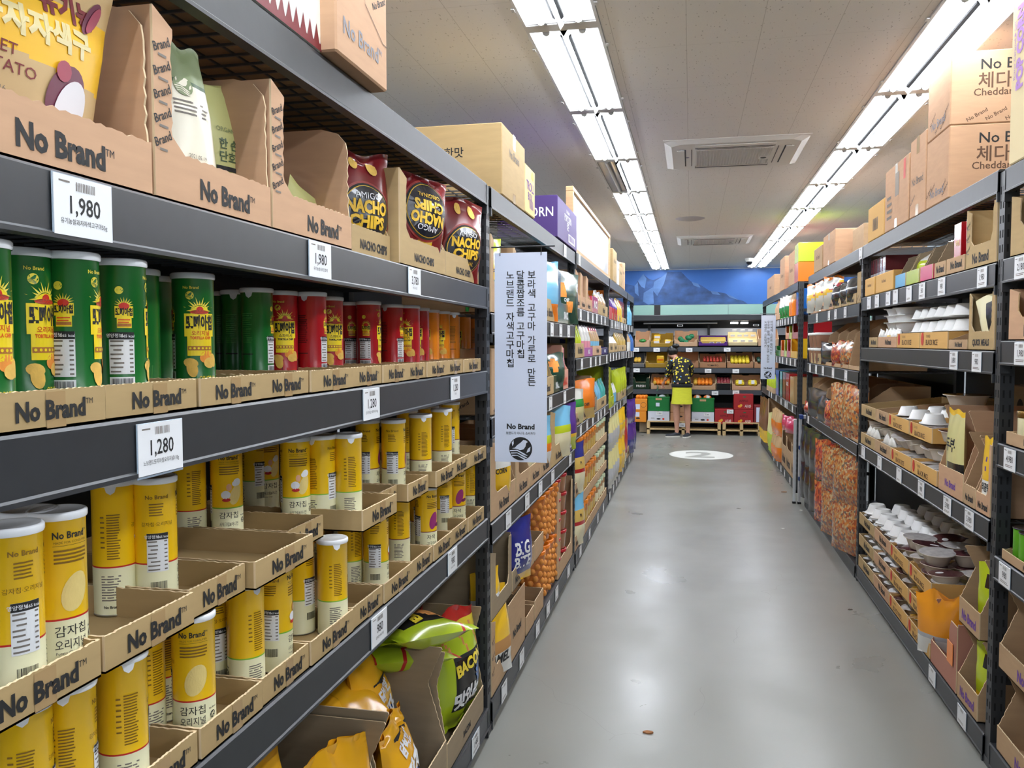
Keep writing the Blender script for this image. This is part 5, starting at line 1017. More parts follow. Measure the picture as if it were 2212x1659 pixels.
for i, (s, d, m, k) in enumerate(((3.02, .06, GC, 'gcan'), (2.94, .05, GC, 'gcan'), (2.86, .05, YC, 'ycan'), (2.98, .14, GC, 'gcan'), (2.90, .13, GC, 'gcan'))):
    jar(k, .037, .115, mat('can_top', (60, 62, 66), .3, .8), m, 'R', s, d, .768, '%s tin can in the tray at the right picture edge, %s one' % ('yellow' if k == 'ycan' else 'green', nth(i)), cat='can', name='tin_can', taper=1.0, lidh=.03, group='tin cans')
for t in (0, 1):
    T(dbox(.5, .45, .285, .085, KRAFT, pl=.0, word='No Brand', ink=INKP, th=.05, depth_top=.05), 'display_box', '%s kraft box with purple lettering at the right picture edge' % ('lower', 'upper')[t], 'cardboard box', 'R', 2.82, .006, .1 + .288 * t, G)
    bag('R', 2.72, .05, .11 + .288 * t, .22, .27, .08, bands((.5, FB['cream']), (1, FB['yellow'])), 'r0a', 'yellow pouch in the %s box with purple lettering' % ('lower', 'upper')[t], 'pouches at the right picture edge')
tags('R0', RBAYS[0][2], ((1, (2203,)), (2, (2208,)), (3, (2191,)), (4, (2187,))), {(1, 0): '2,180', (2, 0): '1,980', (3, 0): '4,980', (4, 0): '980'})

# ------------------------------------------------------------------ rack with the rice bowls
z = 2.102
CH = [('No Brand', .78, .045, INK)]
for i in (0, 1):
    b = carton(.33, .46, .295, KRAFTP, [('No Brand', .12, .05, mat('ink_slate', (130, 132, 140), .6))], [('No Brand', .74, .06, INK), ('\uccb4\ub2e4\uce58\uc988', .5, .07, INKB), ('Cheddar Cheese', .38, .042, INKB)], tape=None, pat=4, ink=INKB)
    T(b, 'carton', '%s of two stacked cheddar cheese cartons on top of the bowl rack' % ('lower', 'upper')[i], 'carton', 'R', 3.925, .0, z + .297 * i, 'stacked cheddar cartons')
T(carton(.27, .4, .37, KRAFTP, [('No Brand', .4, .05, INKG)], None, pat=1, ink=INKG), 'carton', 'tall kraft carton with green clip beside the cheddar cartons', 'carton', 'R', 4.245, .0, z)
b = carton(.5, .4, .33, KRAFTP, None, None, tape=TAPEW, ink=INKG); b.rect(-.02, .06, .16, .28, mat('grey_print', (150, 140, 128), .7), flat(-.001)); b.rect(.15, .19, .22, .32, INKR, flat(-.001)); b.lines(-.2, -.08, .06, .2, 4, INKG, flat(-.001))
T(b, 'carton', 'kraft carton with grey print and small red mark on top of the bowl rack', 'carton', 'R', 4.66, .0, z)
b = carton(.42, .36, .2, mat('board_amber', (214, 168, 96), .7), None, [('\uc2a4\ud399', .6, .05, INKB)], tape=None); b.bars(-.08, .06, .05, .12, INKG, flat(-.001), 12)
T(b, 'carton', 'small amber carton at the far end of the bowl rack top', 'carton', 'R', 5.14, .0, z)
T(carton(.46, .4, .33, KRAFTP, None, None, tape=None), 'carton', 'kraft carton peeking up behind the amber carton', 'carton', 'R', 5.22, .37, z) if 0 else None
z = 1.781; G = 'boxes of the rice bowl rack'; GP = 'packs of the rice bowl rack'; AMB = mat('board_amber', (214, 168, 96), .7); MPK = film('maroon_pack', (92, 34, 40))
for i, (a, c) in enumerate(((1866, 1887), (1889, 1926))):
    p, q = span('R', a, c); T(carton(q - p - .01, .4, .105, AMB, [('No Brand', .5, .025, INKB)], [('No Brand', .5, .03, INKB)], tape=None), 'carton', 'low amber carton under the maroon packs, %s' % ('farther', 'nearer')[i], 'carton', 'R', (p + q) / 2, .0, z, G)
p, q = span('R', 1890, 1930, .1)
for i in range(6): box_pack((q - p) / 6 - .01, .2, .115, MPK, 'R', p + (q - p) * (i + .5) / 6, .05, z + .107, 'maroon pack standing on the amber cartons, %s from the red boxes' % nth(i), GP, word=None, band=(.1, .25, FB['silver']))
for i, (a, c, m, lb) in enumerate(((1930, 1952, FB['sky'], 'pale blue'), (1953, 1981, FB['lime'], 'pale green'), (1983, 2010, FB['hot'], 'pink'))):
    p, q = span('R', a, c); T(dbox(q - p - .01, .4, .22, .065, KRAFTG, pl=0, pr=0, word='', depth_top=.8), 'display_box', 'open kraft box with sloping sides behind the %s front' % lb, 'cardboard box', 'R', (p + q) / 2, .016, z, G)
    T(tray(q - p - .01, .012, .068, m, word='', tape=False, jag=0), 'tray_front', '%s printed carton front on the shelf of the red boxes' % lb, 'carton front', 'R', (p + q) / 2, .002, z, G)
bag('R', S('R', 1958), .06, z + .07, .2, .1, .05, bands((.5, FB['lime']), (1, FB['white'])), 'r1a', 'pale green pouch flopping over its carton front', GP, tilt=-.6)
for i, (a, c) in enumerate(((2012, 2036), (2038, 2077))):
    p, q = span('R', a, c); T(tray(q - p - .01, .38, .065, KRAFT, word='No Brand', tape=False, hb=.2 - .13 * i, jag=.002), 'cardboard_tray', 'kraft tray %s' % ('left of the red boxes', 'holding the red boxes')[i], 'cardboard tray', 'R', (p + q) / 2, .004, z, G)
REDB = film('red_box', (170, 28, 36))
for i, (px, wd) in enumerate(((2046, .09), (2069, .06))): box_pack(wd, .22, .205, REDB, 'R', S('R', px), .03, z + .004, 'tall red box with gold lettering, %s the big tan box' % ('farther from', 'nearest')[i], GP, word='\uce74\ub808', ink=NAY)
p, q = span('R', 2079, 2145); T(dbox(q - p - .01, .42, .228, .085, KRAFTT, pl=.05, pr=.04, word='No Brand', th=.05, pat=3), 'display_box', 'big empty tan display box next to the slotted post', 'cardboard box', 'R', (p + q) / 2, .004, z, G)
z = 1.472
tr('R', 1875, 1893, z, .06, 'small tan tray at the far end of the white bowl shelf', group=G); tr('R', 1894, 1935, z, .06, 'kraft tray of folded lids on the white bowl shelf', group=G, m=KRAFTP)
for i, px in enumerate((1890, 1902, 1908, 1916, 1924)): bag('R', S('R', px), .04, z + .02, .09, .085, .05, bands((.5, FB['white']), (.6, FB['yellow'] if i == 2 else FB['white']), (1, FB['white'])), 'r1b%d' % (i == 2), 'small white folded cup in the kraft tray, %s from the far end' % nth(i), GP, taper=.6)
RS = mat('rice_seal', (190, 50, 40), .6); bb = 0
for i, (a, c) in enumerate(((1936, 1985), (1985.5, 2045))):
    p, q = span('R', a, c); b = tray(q - p - .006, .42, .075, AMB, word='', tape=False, jag=0)
    w = q - p; b.ell(-w * .40, .045, .022, .03, RS, flat(-.0012), 16); b.text('BLACK RICE', -w * .05, .018, .034, INKB, flat(-.0012), bold=.01, wmax=w * .5); b.text('COOKED', -w * .18, .052, .016, INKB, flat(-.0012))
    T(b, 'cardboard_tray', 'amber black rice tray under the white bowls, %s' % ('farther', 'nearer')[i], 'cardboard tray', 'R', (p + q) / 2, .004, z, G)
n = 0
for lay in (0, 1):
    for dd in (.09, .235):
        for k in range(6):
            s = 4.42 - .128 * k
            if lay and (k in ()): continue
            bowl('white', 'R', s, dd, z + .078 + .064 * lay, 'white upturned bowl, black rice trays, %s layer, %s row, %s from the far end' % (('lower', 'upper')[lay], ('front', 'back')[dd > .1], nth(k)), R=.064, flip=True, tilt=(.05 * (RND.random() - .5), .05 * (RND.random() - .5)), group='upturned white bowls')
for lay in range(3):
    for k in range(2): bowl('white', 'R', 4.98 - .2 * k, .12, z + .066 + .038 * lay, 'wide white dish at the far end, %s up, %s pile' % (nth(lay), ('farther', 'nearer')[k]), R=.095, flip=False, group='stacked white dishes')
p, q = span('R', 2047, 2087); T(tray(q - p - .008, .4, .04, KRAFT, word='No Brand', tape=False, hb=.2, jag=.002), 'cardboard_tray', 'kraft box with sloping side between the bowls and the quick meals box', 'cardboard box', 'R', (p + q) / 2, .004, z, G)
p, q = span('R', 2089, 2145); T(dbox(q - p - .008, .42, .215, .07, KRAFTT, pl=.028, pr=.03, word='QUICK MEALS', th=.032, jag=.004), 'display_box', 'tan quick meals display box with a black pouch inside', 'cardboard box', 'R', (p + q) / 2, .004, z, G)
bag('R', (p + q) / 2 - .05, .05, z + .02, .15, .19, .06, lambda u, v: FB['black'] if (.3 < v < .85 and u > .35) else FB['cream'], 'r1c', 'black and clear pouch leaning in the quick meals box', GP, roll=-.3)
# shelf of bowls, two storeys of trays
z = .876
def two(zz, segs, dep, lbl, hb):
    for i, (a, c, m, kind) in enumerate(segs):
        p, q = span('R', a, c); w = q - p; b = tray(w - .008, dep, .07, m, word='' if kind else 'No Brand', tape=False, jag=.002, hb=hb)
        if kind: b.ell(-w * .40, .04, .02, .028, RS, flat(-.0012), 16); b.text('BLACK RICE', -w * .02, .012, .032, INKB, flat(-.0012), bold=.01, wmax=w * .55); b.text('COOKED', -w * .2, .046, .015, INKB, flat(-.0012))
        T(b, 'cardboard_tray', '%s, %s from the far end' % (lbl, nth(i)), 'cardboard tray', 'R', (p + q) / 2, .004, zz, G)
two(z, ((1862, 1892, KRAFTT, 0), (1893, 1927, KRAFT, 0), (1928, 1972, AMB, 1), (1973, 2029, AMB, 1)), .42, 'lower rice tray at hip height', .07)
two(z + .175, ((1862, 1893, KRAFTT, 0), (1894, 1920, KRAFT, 0), (1921, 1966, AMB, 1), (1967, 2016, AMB, 1)), .46, 'upper rice tray at hip height', .12)
def field(s0, s1, n, rows, z, kind, lb, R=.062, flip=False, dy=.135, d0=.085, tl=.12, group='rice bowls'):
    for r in range(rows):
        for k in range(n):
            s = s0 + (s1 - s0) * k / max(1, n - 1)
            bowl(kind[(k + r) % len(kind)] if isinstance(kind, tuple) else kind, 'R', s, d0 + dy * r, z + (tl * .03 if tl else 0), '%s, %s row, %s from the far end' % (lb, ('front', 'middle', 'back')[r], nth(k)), R=R, flip=flip, tilt=(tl * (RND.random() - .5), tl * (RND.random() - .5)), group=group)
field(5.41, 3.92, 12, 1, z + .008, 'cream', 'pale rice bowl crowded in the lower tray')
field(5.41, 3.92, 12, 1, z + .07, 'cream', 'pale rice bowl heaped above the lower tray', tl=.5)
for k, px in enumerate((1873, 1880, 1887, 1909, 1920)): bag('R', S('R', px), .03, z + .05, .1, .07, .04, bands((1, FB['white'])), 'r1d', 'white folded cup corner sticking up from the lower trays, %s' % nth(k), GP, taper=.8)
field(4.72, 4.02, 5, 2, z + .185, ('cream', 'cream', 'cream'), 'pale bowl on the upper hip height tray', tl=.1)
field(4.66, 4.2, 3, 2, z + .24, 'white', 'white upturned bowl topping the upper tray', flip=True, tl=.1)
field(4.0, 3.9, 2, 3, z + .185, 'dark', 'dark film bowl in the near upper tray', tl=.2)
bowl('soup', 'R', 4.18, .22, z + .305, 'wide soup bowl with brown film on top of the pale bowls', R=.1, group='rice bowls')
bowl('cream', 'R', 3.95, .36, z + .26, 'wide pale bowl tilted at the rear of the upper tray', R=.085, tilt=(.25, 0), group='rice bowls')
p, q = span('R', 2032, 2086); T(dbox(q - p - .008, .4, .36, .11, KRAFTP, pl=0, pr=0, word='No Brand', ink=INKP, th=.04, depth_top=.05), 'display_box', 'kraft box with the yellow rice pouch beside the bowl trays', 'cardboard box', 'R', (p + q) / 2, .004, z, G)
bag('R', (p + q) / 2 + .02, .03, z + .05, .21, .3, .07, lambda u, v: FB['black'] if (v < .3 and u > .3) else FB['yellow'] if v > .93 else FB['pale'], 'r1e', 'pale yellow rice pouch with black bowl picture', GP, base=1, word='\ub450\ubd80', wz=.45, wh=.06)
p, q = span('R', 2087, 2113); T(dbox(q - p - .008, .4, .28, .08, KRAFT, pl=0, pr=0, word='No Brand', th=.035, depth_top=.04), 'display_box', 'empty looking kraft box in the middle of the three pouch boxes', 'cardboard box', 'R', (p + q) / 2, .004, z, G)
p, q = span('R', 2114, 2146); T(dbox(q - p - .008, .4, .27, .075, KRAFTP, pl=.0, pr=.02, word='No Brand', th=.035, depth_top=.04), 'display_box', 'kraft pouch box nearest the slotted post at hip height', 'cardboard box', 'R', (p + q) / 2, .004, z, G)
bag('R', (p + q) / 2, .025, z + .04, .12, .24, .05, lambda u, v: FB['white'] if v < .35 else FB['purple'] if (abs(u - .7) + abs(v - .6) < .25 and abs(u - .7) + abs(v - .6) > .2) else FB['yellow'], 'r1f', 'yellow and white soup pouch in the box nearest the post', GP, base=1, word='\uaf2c\ub9ac\uacf0\ud0d5', wz=.2, wh=.035)
T(carton(.4, .1, .3, KRAFTT, [('No Brand', .7, .05, INKB)], None, tape=None), 'carton', 'tan carton standing in shadow behind the hip height bowls', 'carton', 'R', 5.0, .48, z + .02)
b = carton(.3, .1, .4, KRAFTG, None, None, tape=None); b.ell(0, .26, .05, .08, INK, flat(-.001), 16)
T(b, 'carton', 'grey kraft carton with a dark oval behind the hip height bowls', 'carton', 'R', 4.3, .485, z + .02)
# bottom shelf: three storeys
z = .103
for t in range(3):
    two(z + .135 * t, ((1862, 1895, KRAFTT, 0), (1896, 1930, KRAFTP, 0), (1931, 1972, AMB, 1), (1973, 2022, AMB, 1)), .46, ('lowest', 'middle', 'topmost')[t] + ' storey rice tray on the bottom shelf', .07)
    zz = z + .135 * t
    field(5.4, 4.72, 6, 1, zz + .01, 'white', 'white cup bowl, %s bottom shelf trays' % ('lowest', 'middle', 'topmost')[t], tl=.15); field(4.6, 3.95, 5, 1, zz + .01, ('dark', 'cream', 'soup'), 'film lidded bowl, %s bottom shelf trays' % ('lowest', 'middle', 'topmost')[t], tl=.2)
    if t < 2: field(5.4, 3.95, 11, 1, zz + .066, ('cream',), 'pale bowl squeezed above %s bottom trays' % ('lowest', 'middle')[t], tl=.3)
zz = z + .28
field(5.36, 4.6, 6, 3, zz + .02, 'white', 'white bowl standing open on the topmost storey', R=.069, dy=.142, tl=.06)
field(5.36, 4.6, 6, 3, zz + .076, 'white', 'white upturned bowl of the bottom shelf heap', R=.069, dy=.142, flip=True, tl=.08, group='heaped white bowls')
field(4.42, 3.95, 4, 3, zz + .03, ('dark', 'cream', 'dark'), 'dark film rice bowl heaped on the topmost storey', R=.07, tl=.2, group='heaped dark film bowls')
field(4.4, 4.1, 3, 2, zz + .085, ('cream', 'dark'), 'rice bowl crowning the dark film heap', R=.075, tl=.25, group='heaped dark film bowls')
T(carton(.5, .1, .42, KRAFTT, None, None, tape=None, pat=0), 'carton', 'tan carton with vertical print behind the white bowl heap', 'carton', 'R', 5.1, .485, z + .02)
p, q = span('R', 2024, 2082); PINKB = mat('board_rose', (176, 124, 106), .75)
T(dbox(q - p - .008, .42, .28, .1, PINKB, pl=0, pr=.1, word='', depth_top=.05, pat=0), 'display_box', 'rose brown box of orange pouches on the bottom shelf', 'cardboard box', 'R', (p + q) / 2, .004, z, G)
ORP = film('orange_pouch', (246, 160, 40))
bag('R', S('R', 2048, .05), .05, z + .015, .2, .29, .1, bands((.25, FB['white']), (.35, FB['silver']), (1, ORP)), 'r1g', 'bright orange pouch hanging out of the rose brown box', GP, rot=.9, tilt=.1, wr=3)
bag('R', S('R', 2066, .12), .12, z + .02, .19, .27, .1, bands((.3, FB['silver']), (1, ORP)), 'r1h', 'second orange pouch beside the overhanging one', GP, rot=.8, wr=3)
bag('R', S('R', 2082, .2), .2, z + .1, .2, .22, .1, bands((1, mat('film_mint', (206, 220, 196), .25, 0, .5))), 'r1i', 'crumpled pale mint pouch behind the orange pouches', GP, wr=3)
box_pack(.07, .003, .09, mat('orange_sticker', (240, 150, 90), .5), 'R', p + .07, -.003, z + .1, 'small bright orange sticker tag on the rose brown box', GP, cat='sticker', name='sticker')
p, q = span('R', 2084, 2130)
for t in (0, 1):
    T(dbox(q - p - .008, .44, .3, .1, KRAFT, pl=0, pr=0, word='No Brand', ink=INKP, th=.05, depth_top=.04), 'display_box', '%s kraft box with purple lettering beside the slotted post foot' % ('lower', 'upper')[t], 'cardboard box', 'R', (p + q) / 2, .004, z + .305 * t, G)
    bag('R', p + .09, .07, z + .305 * t + .02, .14, .24, .06, lambda u, v: FB['black'] if (u - .5) ** 2 + (v - .75) ** 2 < .02 else FB['lime'] if v > .2 else FB['yellow'], 'r1j', 'yellow noodle pouch in the %s box beside the post foot' % ('lower', 'upper')[t], GP)
tags('R1', RBAYS[1][2], ((1, (1877, 1894, 1918, 1934, 1963, 1991, 2033, 2120)), (2, (2063, 2113)), (3, (1871, 1907, 1950, 1999, 2057, 2106)), (4, (2033, 2101))), {(1, 7): '1,980', (1, 6): '980', (1, 5): '580', (2, 0): '1,880', (2, 1): '980', (3, 4): '5,980', (3, 5): '5,980', (3, 3): '980'})

# ------------------------------------------------------------------ noodle rack
z = 2.102; G = 'cartons on the noodle rack'
T(carton(.56, .45, .245, KRAFTP, None, [('\ubd80\uc0b0', .22, .05, INKB)], tape=TAPEW), 'carton', 'wide kraft carton on top of the noodle rack', 'carton', 'R', 6.8, .0, z, G)
T(carton(.45, .4, .2, KRAFT, [('No Brand', .5, .05, INKB)], None, tape=None), 'carton', 'shorter kraft carton on the noodle rack beside the green carton', 'carton', 'R', 7.36, .0, z, G)
T(carton(.4, .4, .21, KRAFT, None, None, tape=None), 'carton', 'kraft carton hidden behind the wide one on the noodle rack', 'carton', 'R', 6.2, .1, z, G)
z = 1.753; G = 'boxes of the noodle rack'; GP = 'noodle packs'
def speck(name, cols, scale=34):
    m = mat(name, cols[0], .22, 0, .6, coat=.3); nt, b = nodes(m); tc = nt.nodes.new('ShaderNodeTexCoord'); vo = nt.nodes.new('ShaderNodeTexVoronoi'); vo.inputs['Scale'].default_value = scale
    sp = nt.nodes.new('ShaderNodeSeparateColor'); cr = nt.nodes.new('ShaderNodeValToRGB'); cr.color_ramp.interpolation = 'CONSTANT'; nt.links.new(tc.outputs['Object'], vo.inputs['Vector']); nt.links.new(vo.outputs['Color'], sp.inputs[0]); nt.links.new(sp.outputs[0], cr.inputs[0]); nt.links.new(cr.outputs[0], b.inputs['Base Color'])
    e = cr.color_ramp.elements; e[0].color = lin(cols[0]) + (1,); e[1].position = 1 / len(cols); e[1].color = lin(cols[1]) + (1,)
    for i in range(2, len(cols)): q = e.new(i / len(cols)); q.color = lin(cols[i]) + (1,)
    return m
NOO = {'orange': speck('noodle_orange', [(180, 100, 50), (178, 130, 84), (196, 164, 120), (150, 74, 46), (104, 92, 84), (196, 122, 60)], 60), 'red': speck('noodle_red', [(160, 40, 36), (190, 70, 46), (210, 120, 60), (120, 30, 34)], 50), 'black': speck('noodle_black', [(30, 30, 32), (46, 44, 46), (60, 56, 58), (26, 26, 28)], 20)}
def noodle(u, v): return FB['red'] if (.55 < v < .8 and u > .5) else FB['yellow'] if abs(v - .45 - .3 * u) < .12 else FB['clear'] if v < .9 else FB['orange']
for i, (a, c) in enumerate(((1748.5, 1764), (1765, 1781), (1782, 1798))): tr('R', a, c, z, .075, 'kraft tray of clear red and yellow noodle packs, %s from the far end' % nth(i), group=G, m=KRAFTP); bag('R', S('R', (a + c) / 2), .03, z + .01, abs(S('R', a) - S('R', c)) * .85, .25, .12, noodle, 'n%d' % i, 'clear noodle pack with red and yellow print, %s from the far end' % nth(i), GP, wr=2)
for i, (a, c) in enumerate(((1799.5, 1814), (1815, 1828), (1829, 1845))): db('R', a, c, z, .16, .07, 'tan box of shiny black packs, %s from the far end' % nth(i), group=G, m=KRAFTT, pl=0, word='No Brand'); bag('R', S('R', (a + c) / 2), .03, z + .02, abs(S('R', a) - S('R', c)) * .85, .15, .12, bands((1, FB['black'])), 'nb%d' % i, 'shiny black pack in a tan box, upper shelf, %s from the far end' % nth(i), GP, wr=2)
p, q = span('R', 1845.5, 1857); T(carton(q - p - .01, .3, .2, KRAFTT, None, [('No Brand', .5, .04, INKB)], tape=None, pat=2), 'carton', 'tan carton with slanted print by the noodle rack post', 'carton', 'R', (p + q) / 2, .01, z, G)
z = 1.32
tr('R', 1751, 1776, z, .09, 'tan tray of lidded cups on the noodle rack', group=G)
for t in (0, 1):
    for i, px in enumerate((1775, 1783, 1791)): jar('ncup', .11, .13, WHITE, mat('clear_cup', (150, 110, 90), .2, 0, .5), 'R', S('R', px, .1), .1, z + .005 + .132 * t, 'white lidded cup on the noodle rack, %s layer, %s from the far end' % (('lower', 'upper')[t], nth(i)), group='lidded cups')
for i, (a, c, m, nm) in enumerate(((1777, 1796, 'black', 'black'), (1797, 1814, 'red', 'red orange'), (1815, 1831, 'orange', 'orange'), (1832, 1855, None, ''))):
    db('R', a, c, z, .34, .03, 'tall kraft box with sloping top on the noodle rack, %s from the far end' % nth(i), group=G, m=KRAFT, pl=0, word='', dep=.4)
    if m: w = abs(S('R', a) - S('R', c)); bag('R', S('R', (a + c) / 2), .04, z + .01, w * .8, .18, .14, lambda u, v, m=m: NOO[m], 'nm' + m, '%s noodle pack low in the tall kraft box' % nm, GP, wr=2)
z = .859
for i, (a, c, m, h, nm) in enumerate(((1745.5, 1756, 'red', .1, 'small red'), (1757, 1774, 'black', .24, 'black'), (1775, 1790, 'black', .2, 'second black'), (1791, 1806, 'red', .2, 'red'), (1807, 1830, 'orange', .34, 'tall orange'), (1832, 1856, 'orange', .36, 'tallest orange'))):
    db('R', a, c, z, .37, .02, 'tall kraft noodle box on the lower shelf, %s from the far end' % nth(i), group=G, m=KRAFT, pl=0, word='', dep=.42)
    w = abs(S('R', a) - S('R', c)); bag('R', S('R', (a + c) / 2), .02, z + .01, w * .84, h, .16, lambda u, v, m=m: NOO[m], 'nl%d' % i, '%s noodle multipack on the lower shelf' % nm, GP, wr=2)
z = .083
for t in (0, 1):
    for i, (a, c, m) in enumerate(((1745, 1754, 'black'), (1755, 1766, 'black'), (1767, 1781, 'black'), (1782, 1800, 'red'), (1801, 1825, 'orange'), (1826, 1853, 'orange'))):
        w = abs(S('R', a) - S('R', c)); bag('R', S('R', (a + c) / 2), .0, z + .01 + .33 * t, w * .96, .325, .16, lambda u, v, m=m: NOO[m], 'nk' + m + str(i), '%s noodle multipack on the bottom shelf, %s layer, %s from the far end' % (m, ('lower', 'upper')[t], nth(i)), GP, wr=1.5)
for i, (a, c) in enumerate(((1741, 1781), (1801, 1853))): p, q = span('R', a, c); T(tray(q - p, .3, .02, KRAFT, word='', tape=False, jag=0), 'cardboard_tray', 'flat board between the layers of %s noodle multipacks' % ('black', 'orange')[i], 'cardboard tray', 'R', (p + q) / 2, .06, z + .67, G) if 0 else None
tags('R2', RBAYS[2][2], ((0, (1857,)), (1, (1765, 1791, 1805, 1826)), (2, (1752, 1765, 1780, 1802, 1830)), (3, (1750,))))

# ------------------------------------------------------------------ far right rack behind the ladder
z = 2.112; G = 'cartons on the far right rack'
T(carton(.3, .42, .19, FB['lime'], None, [('No', .2, .06, INK)], tape=None), 'carton', 'lime green carton standing on the orange carton', 'carton', 'R', 8.83, .0, z + .197, G)
T(carton(.3, .42, .195, FB['orange'], None, [('No', .3, .06, INK)], tape=None), 'carton', 'bright orange carton under the lime green one', 'carton', 'R', 8.83, .0, z, G)
for i, (s0, s1, h, dp) in enumerate(((9.0, 9.5, .35, .35), (9.9, 10.4, .38, .35), (11.1, 12.1, .27, .35))): T(carton(s1 - s0, dp, h, KRAFTP, [('No Brand', .4, .06, INKB)], None, tape=None), 'carton', 'kraft carton on the far right rack, %s beyond the lime carton' % nth(i), 'carton', 'R', (s0 + s1) / 2, .0, z, G)
T(carton(.3, .3, .22, FB['hot'], None, None, tape=None), 'carton', 'narrow pink carton between kraft cartons on the far right rack', 'carton', 'R', 9.7, .05, z, G)
G = 'packs of the far right rack'
z = 1.782
row('R', 1676, 1687, 3, .02, z, .24, .12, bands((1, KRAFTP)), 'k1', 'kraft pack on the upper shelf of the far right rack, %s from the far end', G, base=1)
row('R', 1688, 1706, 3, .02, z, .27, .14, bands((.5, FB['green']), (1, FB['white'])), 'k2', 'white and green bag, upper shelf of the far right rack, %s from the far end', G)
row('R', 1706.5, 1714, 2, .02, z, .25, .14, bands((.7, FB['orange']), (1, KRAFT)), 'k3', 'kraft and orange pack beside the blue boxes, %s', G, base=1)
for i, px in enumerate((1716, 1720.5)): box_pack(.14, .25, .26, FB['blue'], 'R', S('R', px), .02, z, 'bright blue box on the far right rack, %s' % ('farther', 'nearer')[i], G)
z = 1.342
for i, (a, c, m, h, t) in enumerate(((1686, 1693, 'orange', .19, 0), (1693.5, 1699, 'lime', .19, 0), (1699.5, 1706, 'hot', .19, 0), (1707, 1721, 'yellow', .2, 0), (1690, 1697, 'orange', .15, 1), (1697.5, 1703, 'lime', .15, 1), (1704, 1721, 'red', .17, 1), (1676, 1685, 'green', .12, 0))):
    p, q = span('R', a, c); T(dbox(q - p - .02, .3, h, .07, FB[m], pl=.06, word='', depth_top=.05), 'display_box', '%s display box on the middle shelf of the far right rack, %s' % ({'hot': 'pink'}.get(m, m), ('lower row', 'upper row')[t]), 'box', 'R', (p + q) / 2, .004 + .03 * t, z + .2 * t, G)
z = .862
row('R', 1660, 1676, 5, .02, z, .24, .15, bands((.3, KRAFT), (1, FB['lime'])), 'k4', 'lime pack on the lower shelf of the far right rack, %s from the far end', G, base=1)
for i, (px, m, nm) in enumerate(((1679.5, 'blue', 'blue'), (1686, 'teal', 'teal'), (1693, 'brown', 'brown'), (1700, 'red', 'red'), (1710, 'tan', 'tan'))): box_pack(.5 - .05 * i, .3, .3 - .02 * (i > 3), FB[m], 'R', S('R', px), .01, z, '%s carton on the lower shelf of the far right rack' % nm, G, word='SNACK' if m == 'red' else None)
z = .093
row('R', 1649, 1660, 4, -.0, z + .02, .6, .2, bands((.3, FB['yellow']), (1, FB['brown'])), 'k5', 'tall brown and yellow sack at the far end of the right rack, %s', G, wr=2)
db('R', 1660.5, 1667, z, .65, .3, 'tall kraft box at the foot of the far right rack', group=G, m=KRAFT, pl=.1)
row('R', 1667.5, 1676, 3, .0, z, .5, .16, bands((.5, FB['lime']), (1, FB['pale'])), 'k6', 'pale yellow pack at the foot of the far right rack, %s from the far end', G)
for t in (0, 1): row('R', 1677, 1690, 3, .0, z + .3 * t, .3, .16, bands((.6, FB['orange']), (1, FB['tan'])), 'k7', ('lower', 'upper')[t] + ' orange pouch at the foot of the far right rack, %s', G, wr=2)
for i, (a, c, h) in enumerate(((1691, 1700, .42), (1700.5, 1711, .38), (1711.5, 1721, .36))): db('R', a, c, z, h, .25, 'kraft box at the ladder end of the far right bottom shelf, %s from far' % nth(i), group=G, m=KRAFT, pl=.08, word='No Brand')
row('R', 1694, 1708, 2, .04, z + .42, .17, .14, bands((1, FB['hot'])), 'k8', 'pink pouch on the kraft boxes of the far right rack, %s', G)
tags('R3', RBAYS[3][2], ((1, (1679, 1682, 1686, 1690, 1696, 1703, 1710, 1717)), (2, (1679, 1686, 1692, 1701, 1709, 1719)), (3, (1664, 1669, 1679, 1690, 1699, 1703, 1715)), (4, (1676, 1684, 1692, 1700, 1712))))

# ------------------------------------------------------------------ hanging signs and the folded ladder
BLK = mat('sign_ink', (32, 32, 34), .6)
def hang_sign(x0, x1, y, z0, z1, cols, label, px, sgn):
    r = empty('hanging_sign', label, 'sign', ((x0 + x1) / 2, y, z0), 0, 'hanging aisle signs'); w = x1 - x0; h = z1 - z0
    b = MB(); b.box(-w / 2, w / 2, 0, .003, 0, h, PAPERB); k = h / .8
    F = flat(-.0008)
    for cx, zt, s in cols:
        q = h - .068 * k
        for c in s:
            if c == ' ': q -= .018 * k; continue
            b.text(c, cx * w, q - .030 * k, .036 * k, BLK, F, bold=.01); q -= .0352 * k
    b.text('No Brand', 0, .128 * k, .0275 * k, BLK, F, bold=.04, wmax=.56 * w); b.text('\ube0c\ub79c\ub4dc\uac00 \uc544\ub2c8\ub2e4. \uc18c\ube44\uc790\ub2e4', 0, .107 * k, .0125 * k, BLK, F, bold=.01, wmax=.56 * w)
    logo(b, 0, .052 * k, .045 * k, BLK, PAPERB, F, 40); b.build('panel', r)
    b = MB(); zr = h + .022; b.tube([(sgn * (w / 2 + .02) * -1, .001, zr), (sgn * (w / 2 + .03), .001, zr)], .003, STEEL, 8); b.build('rod', r)
    for x in (-w * .39, w * .39): b = MB(); b.tube([(x, -.004, h - .012), (x, -.003, h + .004), (x, .001, zr + .004)], .0016, BLACK, 6); b.build('hook', r)
hang_sign(-.735, -.532, 3.075, 1.045, 1.843, ((-.20, 0, '\ub178\ube0c\ub79c\ub4dc \uc790\uc0c9\uace0\uad6c\ub9c8\uce69'), (0.0, 0, '\ub2ec\ucf64\uc9ed\uc870\ub984 \uace0\uad6c\ub9c8\uce69'), (.21, 0, '\ubcf4\ub77c\uc0c9 \uace0\uad6c\ub9c8 \uac00\ub8e8\ub85c \ub9cc\ub4e0')), 'large white sign with three upright lines of writing hung beside the chip cans', 0, 1)
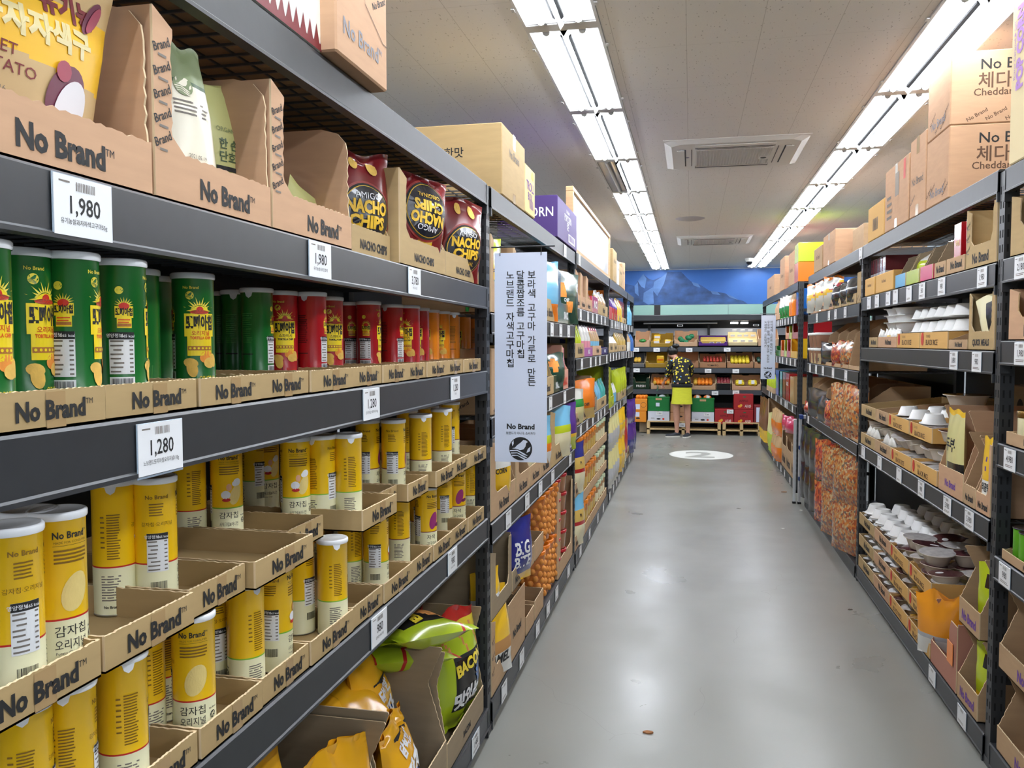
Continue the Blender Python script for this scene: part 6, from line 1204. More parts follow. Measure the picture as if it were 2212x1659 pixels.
hang_sign(.845, 1.015, 10.6, 1.055, 1.84, ((-.2, 0, '\ub178\ube0c\ub79c\ub4dc \uc2a4\ud2b8\ub9c1\uce58\uc988'), (0.0, 0, '\uc6b0\uc720\uc640 \ud568\uaed8 \uba39\uace0 \ucc22\uc73c\uba74 \ub9db\uc788\ub294'), (.21, 0, '\uc544\uc774\uc5d0\uac8c \uc2a4\ub974\ub974 \ucc22\uc5b4\uc9c0\ub294')), 'small looking white sign hung far down the right racks', 0, 1)
r = empty('step_ladder', 'folded aluminium step ladder with blue caps standing in the rack gap', 'ladder', (1.0, 8.02, 0)); BLU = mat('cap_blue', (30, 60, 130), .4)
for k, x in enumerate((-.045, .0, .40)):
    b = MB(); b.box(x - .012, x + .012, -.02 + .02 * (k == 0), .03, .012, .79 + .04 * (k > 0), ALU, .003); b.build('rail', r)
    b = MB(); b.box(x - .016, x + .016, -.024 + .02 * (k == 0), .034, 0, .02, BLACK, .003); b.build('foot', r)
for zz in (.225, .515, .80):
    b = MB(); b.box(.0, .40, -.028, .04, zz, zz + .03, ALU, .002); o = b.build('tread', r)
    b = MB(); b.box(-.012, .024, -.034, .046, zz - .006, zz + .034, BLU, .004); b.build('cap', o)
# ------------------------------------------------------------------ end wall: mural, mint band, produce display
YF = 13.9
PXx = lambda cx: -.93 + (1360 + cx / 5.927 - 1369) * .00742          # crop units of the display front -> metres
PZz = lambda cy: 1.5 - (680 + cy / 5.927 - 741.5) * .00775
MB1 = mat('mural_sky', (48, 96, 164), .5, noise=(1.2, .18, (1, 1, 1), 0)); MB2 = mat('mural_peak', (42, 72, 118), .55, noise=(5, .45, (1, 1, 1.6), 0)); MB3 = mat('mural_snow', (78, 112, 162), .55, noise=(4, .25, (1, 1, 2), 0))
MXC = lambda cx: PXx((1340 + cx / 4.147 - 1360) * 5.927) * 14.6 / 13.9
r = empty('wall_mural', 'long blue mountain mural under the ceiling of the end wall', 'mural', (0, YB - .012, 2.165))
b = MB(); b.box(-3.5, 3.5, 0, .01, 0, .6, MB1); F = flat(-.001)
def zc(cy): return .6 - (cy - 95) / 318 * .6
pk = [(-200, 413), (-200, 230), (-60, 150), (20, 210), (120, 235), (150, 190), (200, 125), (250, 170), (290, 185), (380, 150), (420, 112), (545, 112), (600, 170), (640, 205), (700, 225), (730, 240), (800, 290), (870, 300), (940, 315), (1010, 345), (1060, 375), (1100, 385), (1140, 413)]
b.poly([(MXC(x), max(.001, zc(y))) for x, y in pk], MB2, F)
for pts in (((150, 190), (200, 125), (230, 170), (215, 260), (180, 240)), ((300, 200), (380, 150), (420, 112), (390, 220), (330, 330), (290, 280)), ((205, 300), (290, 250), (300, 400), (250, 410), (200, 380)), ((810, 293), (870, 300), (900, 330), (830, 320)), ((950, 320), (1010, 345), (1060, 378), (980, 350)), ((640, 205), (700, 225), (720, 260), (660, 240)), ((120, 235), (150, 200), (160, 330), (125, 300))):
    b.poly([(MXC(x), max(.002, zc(y))) for x, y in pts], MB3, flat(-.002))
b.build('panel', r)
b = MB(); b.box(-3.5, 3.5, YB - .02, YB - .001, 1.9, 2.16, MINT)
for x in (-3.0, -.58, .62, 2.4): b.box(x - .05 * (x == -.58) - .004, x + .05 * (x == -.58) + .004, YB - .03, YB - .018, 1.9, 2.16, BLACK if x == -.58 else mat('mint_joint', (120, 150, 142), .4))
struct(b.build('trim_2'))
DK = mat('cabinet_dark', (40, 42, 46), .5); DK2 = mat('cabinet_black', (18, 19, 21), .6); GREYP = mat('perforated_grey', (186, 190, 200), .4)
r = empty('produce_cabinet', 'long dark open produce cabinet across the end of the aisle', 'cabinet', (0, YF, 0))
b = MB(); b.box(-2.2, 2.6, .55, .62, .02, 1.93, DK2); b.build('back', r)
b = MB(); b.box(-2.2, 2.6, -.02, .62, 1.865, 1.965, DK, .01); b.box(-2.2, 2.6, .0, .6, 1.86, 1.866, DK2); b.build('canopy', r)
b = MB(); b.box(-2.2, 2.6, .42, .45, 1.63, 1.75, GREYP); b.build('air_grille', r)
for x in (-.7, .29, 1.3): b = MB(); b.box(x - .02, x + .02, .38, .46, 1.62, 1.8, DK); b.build('bracket', r)
b = MB(); b.tube([(-.78, .1, 1.83), (.42, .1, 1.83)], .014, mat('lamp_unlit', (150, 152, 156), .3), 8); b.build('lamp_tube', r)
LAMPW = mat('cabinet_lamp', (255, 250, 240), .4, emit=25)
for x in (.69, .85): b = MB(); b.box(x - .06, x + .06, .08, .12, 1.815, 1.84, LAMPW, .006); b.build('lamp', r)
for x in (-.18, 1.03): b = MB(); b.box(x - .045, x + .045, .05, .06, 1.775, 1.805, PAPER); b.box(x - .035, x + .035, .048, .05, 1.78, 1.8, DK2); b.build('sign_clip', r)
for zt, zb in ((1.434, 1.356), (1.088, 1.009), (.729, .651)):
    b = MB(); b.box(-2.2, 2.6, .0, .03, zb, zt, mat('cabinet_rail', (62, 66, 72), .45), .004); b.box(-2.2, 2.6, .03, .55, zt - .03, zt - .012, DK); b.build('shelf', r)
b = MB(); b.box(-2.2, 2.6, .3, .36, .02, .5, DK2); b.build('kick_panel', r)
for x in (-2.2, 2.57): b = MB(); b.box(x, x + .03, .0, .6, 0, 1.93, DK); b.build('side_panel', r)
def crate_box(cx0, cx1, cy0, cy1, m, label, d=.0, dep=.32, fh=.27, tilt=.38, nb=0, word='', ink=INK, notch=True, wall=.02):
    """fruit carton: low notched front, taller sides and back, tipped towards the aisle"""
    x0, x1 = PXx(cx0), PXx(cx1); zb, zt = PZz(cy1), PZz(cy0); w, h = x1 - x0 - .008, zt - zb; b = MB(); f = h * fh; t = .006
    hb = max(.06, (h - dep * sin(tilt)) / cos(tilt) * .97)
    b.box(-w / 2, w / 2, 0, dep, 0, t, m)
    fr = [(-w / 2, 0), (w / 2, 0), (w / 2, f * 1.6), (w / 2 - .04, f * 1.6), (w / 2 - .06, f), (-w / 2 + .06, f), (-w / 2 + .04, f * 1.6), (-w / 2, f * 1.6)] if notch else [(-w / 2, 0), (w / 2, 0), (w / 2, f), (-w / 2, f)]
    b.prism(fr, 0, t, FRONTP(0), m, KEDGE)
    for x in (-w / 2, w / 2 - t): b.prism([(0, 0), (dep, 0), (dep, hb), (0, f * 1.6 if notch else f)], 0, t, SIDEP(x), m, KEDGE)
    b.prism([(-w / 2, 0), (w / 2, 0), (w / 2, hb), (.06, hb), (.045, hb * .9), (-.045, hb * .9), (-.06, hb), (-w / 2, hb)], dep - t, dep, FRONTP(0), m, KEDGE)
    if word: b.text(word, 0, f * .3, f * .45, ink, flat(-.001), bold=.02, wmax=w * .7)
    o = b.build('fruit_box'); tag(o, label, 'fruit box', 'fruit boxes on the produce cabinet'); o.location = ((x0 + x1) / 2, YF + d + .01, zb + .004); o.rotation_euler = (tilt, 0, 0); return o, w, dep, f, hb
def inside(o, x, y, z): return o.matrix_basis @ Vector((x, y, z))
def fruit(o, x, y, z, r, m, label, group, sz=(1, 1, 1), name='fruit', cat='fruit', n=10, stem=True):
    b = MB(); b.ball((0, 0, 0), r, m, n, 7, sz)
    q = b.build(name); tag(q, label, cat, group); q.location = inside(o, x, y, z + r); return q
KP = mat('fruit_board', (196, 146, 108), .7); KPL = mat('fruit_board_pale', (222, 182, 146), .7); YB2 = mat('fruit_board_gold', (176, 140, 50), .6); GND = mat('fruit_board_green', (20, 52, 34), .5); GRYB = mat('plastic_tray_grey', (110, 112, 116), .3)
AV = mat('net_green', (24, 110, 70), .5, noise=(60, .5, (1, 1, 1), .3)); LEM = mat('fruit_lemon', (226, 200, 50), .4); ORA = mat('fruit_orange', (236, 134, 34), .45); TOM = mat('fruit_red', (190, 70, 56), .3); APP = mat('apple_dark', (130, 44, 50), .3); PEA = mat('fruit_golden', (214, 170, 60), .4)
# top row
Ft = 'fruit on the top produce shelf'
o, w, d, f, hb = crate_box(60, 265, 205, 415, KPL, 'pale fruit carton with green bag at the left end, top produce shelf'); fruit(o, .0, .1, .03, .04, FB['green'], 'small green bag in the pale carton at the end', Ft, (1.5, 1, .8), 'vegetable_bag', 'bag')
o, w, d, f, hb = crate_box(267, 570, 235, 415, YB2, 'fruit carton with bright yellow packs, top produce shelf')
for i, (x, y, z) in enumerate(((-.08, .16, .09), (-.09, .06, .04), (.1, .08, .03))):
    b = MB(); b.box(-.055, .055, -.01, .03, -.03, .06, FB['yellow'], .01); b.box(-.045, .045, -.012, -.008, .0, .04, PAPER); q = b.build('banana_pack'); tag(q, 'bright yellow pack in the top carton, %s' % nth(i), 'pack', Ft); q.location = inside(o, x, y, z); q.rotation_euler = (.2, 0, 0)
o, w, d, f, hb = crate_box(577, 885, 205, 410, KPL, 'pale fruit carton with green netted produce, top produce shelf')
for i, (x, y, z) in enumerate(((-.09, .1, .05), (-.06, .06, .03), (.0, .05, .01), (.05, .1, .06), (.09, .14, .08), (.03, .13, .06))): fruit(o, x, y, z, .045, AV, 'green netted avocado bag lump, %s from the left' % nth(i), Ft, (1, .8, .9), 'netted_avocado', 'avocado')
o, w, d, f, hb = crate_box(890, 1268, 285, 402, mat('box_violet', (96, 50, 140), .4), 'violet trimmed mango box on the top produce shelf', fh=.3)
b = MB(); b.box(-w / 2 + .03, w / 2 - .03, .03, .2, .01, .08, FB['gold'], .01); 
for x in (-.02, .09): b.rect(x - .035, x + .035, .02, .055, PAPER, flat(.029)); b.rect(x - .025, x + .025, .03, .048, INKP, flat(.028))
q = b.build('mango_tray'); tag(q, 'golden packed tray inside the violet trimmed box', 'tray', Ft); q.location = o.location; q.rotation_euler = o.rotation_euler
o, w, d, f, hb = crate_box(1270, 1640, 225, 400, CREAMB, 'cream box with ten white cards, top produce shelf', fh=.25, notch=False)
n = 0
for rr, xs in enumerate(((-.13, .0, .12), (-.16, -.05, .05, .16), (-.12, .0, .12))):
    for x in xs: b = MB(); b.box(-.035, .035, -.004, .0, -.018, .018, PAPER); q = b.build('white_pack'); n += 1; tag(q, 'white pack in the cream box, %s in reading order' % nth(n - 1), 'pack', Ft); q.location = inside(o, x, .2 - .085 * rr, .19 - .06 * rr); q.rotation_euler = (.5, 0, 0)
crate_box(1642, 1900, 190, 405, KPL, 'pale fruit carton half hidden by the far sign, top produce shelf')
# middle row
Fm = 'fruit on the middle produce shelf'
o, w, d, f, hb = crate_box(30, 195, 490, 675, GRYB, 'grey tray of orange fruit at the left end, middle produce shelf', notch=False)
for i in range(4): fruit(o, -.04 + .05 * (i % 2), .06 + .06 * (i // 2), .06, .035, PEA, 'golden fruit in the grey tray, %s' % nth(i), Fm)
o, w, d, f, hb = crate_box(203, 500, 480, 678, YB2, 'gold printed carton with a yellow juice pack, middle produce shelf'); b = MB(); b.box(-.06, .06, -.02, .03, -.05, .08, FB['yellow'], .01); b.box(-.05, .05, -.022, -.02, .0, .03, FB['orange']); q = b.build('fruit_pack'); tag(q, 'yellow and orange pack in the gold printed carton', 'pack', Fm); q.location = inside(o, .06, .12, .08); q.rotation_euler = (.3, 0, 0)
o, w, d, f, hb = crate_box(505, 900, 470, 678, KP, 'empty kraft fruit carton behind the shopper, middle produce shelf')
o, w, d, f, hb = crate_box(905, 1250, 500, 678, KP, 'kraft carton of small bagged tomatoes, middle produce shelf', word='TOMATO', notch=False, fh=.4)
for i in range(18): fruit(o, -.13 + .052 * (i % 6), .08 + .07 * (i // 6), .07, .024, TOM, 'small red tomato in the kraft carton, %s' % nth(i), Fm)
o, w, d, f, hb = crate_box(1255, 1592, 480, 678, KP, 'kraft carton of golden apples, middle produce shelf')
for i in range(20): fruit(o, -.12 + .06 * (i % 5), .06 + .065 * (i // 5), .05, .033, LEM, 'golden apple in the kraft carton, %s' % nth(i), Fm)
o, w, d, f, hb = crate_box(1597, 1900, 490, 678, KP, 'carton of red and green fruit beside the far sign, middle produce shelf')
for i in range(8): fruit(o, -.11 + .065 * (i % 4), .08 + .08 * (i // 4), .06, .035, TOM if i % 2 else FB['dgreen'], 'red or green fruit beside the far sign, %s' % nth(i), Fm)
# lower row
Fl = 'fruit on the lower produce shelf'
o, w, d, f, hb = crate_box(30, 265, 760, 955, GND, 'dark green carton at the left end, lower produce shelf', fh=.5, word='FRESH', ink=PAPER)
o, w, d, f, hb = crate_box(275, 560, 760, 955, KPL, 'pale carton of oranges left of the shopper, lower produce shelf')
for i in range(15): fruit(o, -.11 + .055 * (i % 5), .06 + .07 * (i // 5), .06, .034, ORA if i % 4 else PEA, 'orange left of the shopper, %s' % nth(i), Fl)
o, w, d, f, hb = crate_box(790, 1120, 760, 955, KPL, 'pale carton of oranges right of the shopper, lower produce shelf')
for i in range(15): fruit(o, -.12 + .06 * (i % 5), .06 + .07 * (i // 5), .06, .034, ORA if i % 5 else PEA, 'orange right of the shopper, %s' % nth(i), Fl)
o, w, d, f, hb = crate_box(1125, 1312, 770, 960, DK2, 'black tray of dark apples, lower produce shelf', notch=False, fh=.5)
for i in range(12): fruit(o, -.075 + .05 * (i % 4), .05 + .075 * (i // 4), .08, .033, APP, 'dark red apple in the black tray, %s' % nth(i), Fl)
o, w, d, f, hb = crate_box(1320, 1690, 765, 955, KPL, 'pale carton with two bags of yellow fruit, lower produce shelf')
for i, x in enumerate((-.1, .1)):
    for k in range(4): fruit(o, x - .03 + .06 * (k % 2), .06 + .07 * (k // 2), .05, .04, LEM, 'yellow melon fruit in the %s bag of the pale carton, %s' % (('left', 'right')[i], nth(k)), Fl, (1.1, .9, .9))
    b = MB(); b.box(-.025, .025, -.004, 0, -.03, .03, PAPER); q = b.build('fruit_label'); tag(q, 'white label on the %s yellow fruit bag' % ('left', 'right')[i], 'label', Fl); q.location = inside(o, x, .03, .13)
# floor level
def solid(name, cx0, cx1, cy0, cy1, m, label, cat, dep=.35, d=-.12, marks=None, bev=.006):
    x0, x1 = PXx(cx0), PXx(cx1); b = MB(); w, h = x1 - x0 - .006, PZz(cy0) - PZz(cy1); b.box(-w / 2, w / 2, 0, dep, 0, h, m, bev)
    if marks: marks(b, w, h)
    o = b.build(name); tag(o, label, cat, 'stacked produce crates'); o.location = ((x0 + x1) / 2, YF + d, max(PZz(cy1), .0)); return o, w, h
ORB = mat('box_orange', (226, 140, 36), .6); WBX = mat('box_white', (214, 216, 226), .6); RBX = mat('box_red', (158, 32, 36), .6)
def hole(b, w, h, z=.3, x=0): b.ell(x, h * z, .035, .014, DK2, flat(-.0008), 16)
def mo(b, w, h): b.ell(w * .2, h * .5, w * .22, h * .22, INKB, flat(-.0008), 20); b.ell(w * .2, h * .5, w * .2, h * .19, ORB, flat(-.0012), 20); b.rect(-w * .42, -w * .08, h * .15, h * .55, PAPERB, flat(-.001))
PT = .222
def onp(cy): return (PT - 1.5) / -.00775
solid('produce_carton', 70, 240, 1070, 1225, ORB, 'upper orange fruit carton at the left end of the display', 'carton', marks=mo); solid('produce_carton', 70, 228, 1227, 1366, ORB, 'lower orange fruit carton at the left end of the display', 'carton', marks=lambda b, w, h: (b.rect(-w * .42, -w * .08, h * .5, h * .9, PAPERB, flat(-.001)), hole(b, w, h, .35, -.04)))
for i in range(6):
    b = MB(); b.ball((0, 0, 0), .034, ORA, 10, 7); q = b.build('fruit'); tag(q, 'orange heaped on the upper orange carton, %s' % nth(i), 'fruit', 'loose oranges'); q.location = (PXx(110 + 22 * i), YF - .06 + .05 * (i % 2), PZz(1070) + .03)
GRC = mat('crate_green', (16, 118, 52), .4)
def crate(cx0, cx1, cy0, cy1, label):
    x0, x1 = PXx(cx0), PXx(cx1); w, h = x1 - x0 - .006, PZz(cy0) - PZz(cy1); dep = .35; b = MB()
    b.box(-w / 2, w / 2, 0, dep, 0, .01, GRC)
    for y in (0, dep - .012): b.box(-w / 2, w / 2, y, y + .012, 0, h, GRC)
    for x in (-w / 2, w / 2 - .012): b.box(x, x + .012, 0, dep, 0, h, GRC)
    b.box(-w / 2 - .006, w / 2 + .006, -.008, .0, h - .025, h, GRC, .003); b.box(-w / 2, w / 2, -.006, 0, 0, .02, GRC)
    for k in range(7): x = -w / 2 + w * k / 6; b.box(max(x - .006, -w / 2), min(x + .006, w / 2), -.006, 0, .02, h - .025, GRC)
    for k in (1, 2): b.box(-w / 2, w / 2, -.004, 0, h * .3 * k, h * .3 * k + .008, GRC)
    b.rect(-.05, .05, h * .76, h * .9, mat('crate_handle', (190, 150, 110), .6), flat(-.0085))
    o = b.build('plastic_crate'); tag(o, label, 'crate', 'green plastic crates'); o.location = ((x0 + x1) / 2, YF - .12, PZz(cy1)); return o
c1 = crate(245, 530, 1040, 1220, 'green plastic crate left of the shopper'); c2 = crate(810, 1100, 1050, 1222, 'green plastic crate right of the shopper')
b = MB(); b.box(-.03, .03, 0, .002, -.03, .03, PAPERB); q = b.build('crate_label'); tag(q, 'pale label stuck on the left green crate', 'label'); q.location = (PXx(375), YF - .133, PZz(1140))
wm = lambda b, w, h: (hole(b, w, h), b.ell(w * .22, h * .3, .018, .018, INKR, flat(-.001), 14), b.lines(-w * .35, -w * .18, h * .3, h * .42, 2, INKG, flat(-.001)))
solid('produce_carton', 245, 530, 1222, 1364, WBX, 'white carton under the left green crate', 'carton', marks=wm); solid('produce_carton', 810, 1100, 1224, 1368, WBX, 'white carton under the right green crate', 'carton', marks=wm)
for i, (a, c) in enumerate(((1110, 1238), (1240, 1364))): solid('produce_carton', 535, 805, a, c, KP, '%s brown carton behind the legs of the shopper' % ('upper', 'lower')[i], 'carton', d=-.08, marks=lambda b, w, h: hole(b, w, h, .6))
rm = lambda b, w, h: (b.ell(-w * .2, h * .22, .03, .022, ORA, flat(-.001), 14), b.ell(-w * .13, h * .28, .02, .02, PEA, flat(-.0014), 12), b.text('\uc0ac\uacfc', w * .22, h * .14, h * .22, mat('ink_pale', (226, 200, 190), .6), flat(-.001), bold=.03), b.text('APPLE', 0, h * .5, h * .2, mat('ink_dark_red', (110, 24, 28), .6), flat(-.001), bold=.03, wmax=w * .6), b.ell(w * .05, h * .82, .025, .012, DKG, flat(-.001), 12))
solid('produce_carton', 1105, 1345, 1188, 1375, RBX, 'single red apple carton in front of the dark cabinet base', 'carton', marks=rm); solid('produce_carton', 1347, 1592, 1192, 1375, RBX, 'lower of two stacked red apple cartons', 'carton', marks=rm); solid('produce_carton', 1344, 1590, 995, 1190, RBX, 'upper of two stacked red apple cartons', 'carton', marks=rm)
solid('produce_carton', 1596, 1800, 1130, 1368, mat('box_red_dark', (120, 30, 34), .6), 'dark red carton with a white notice by the far right rack', 'carton', marks=lambda b, w, h: (b.rect(-w * .36, w * .25, h * .12, h * .88, PAPERB, flat(-.001)), b.text('\uc0ac\uacfc', -w * .05, h * .72, h * .1, INK, flat(-.0014))))
PW = mat('pallet_wood', (206, 176, 126), .65, noise=(5, .1, (20, 1, 1), 0))
def pallet(cx0, cx1, label):
    x0, x1 = PXx(cx0), PXx(cx1); w = x1 - x0; b = MB(); ztop = .216
    for k in range(4): b.box(-w / 2, w / 2, .1 * k, .1 * k + .08, ztop - .02, ztop, PW, .002)
    for k in (0, 3): b.box(-w / 2, w / 2, .1 * k, .1 * k + .06, .07, .095, PW, .002)
    for x in (-w / 2, -.03, w / 2 - .05): b.box(x, x + .05, .0, .36, .095, ztop - .02, PW, .002); b.box(x, x + .05, .0, .05, 0, .095, PW, .002); b.box(x, x + .05, .31, .36, 0, .095, PW, .002)
    o = b.build('wooden_pallet'); tag(o, label, 'pallet', 'wooden pallets'); o.location = ((x0 + x1) / 2, YF - .14, 0)
pallet(235, 1185, 'wide pale wooden stand behind the shopper'); pallet(1208, 1690, 'pale wooden stand under the red apple cartons')
solid('produce_carton', 130, 230, 1375, 1505, KRAFTG, 'small dark kraft carton on the floor at the left end of the stands', 'carton', d=.0, dep=.2); solid('produce_carton', 64, 96, 1000, 1366, KRAFT, 'narrow kraft carton end beside the orange cartons', 'carton', d=-.05, dep=.2) if 0 else None
PB = mat('poly_bag', (190, 196, 200), .1, 0, .6); CARR = mat('carrot', (236, 130, 60), .5)
for i, (cx, cy) in enumerate(((885, 1050), (1015, 1050))):
    r = empty('carrot_bag', 'bag of carrots in the right green crate, %s one' % ('left', 'right')[i], 'vegetable bag', (PXx(cx), YF + .03, PZz(cy) - .03), 0, 'carrot bags')
    b = MB(); b.ball((0, 0, .03), .06, CARR, 12, 8, (1.1, .8, .7)); b.build('carrots', r)
    b = MB(); b.poly([(-.02, .02), (.03, .02), (.035, .06), (-.015, .07)], PAPER, flat(-.06)); 
    for k in range(5): a = -.6 + .3 * k; b.tube([(0, 0, .06), (.03 * a, 0, .1), (.09 * a, .01 * (k % 2), .15 - .03 * abs(a))], [.02, .008, .012], PB, 6)
    b.build('bag_top', r)
r = empty('leek_bag', 'leeks and clear bag in the left green crate', 'vegetable bag', (PXx(430), YF + .02, PZz(1045)))
LK = mat('leek_green', (92, 130, 70), .5); LK2 = mat('leek_teal', (70, 130, 120), .5)
for k, (dx, top, m) in enumerate(((-.1, (-.08, -.04, .2), LK2), (-.09, (-.06, -.03, .19), LK), (.08, (.02, 0, .16), LK), (.1, (.12, .02, .17), LK), (.05, (.06, 0, .19), LK))):
    b = MB(); b.tube([(dx, 0, -.05), (dx * .9, -.01, .07), top], [.008, .007, .004], m, 6); b.build('leek', r)
b = MB(); b.ball((0, 0, 0), .05, PB, 10, 6, (1.2, .8, .7)); b.build('clear_bag', r)
def ptag(cx, cy, label, price, d=-.006): 
    b = MB(); b.box(-.052, .052, -.003, 0, -.032, .032, PAPER); b.text(price, 0, -.012, .028, INK, flat(-.0036), wmax=.08); b.rect(-.045, -.01, .018, .022, INKG, flat(-.0036))
    o = b.build('price_card'); tag(o, label, 'price card', 'produce price cards'); o.location = (PXx(cx), YF + d, PZz(cy))
for cx, cy, n in ((80, 450, 'top rail, left end'), (352, 450, 'top rail under the yellow packs'), (773, 452, 'top rail under the green netted produce'), (1258, 448, 'top rail under the cream box'), (90, 712, 'middle rail, left end'), (1018, 714, 'middle rail under the tomatoes'), (1370, 715, 'middle rail under the golden apples'), (1110, 992, 'lower rail above the right green crate'), (1375, 980, 'lower rail above the red cartons')): ptag(cx, cy, 'white price card on the ' + n, '1,980')
for cx, cy, n in ((397, 1248, 'white carton under the left green crate'), (1010, 1255, 'white carton under the right green crate'), (1300, 1215, 'single red apple carton')): ptag(cx, cy, 'white price card hung on the ' + n, '2,980', -.13)
ptag(690, 1392, 'white price card on the wooden stand between the shopper legs', '1,980', -.148)

# ------------------------------------------------------------------ the shopper
SKIN = mat('skin', (196, 146, 122), .55, noise=(20, .05, (1, 1, 1), 0)); HAIR = mat('hair_black', (18, 17, 18), .4, noise=(40, .3, (1, 1, 1), .2)); SKIRT = mat('skirt_yellow', (208, 208, 52), .7, noise=(12, .06, (1, 1, 8), .2)); SHOE = mat('shoe_navy', (38, 42, 50), .6); SOLE = mat('shoe_sole', (222, 220, 210), .6)
def sweater_mat():
    m = mat('sweater_print', (22, 23, 26), .85); nt, b = nodes(m); N = nt.nodes.new; Lk = nt.links.new
    tc = N('ShaderNodeTexCoord'); nz = N('ShaderNodeTexNoise'); nz.inputs['Scale'].default_value = 26; Lk(tc.outputs['Object'], nz.inputs['Vector'])
    vm = N('ShaderNodeVectorMath'); vm.operation = 'MULTIPLY_ADD'; vm.inputs[1].default_value = (.035, .035, .035); Lk(nz.outputs['Color'], vm.inputs[0]); Lk(tc.outputs['Object'], vm.inputs[2])
    vo = N('ShaderNodeTexVoronoi'); vo.inputs['Scale'].default_value = 21; Lk(vm.outputs[0], vo.inputs['Vector'])
    lt = N('ShaderNodeMath'); lt.operation = 'LESS_THAN'; lt.inputs[1].default_value = .33; Lk(vo.outputs['Distance'], lt.inputs[0])
    sp = N('ShaderNodeSeparateColor'); Lk(vo.outputs['Color'], sp.inputs[0]); cr = N('ShaderNodeValToRGB'); cr.color_ramp.interpolation = 'CONSTANT'; Lk(sp.outputs[0], cr.inputs[0])
    e = cr.color_ramp.elements; e[0].color = lin((226, 206, 60)) + (1,); e[1].position = .8; e[1].color = lin((110, 170, 220)) + (1,); q = e.new(.9); q.color = lin((236, 180, 160)) + (1,)
    mx = N('ShaderNodeMix'); mx.data_type = 'RGBA'; mx.inputs[6].default_value = lin((22, 23, 26)) + (1,); Lk(lt.outputs[0], mx.inputs[0]); Lk(cr.outputs[0], mx.inputs[7]); Lk(mx.outputs[2], b.inputs['Base Color']); return m
SWEAT = sweater_mat()
def skinned(name, joints, edges, m, parent, sub=2, roots=(0,)):
    me = bpy.data.meshes.new(name); me.from_pydata([j[0] for j in joints], edges, []); o = bpy.data.objects.new(name, me); COL.objects.link(o)
    sk = o.modifiers.new('skin', 'SKIN'); sk.use_smooth_shade = True; sk.branch_smoothing = .3
    lay = me.skin_vertices[0]
    for i, j in enumerate(joints):
        lay.data[i].radius = j[1] if isinstance(j[1], tuple) else (j[1], j[1]); lay.data[i].use_root = i in roots
    ss = o.modifiers.new('sub', 'SUBSURF'); ss.levels = sub; ss.render_levels = sub
    dg = bpy.context.evaluated_depsgraph_get(); dg.update(); nm = bpy.data.meshes.new_from_object(o.evaluated_get(dg)); bpy.data.objects.remove(o)
    nm.materials.clear(); nm.materials.append(m); q = bpy.data.objects.new(name, nm); COL.objects.link(q)
    for p in nm.polygons: p.use_smooth = True
    if parent: q.parent = parent
    return q
PO = Vector((-.135, 13.43, 0))
r = empty('person', 'shopper in black banana print sweater and yellow skirt bending over the crates', 'person', PO)
J = [((0, 0, .80), (.13, .10)), ((-.005, .03, .93), (.115, .095)), ((-.02, .08, 1.07), (.125, .095)), ((-.05, .13, 1.19), (.12, .085)), ((-.10, .18, 1.255), .05), ((-.135, .205, 1.29), .047),     # 0-5 trunk, neck
     ((-.165, .225, 1.33), (.07, .08)), ((-.175, .235, 1.37), (.068, .075)),                                                       # 6,7 head
     ((-.09, 0, .74), .085), ((-.085, -.005, .58), .074), ((-.082, -.005, .43), .056), ((-.078, .01, .31), .056), ((-.075, .005, .16), .038), ((-.073, 0, .07), .034), ((-.09, -.02, .035), .032), ((-.15, -.06, .03), .026),   # 8-15 left leg
     ((.08, .01, .74), .085), ((.082, .01, .58), .074), ((.084, .01, .43), .056), ((.09, .02, .31), .056), ((.096, .015, .16), .038), ((.098, .01, .07), .034), ((.1, -.01, .035), .032), ((.09, -.07, .03), .026),          # 16-23 right leg
     ((-.165, .15, 1.20), .056), ((-.205, .13, 1.12), .046), ((-.22, .16, 1.01), .038), ((-.255, .22, .93), .029), ((-.285, .26, .885), .022),    # 24-28 left arm
     ((.09, .17, 1.20), .056), ((.13, .2, 1.11), .046), ((.13, .28, 1.0), .038), ((.06, .34, .93), .029), ((.02, .36, .89), .022)]                 # 29-33 right arm
E_ = [(0, 1), (1, 2), (2, 3), (3, 4), (4, 5), (5, 6), (6, 7), (0, 8), (8, 9), (9, 10), (10, 11), (11, 12), (12, 13), (13, 14), (14, 15), (0, 16), (16, 17), (17, 18), (18, 19), (19, 20), (20, 21), (21, 22), (22, 23), (3, 24), (24, 25), (25, 26), (26, 27), (27, 28), (3, 29), (29, 30), (30, 31), (31, 32), (32, 33)]
body = skinned('body', J, E_, SKIN, r)
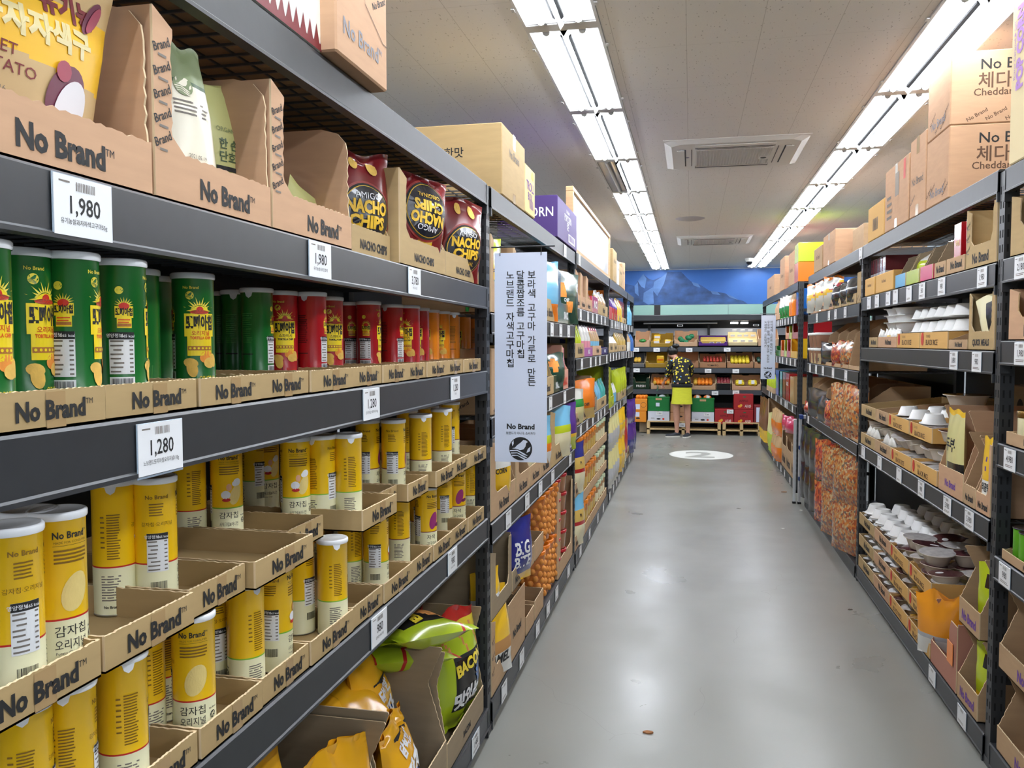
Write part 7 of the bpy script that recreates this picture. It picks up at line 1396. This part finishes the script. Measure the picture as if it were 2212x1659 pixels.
# face towards the crates, hands with fingers
b = MB()
hd = Vector((-.17, .232, 1.345)); fd = Vector((-.62, .62, -.45)).normalized(); sd = fd.cross(Vector((0, 0, 1))).normalized(); ud = sd.cross(fd)
b.ball(hd + fd * .082 - ud * .012, .014, SKIN, 8, 6, (1, 1, 1.3))
for s_ in (-1, 1): b.ball(hd + fd * .07 + sd * .028 * s_ + ud * .012, .007, INK, 8, 6); b.ball(hd + sd * .072 * s_ - fd * .01, .016, SKIN, 8, 6, (.6, 1, 1.4))
b.ball(hd + fd * .07 - ud * .042, .012, mat('lips', (168, 90, 84), .5), 8, 6, (1.4, .8, .5)); b.build('face', r)
def hand(base, d, name):
    base = Vector(base); d = Vector(d).normalized(); s_ = d.cross(Vector((0, 0, 1))).normalized(); n = s_.cross(d)
    jj = [(tuple(base), (.02, .016)), (tuple(base + d * .045), (.026, .014)), (tuple(base + d * .075), (.026, .012))]; ee = [(0, 1), (1, 2)]
    for k, (o_, L) in enumerate(((-.024, .055), (-.008, .065), (.008, .062), (.022, .048))):
        a = base + d * .07 + s_ * o_; i0 = len(jj); jj += [(tuple(a + d * L * .4 - n * .004), .0085), (tuple(a + d * L * .75 - n * .022), .0078), (tuple(a + d * L * .85 - n * .042), .0068)]; ee += [(2, i0), (i0, i0 + 1), (i0 + 1, i0 + 2)]
    i0 = len(jj); jj += [(tuple(base + d * .03 - s_ * .034 - n * .008), .0095), (tuple(base + d * .058 - s_ * .044 - n * .022), .0085)]; ee += [(1, i0), (i0, i0 + 1)]
    return skinned(name, jj, ee, SKIN, r, 2)
hand((-.285, .26, .885), (-.25, .3, -.75), 'hand'); hand((.02, .36, .89), (-.5, .3, -.6), 'hand')
JS = [((0, .0, .815), (.165, .118)), ((-.003, .01, .86), (.16, .115)), ((-.005, .03, .95), (.148, .112)), ((-.02, .08, 1.07), (.15, .112)), ((-.045, .13, 1.185), (.142, .098)), ((-.085, .165, 1.245), (.075, .065)),
      ((-.165, .15, 1.195), .07), ((-.208, .13, 1.12), .062), ((-.222, .16, 1.01), .054), ((-.25, .215, .94), .045), ((.09, .17, 1.20), .07), ((.135, .2, 1.11), .062), ((.135, .28, 1.0), .054), ((.07, .335, .94), .045)]
skinned('sweater', JS, [(0, 1), (1, 2), (2, 3), (3, 4), (4, 5), (4, 6), (6, 7), (7, 8), (8, 9), (4, 10), (10, 11), (11, 12), (12, 13)], SWEAT, r)
b = MB(); b.lathe([(.148, .79), (.164, .80), (.166, .845), (.155, .85)], 32, mat('sweater_rib', (20, 21, 24), .9), ry=.76); b.build('sweater_hem', r)
b = MB(); pf = []
for i in range(9): t = i / 8; pf.append((.150 + .018 * t - .004 * sin(t * 3), .815 - .285 * t))
vs = []; fs = []; n = 40
for i, (rr, zz) in enumerate(pf):
    for k in range(n): a = 2 * pi * k / n; q = rr * (1 + .012 * i / 8 * sin(a * 7)); vs.append((q * cos(a), q * .78 * sin(a) - .002 * i, zz))
for i in range(8):
    for k in range(n): fs.append([i * n + k, (i + 1) * n + k, (i + 1) * n + (k + 1) % n, i * n + (k + 1) % n])
b.add(vs, fs, SKIRT, True); b.box(-.09, -.04, -.137, -.133, .74, .745, mat('skirt_seam', (196, 190, 30), .7)); b.box(.04, .09, -.137, -.133, .74, .745, mat('skirt_seam', (196, 190, 30), .7)); b.build('skirt', r)
b = MB(); b.ball(tuple(hd - fd * .02 + Vector((0, 0, .02))), .09, HAIR, 18, 12, (1, 1.02, .95)); b.ball(tuple(hd - fd * .045 + Vector((.035, -.02, .09))), .048, HAIR, 14, 10, (1.25, 1, .8)); b.tube([tuple(hd - fd * .06 + Vector((.01, -.01, .05))), tuple(hd - fd * .05 + Vector((.03, -.02, .08)))], .03, HAIR, 10); b.build('hair', r)
for sx, ang, (x, y) in ((-1, 1.05, (-.085, -.02)), (1, .15, (.1, -.005))):
    b = MB(); prof = [(-.055, .03, .05), (-.045, .034, .056), (.0, .036, .058), (.05, .042, .045), (.1, .044, .036), (.15, .038, .03), (.178, .02, .024)]; n = 14; vs = []; fs = []
    for L_, wv, hv in prof:
        for k in range(n): a = 2 * pi * k / n; vs.append((-L_, wv * cos(a), max(.018, .018 + hv * max(0, sin(a)) * 1.0)))
    for i in range(len(prof) - 1):
        for k in range(n): fs.append([i * n + k, i * n + (k + 1) % n, (i + 1) * n + (k + 1) % n, (i + 1) * n + k])
    fs += [list(range(n))[::-1], [6 * n + k for k in range(n)]]
    b.add(vs, fs, SHOE, True); o = b.build('shoe', r, (x, y, 0), ang - .55 if sx < 0 else 1.25)
    b = MB(); out = [(-L_, wv + .003) for L_, wv, hv in prof] + [(-L_, -wv - .003) for L_, wv, hv in prof[::-1]]; b.prism(out, 0, .02, lambda p, q, t: (p, q, t), SOLE); b.build('sole', o)
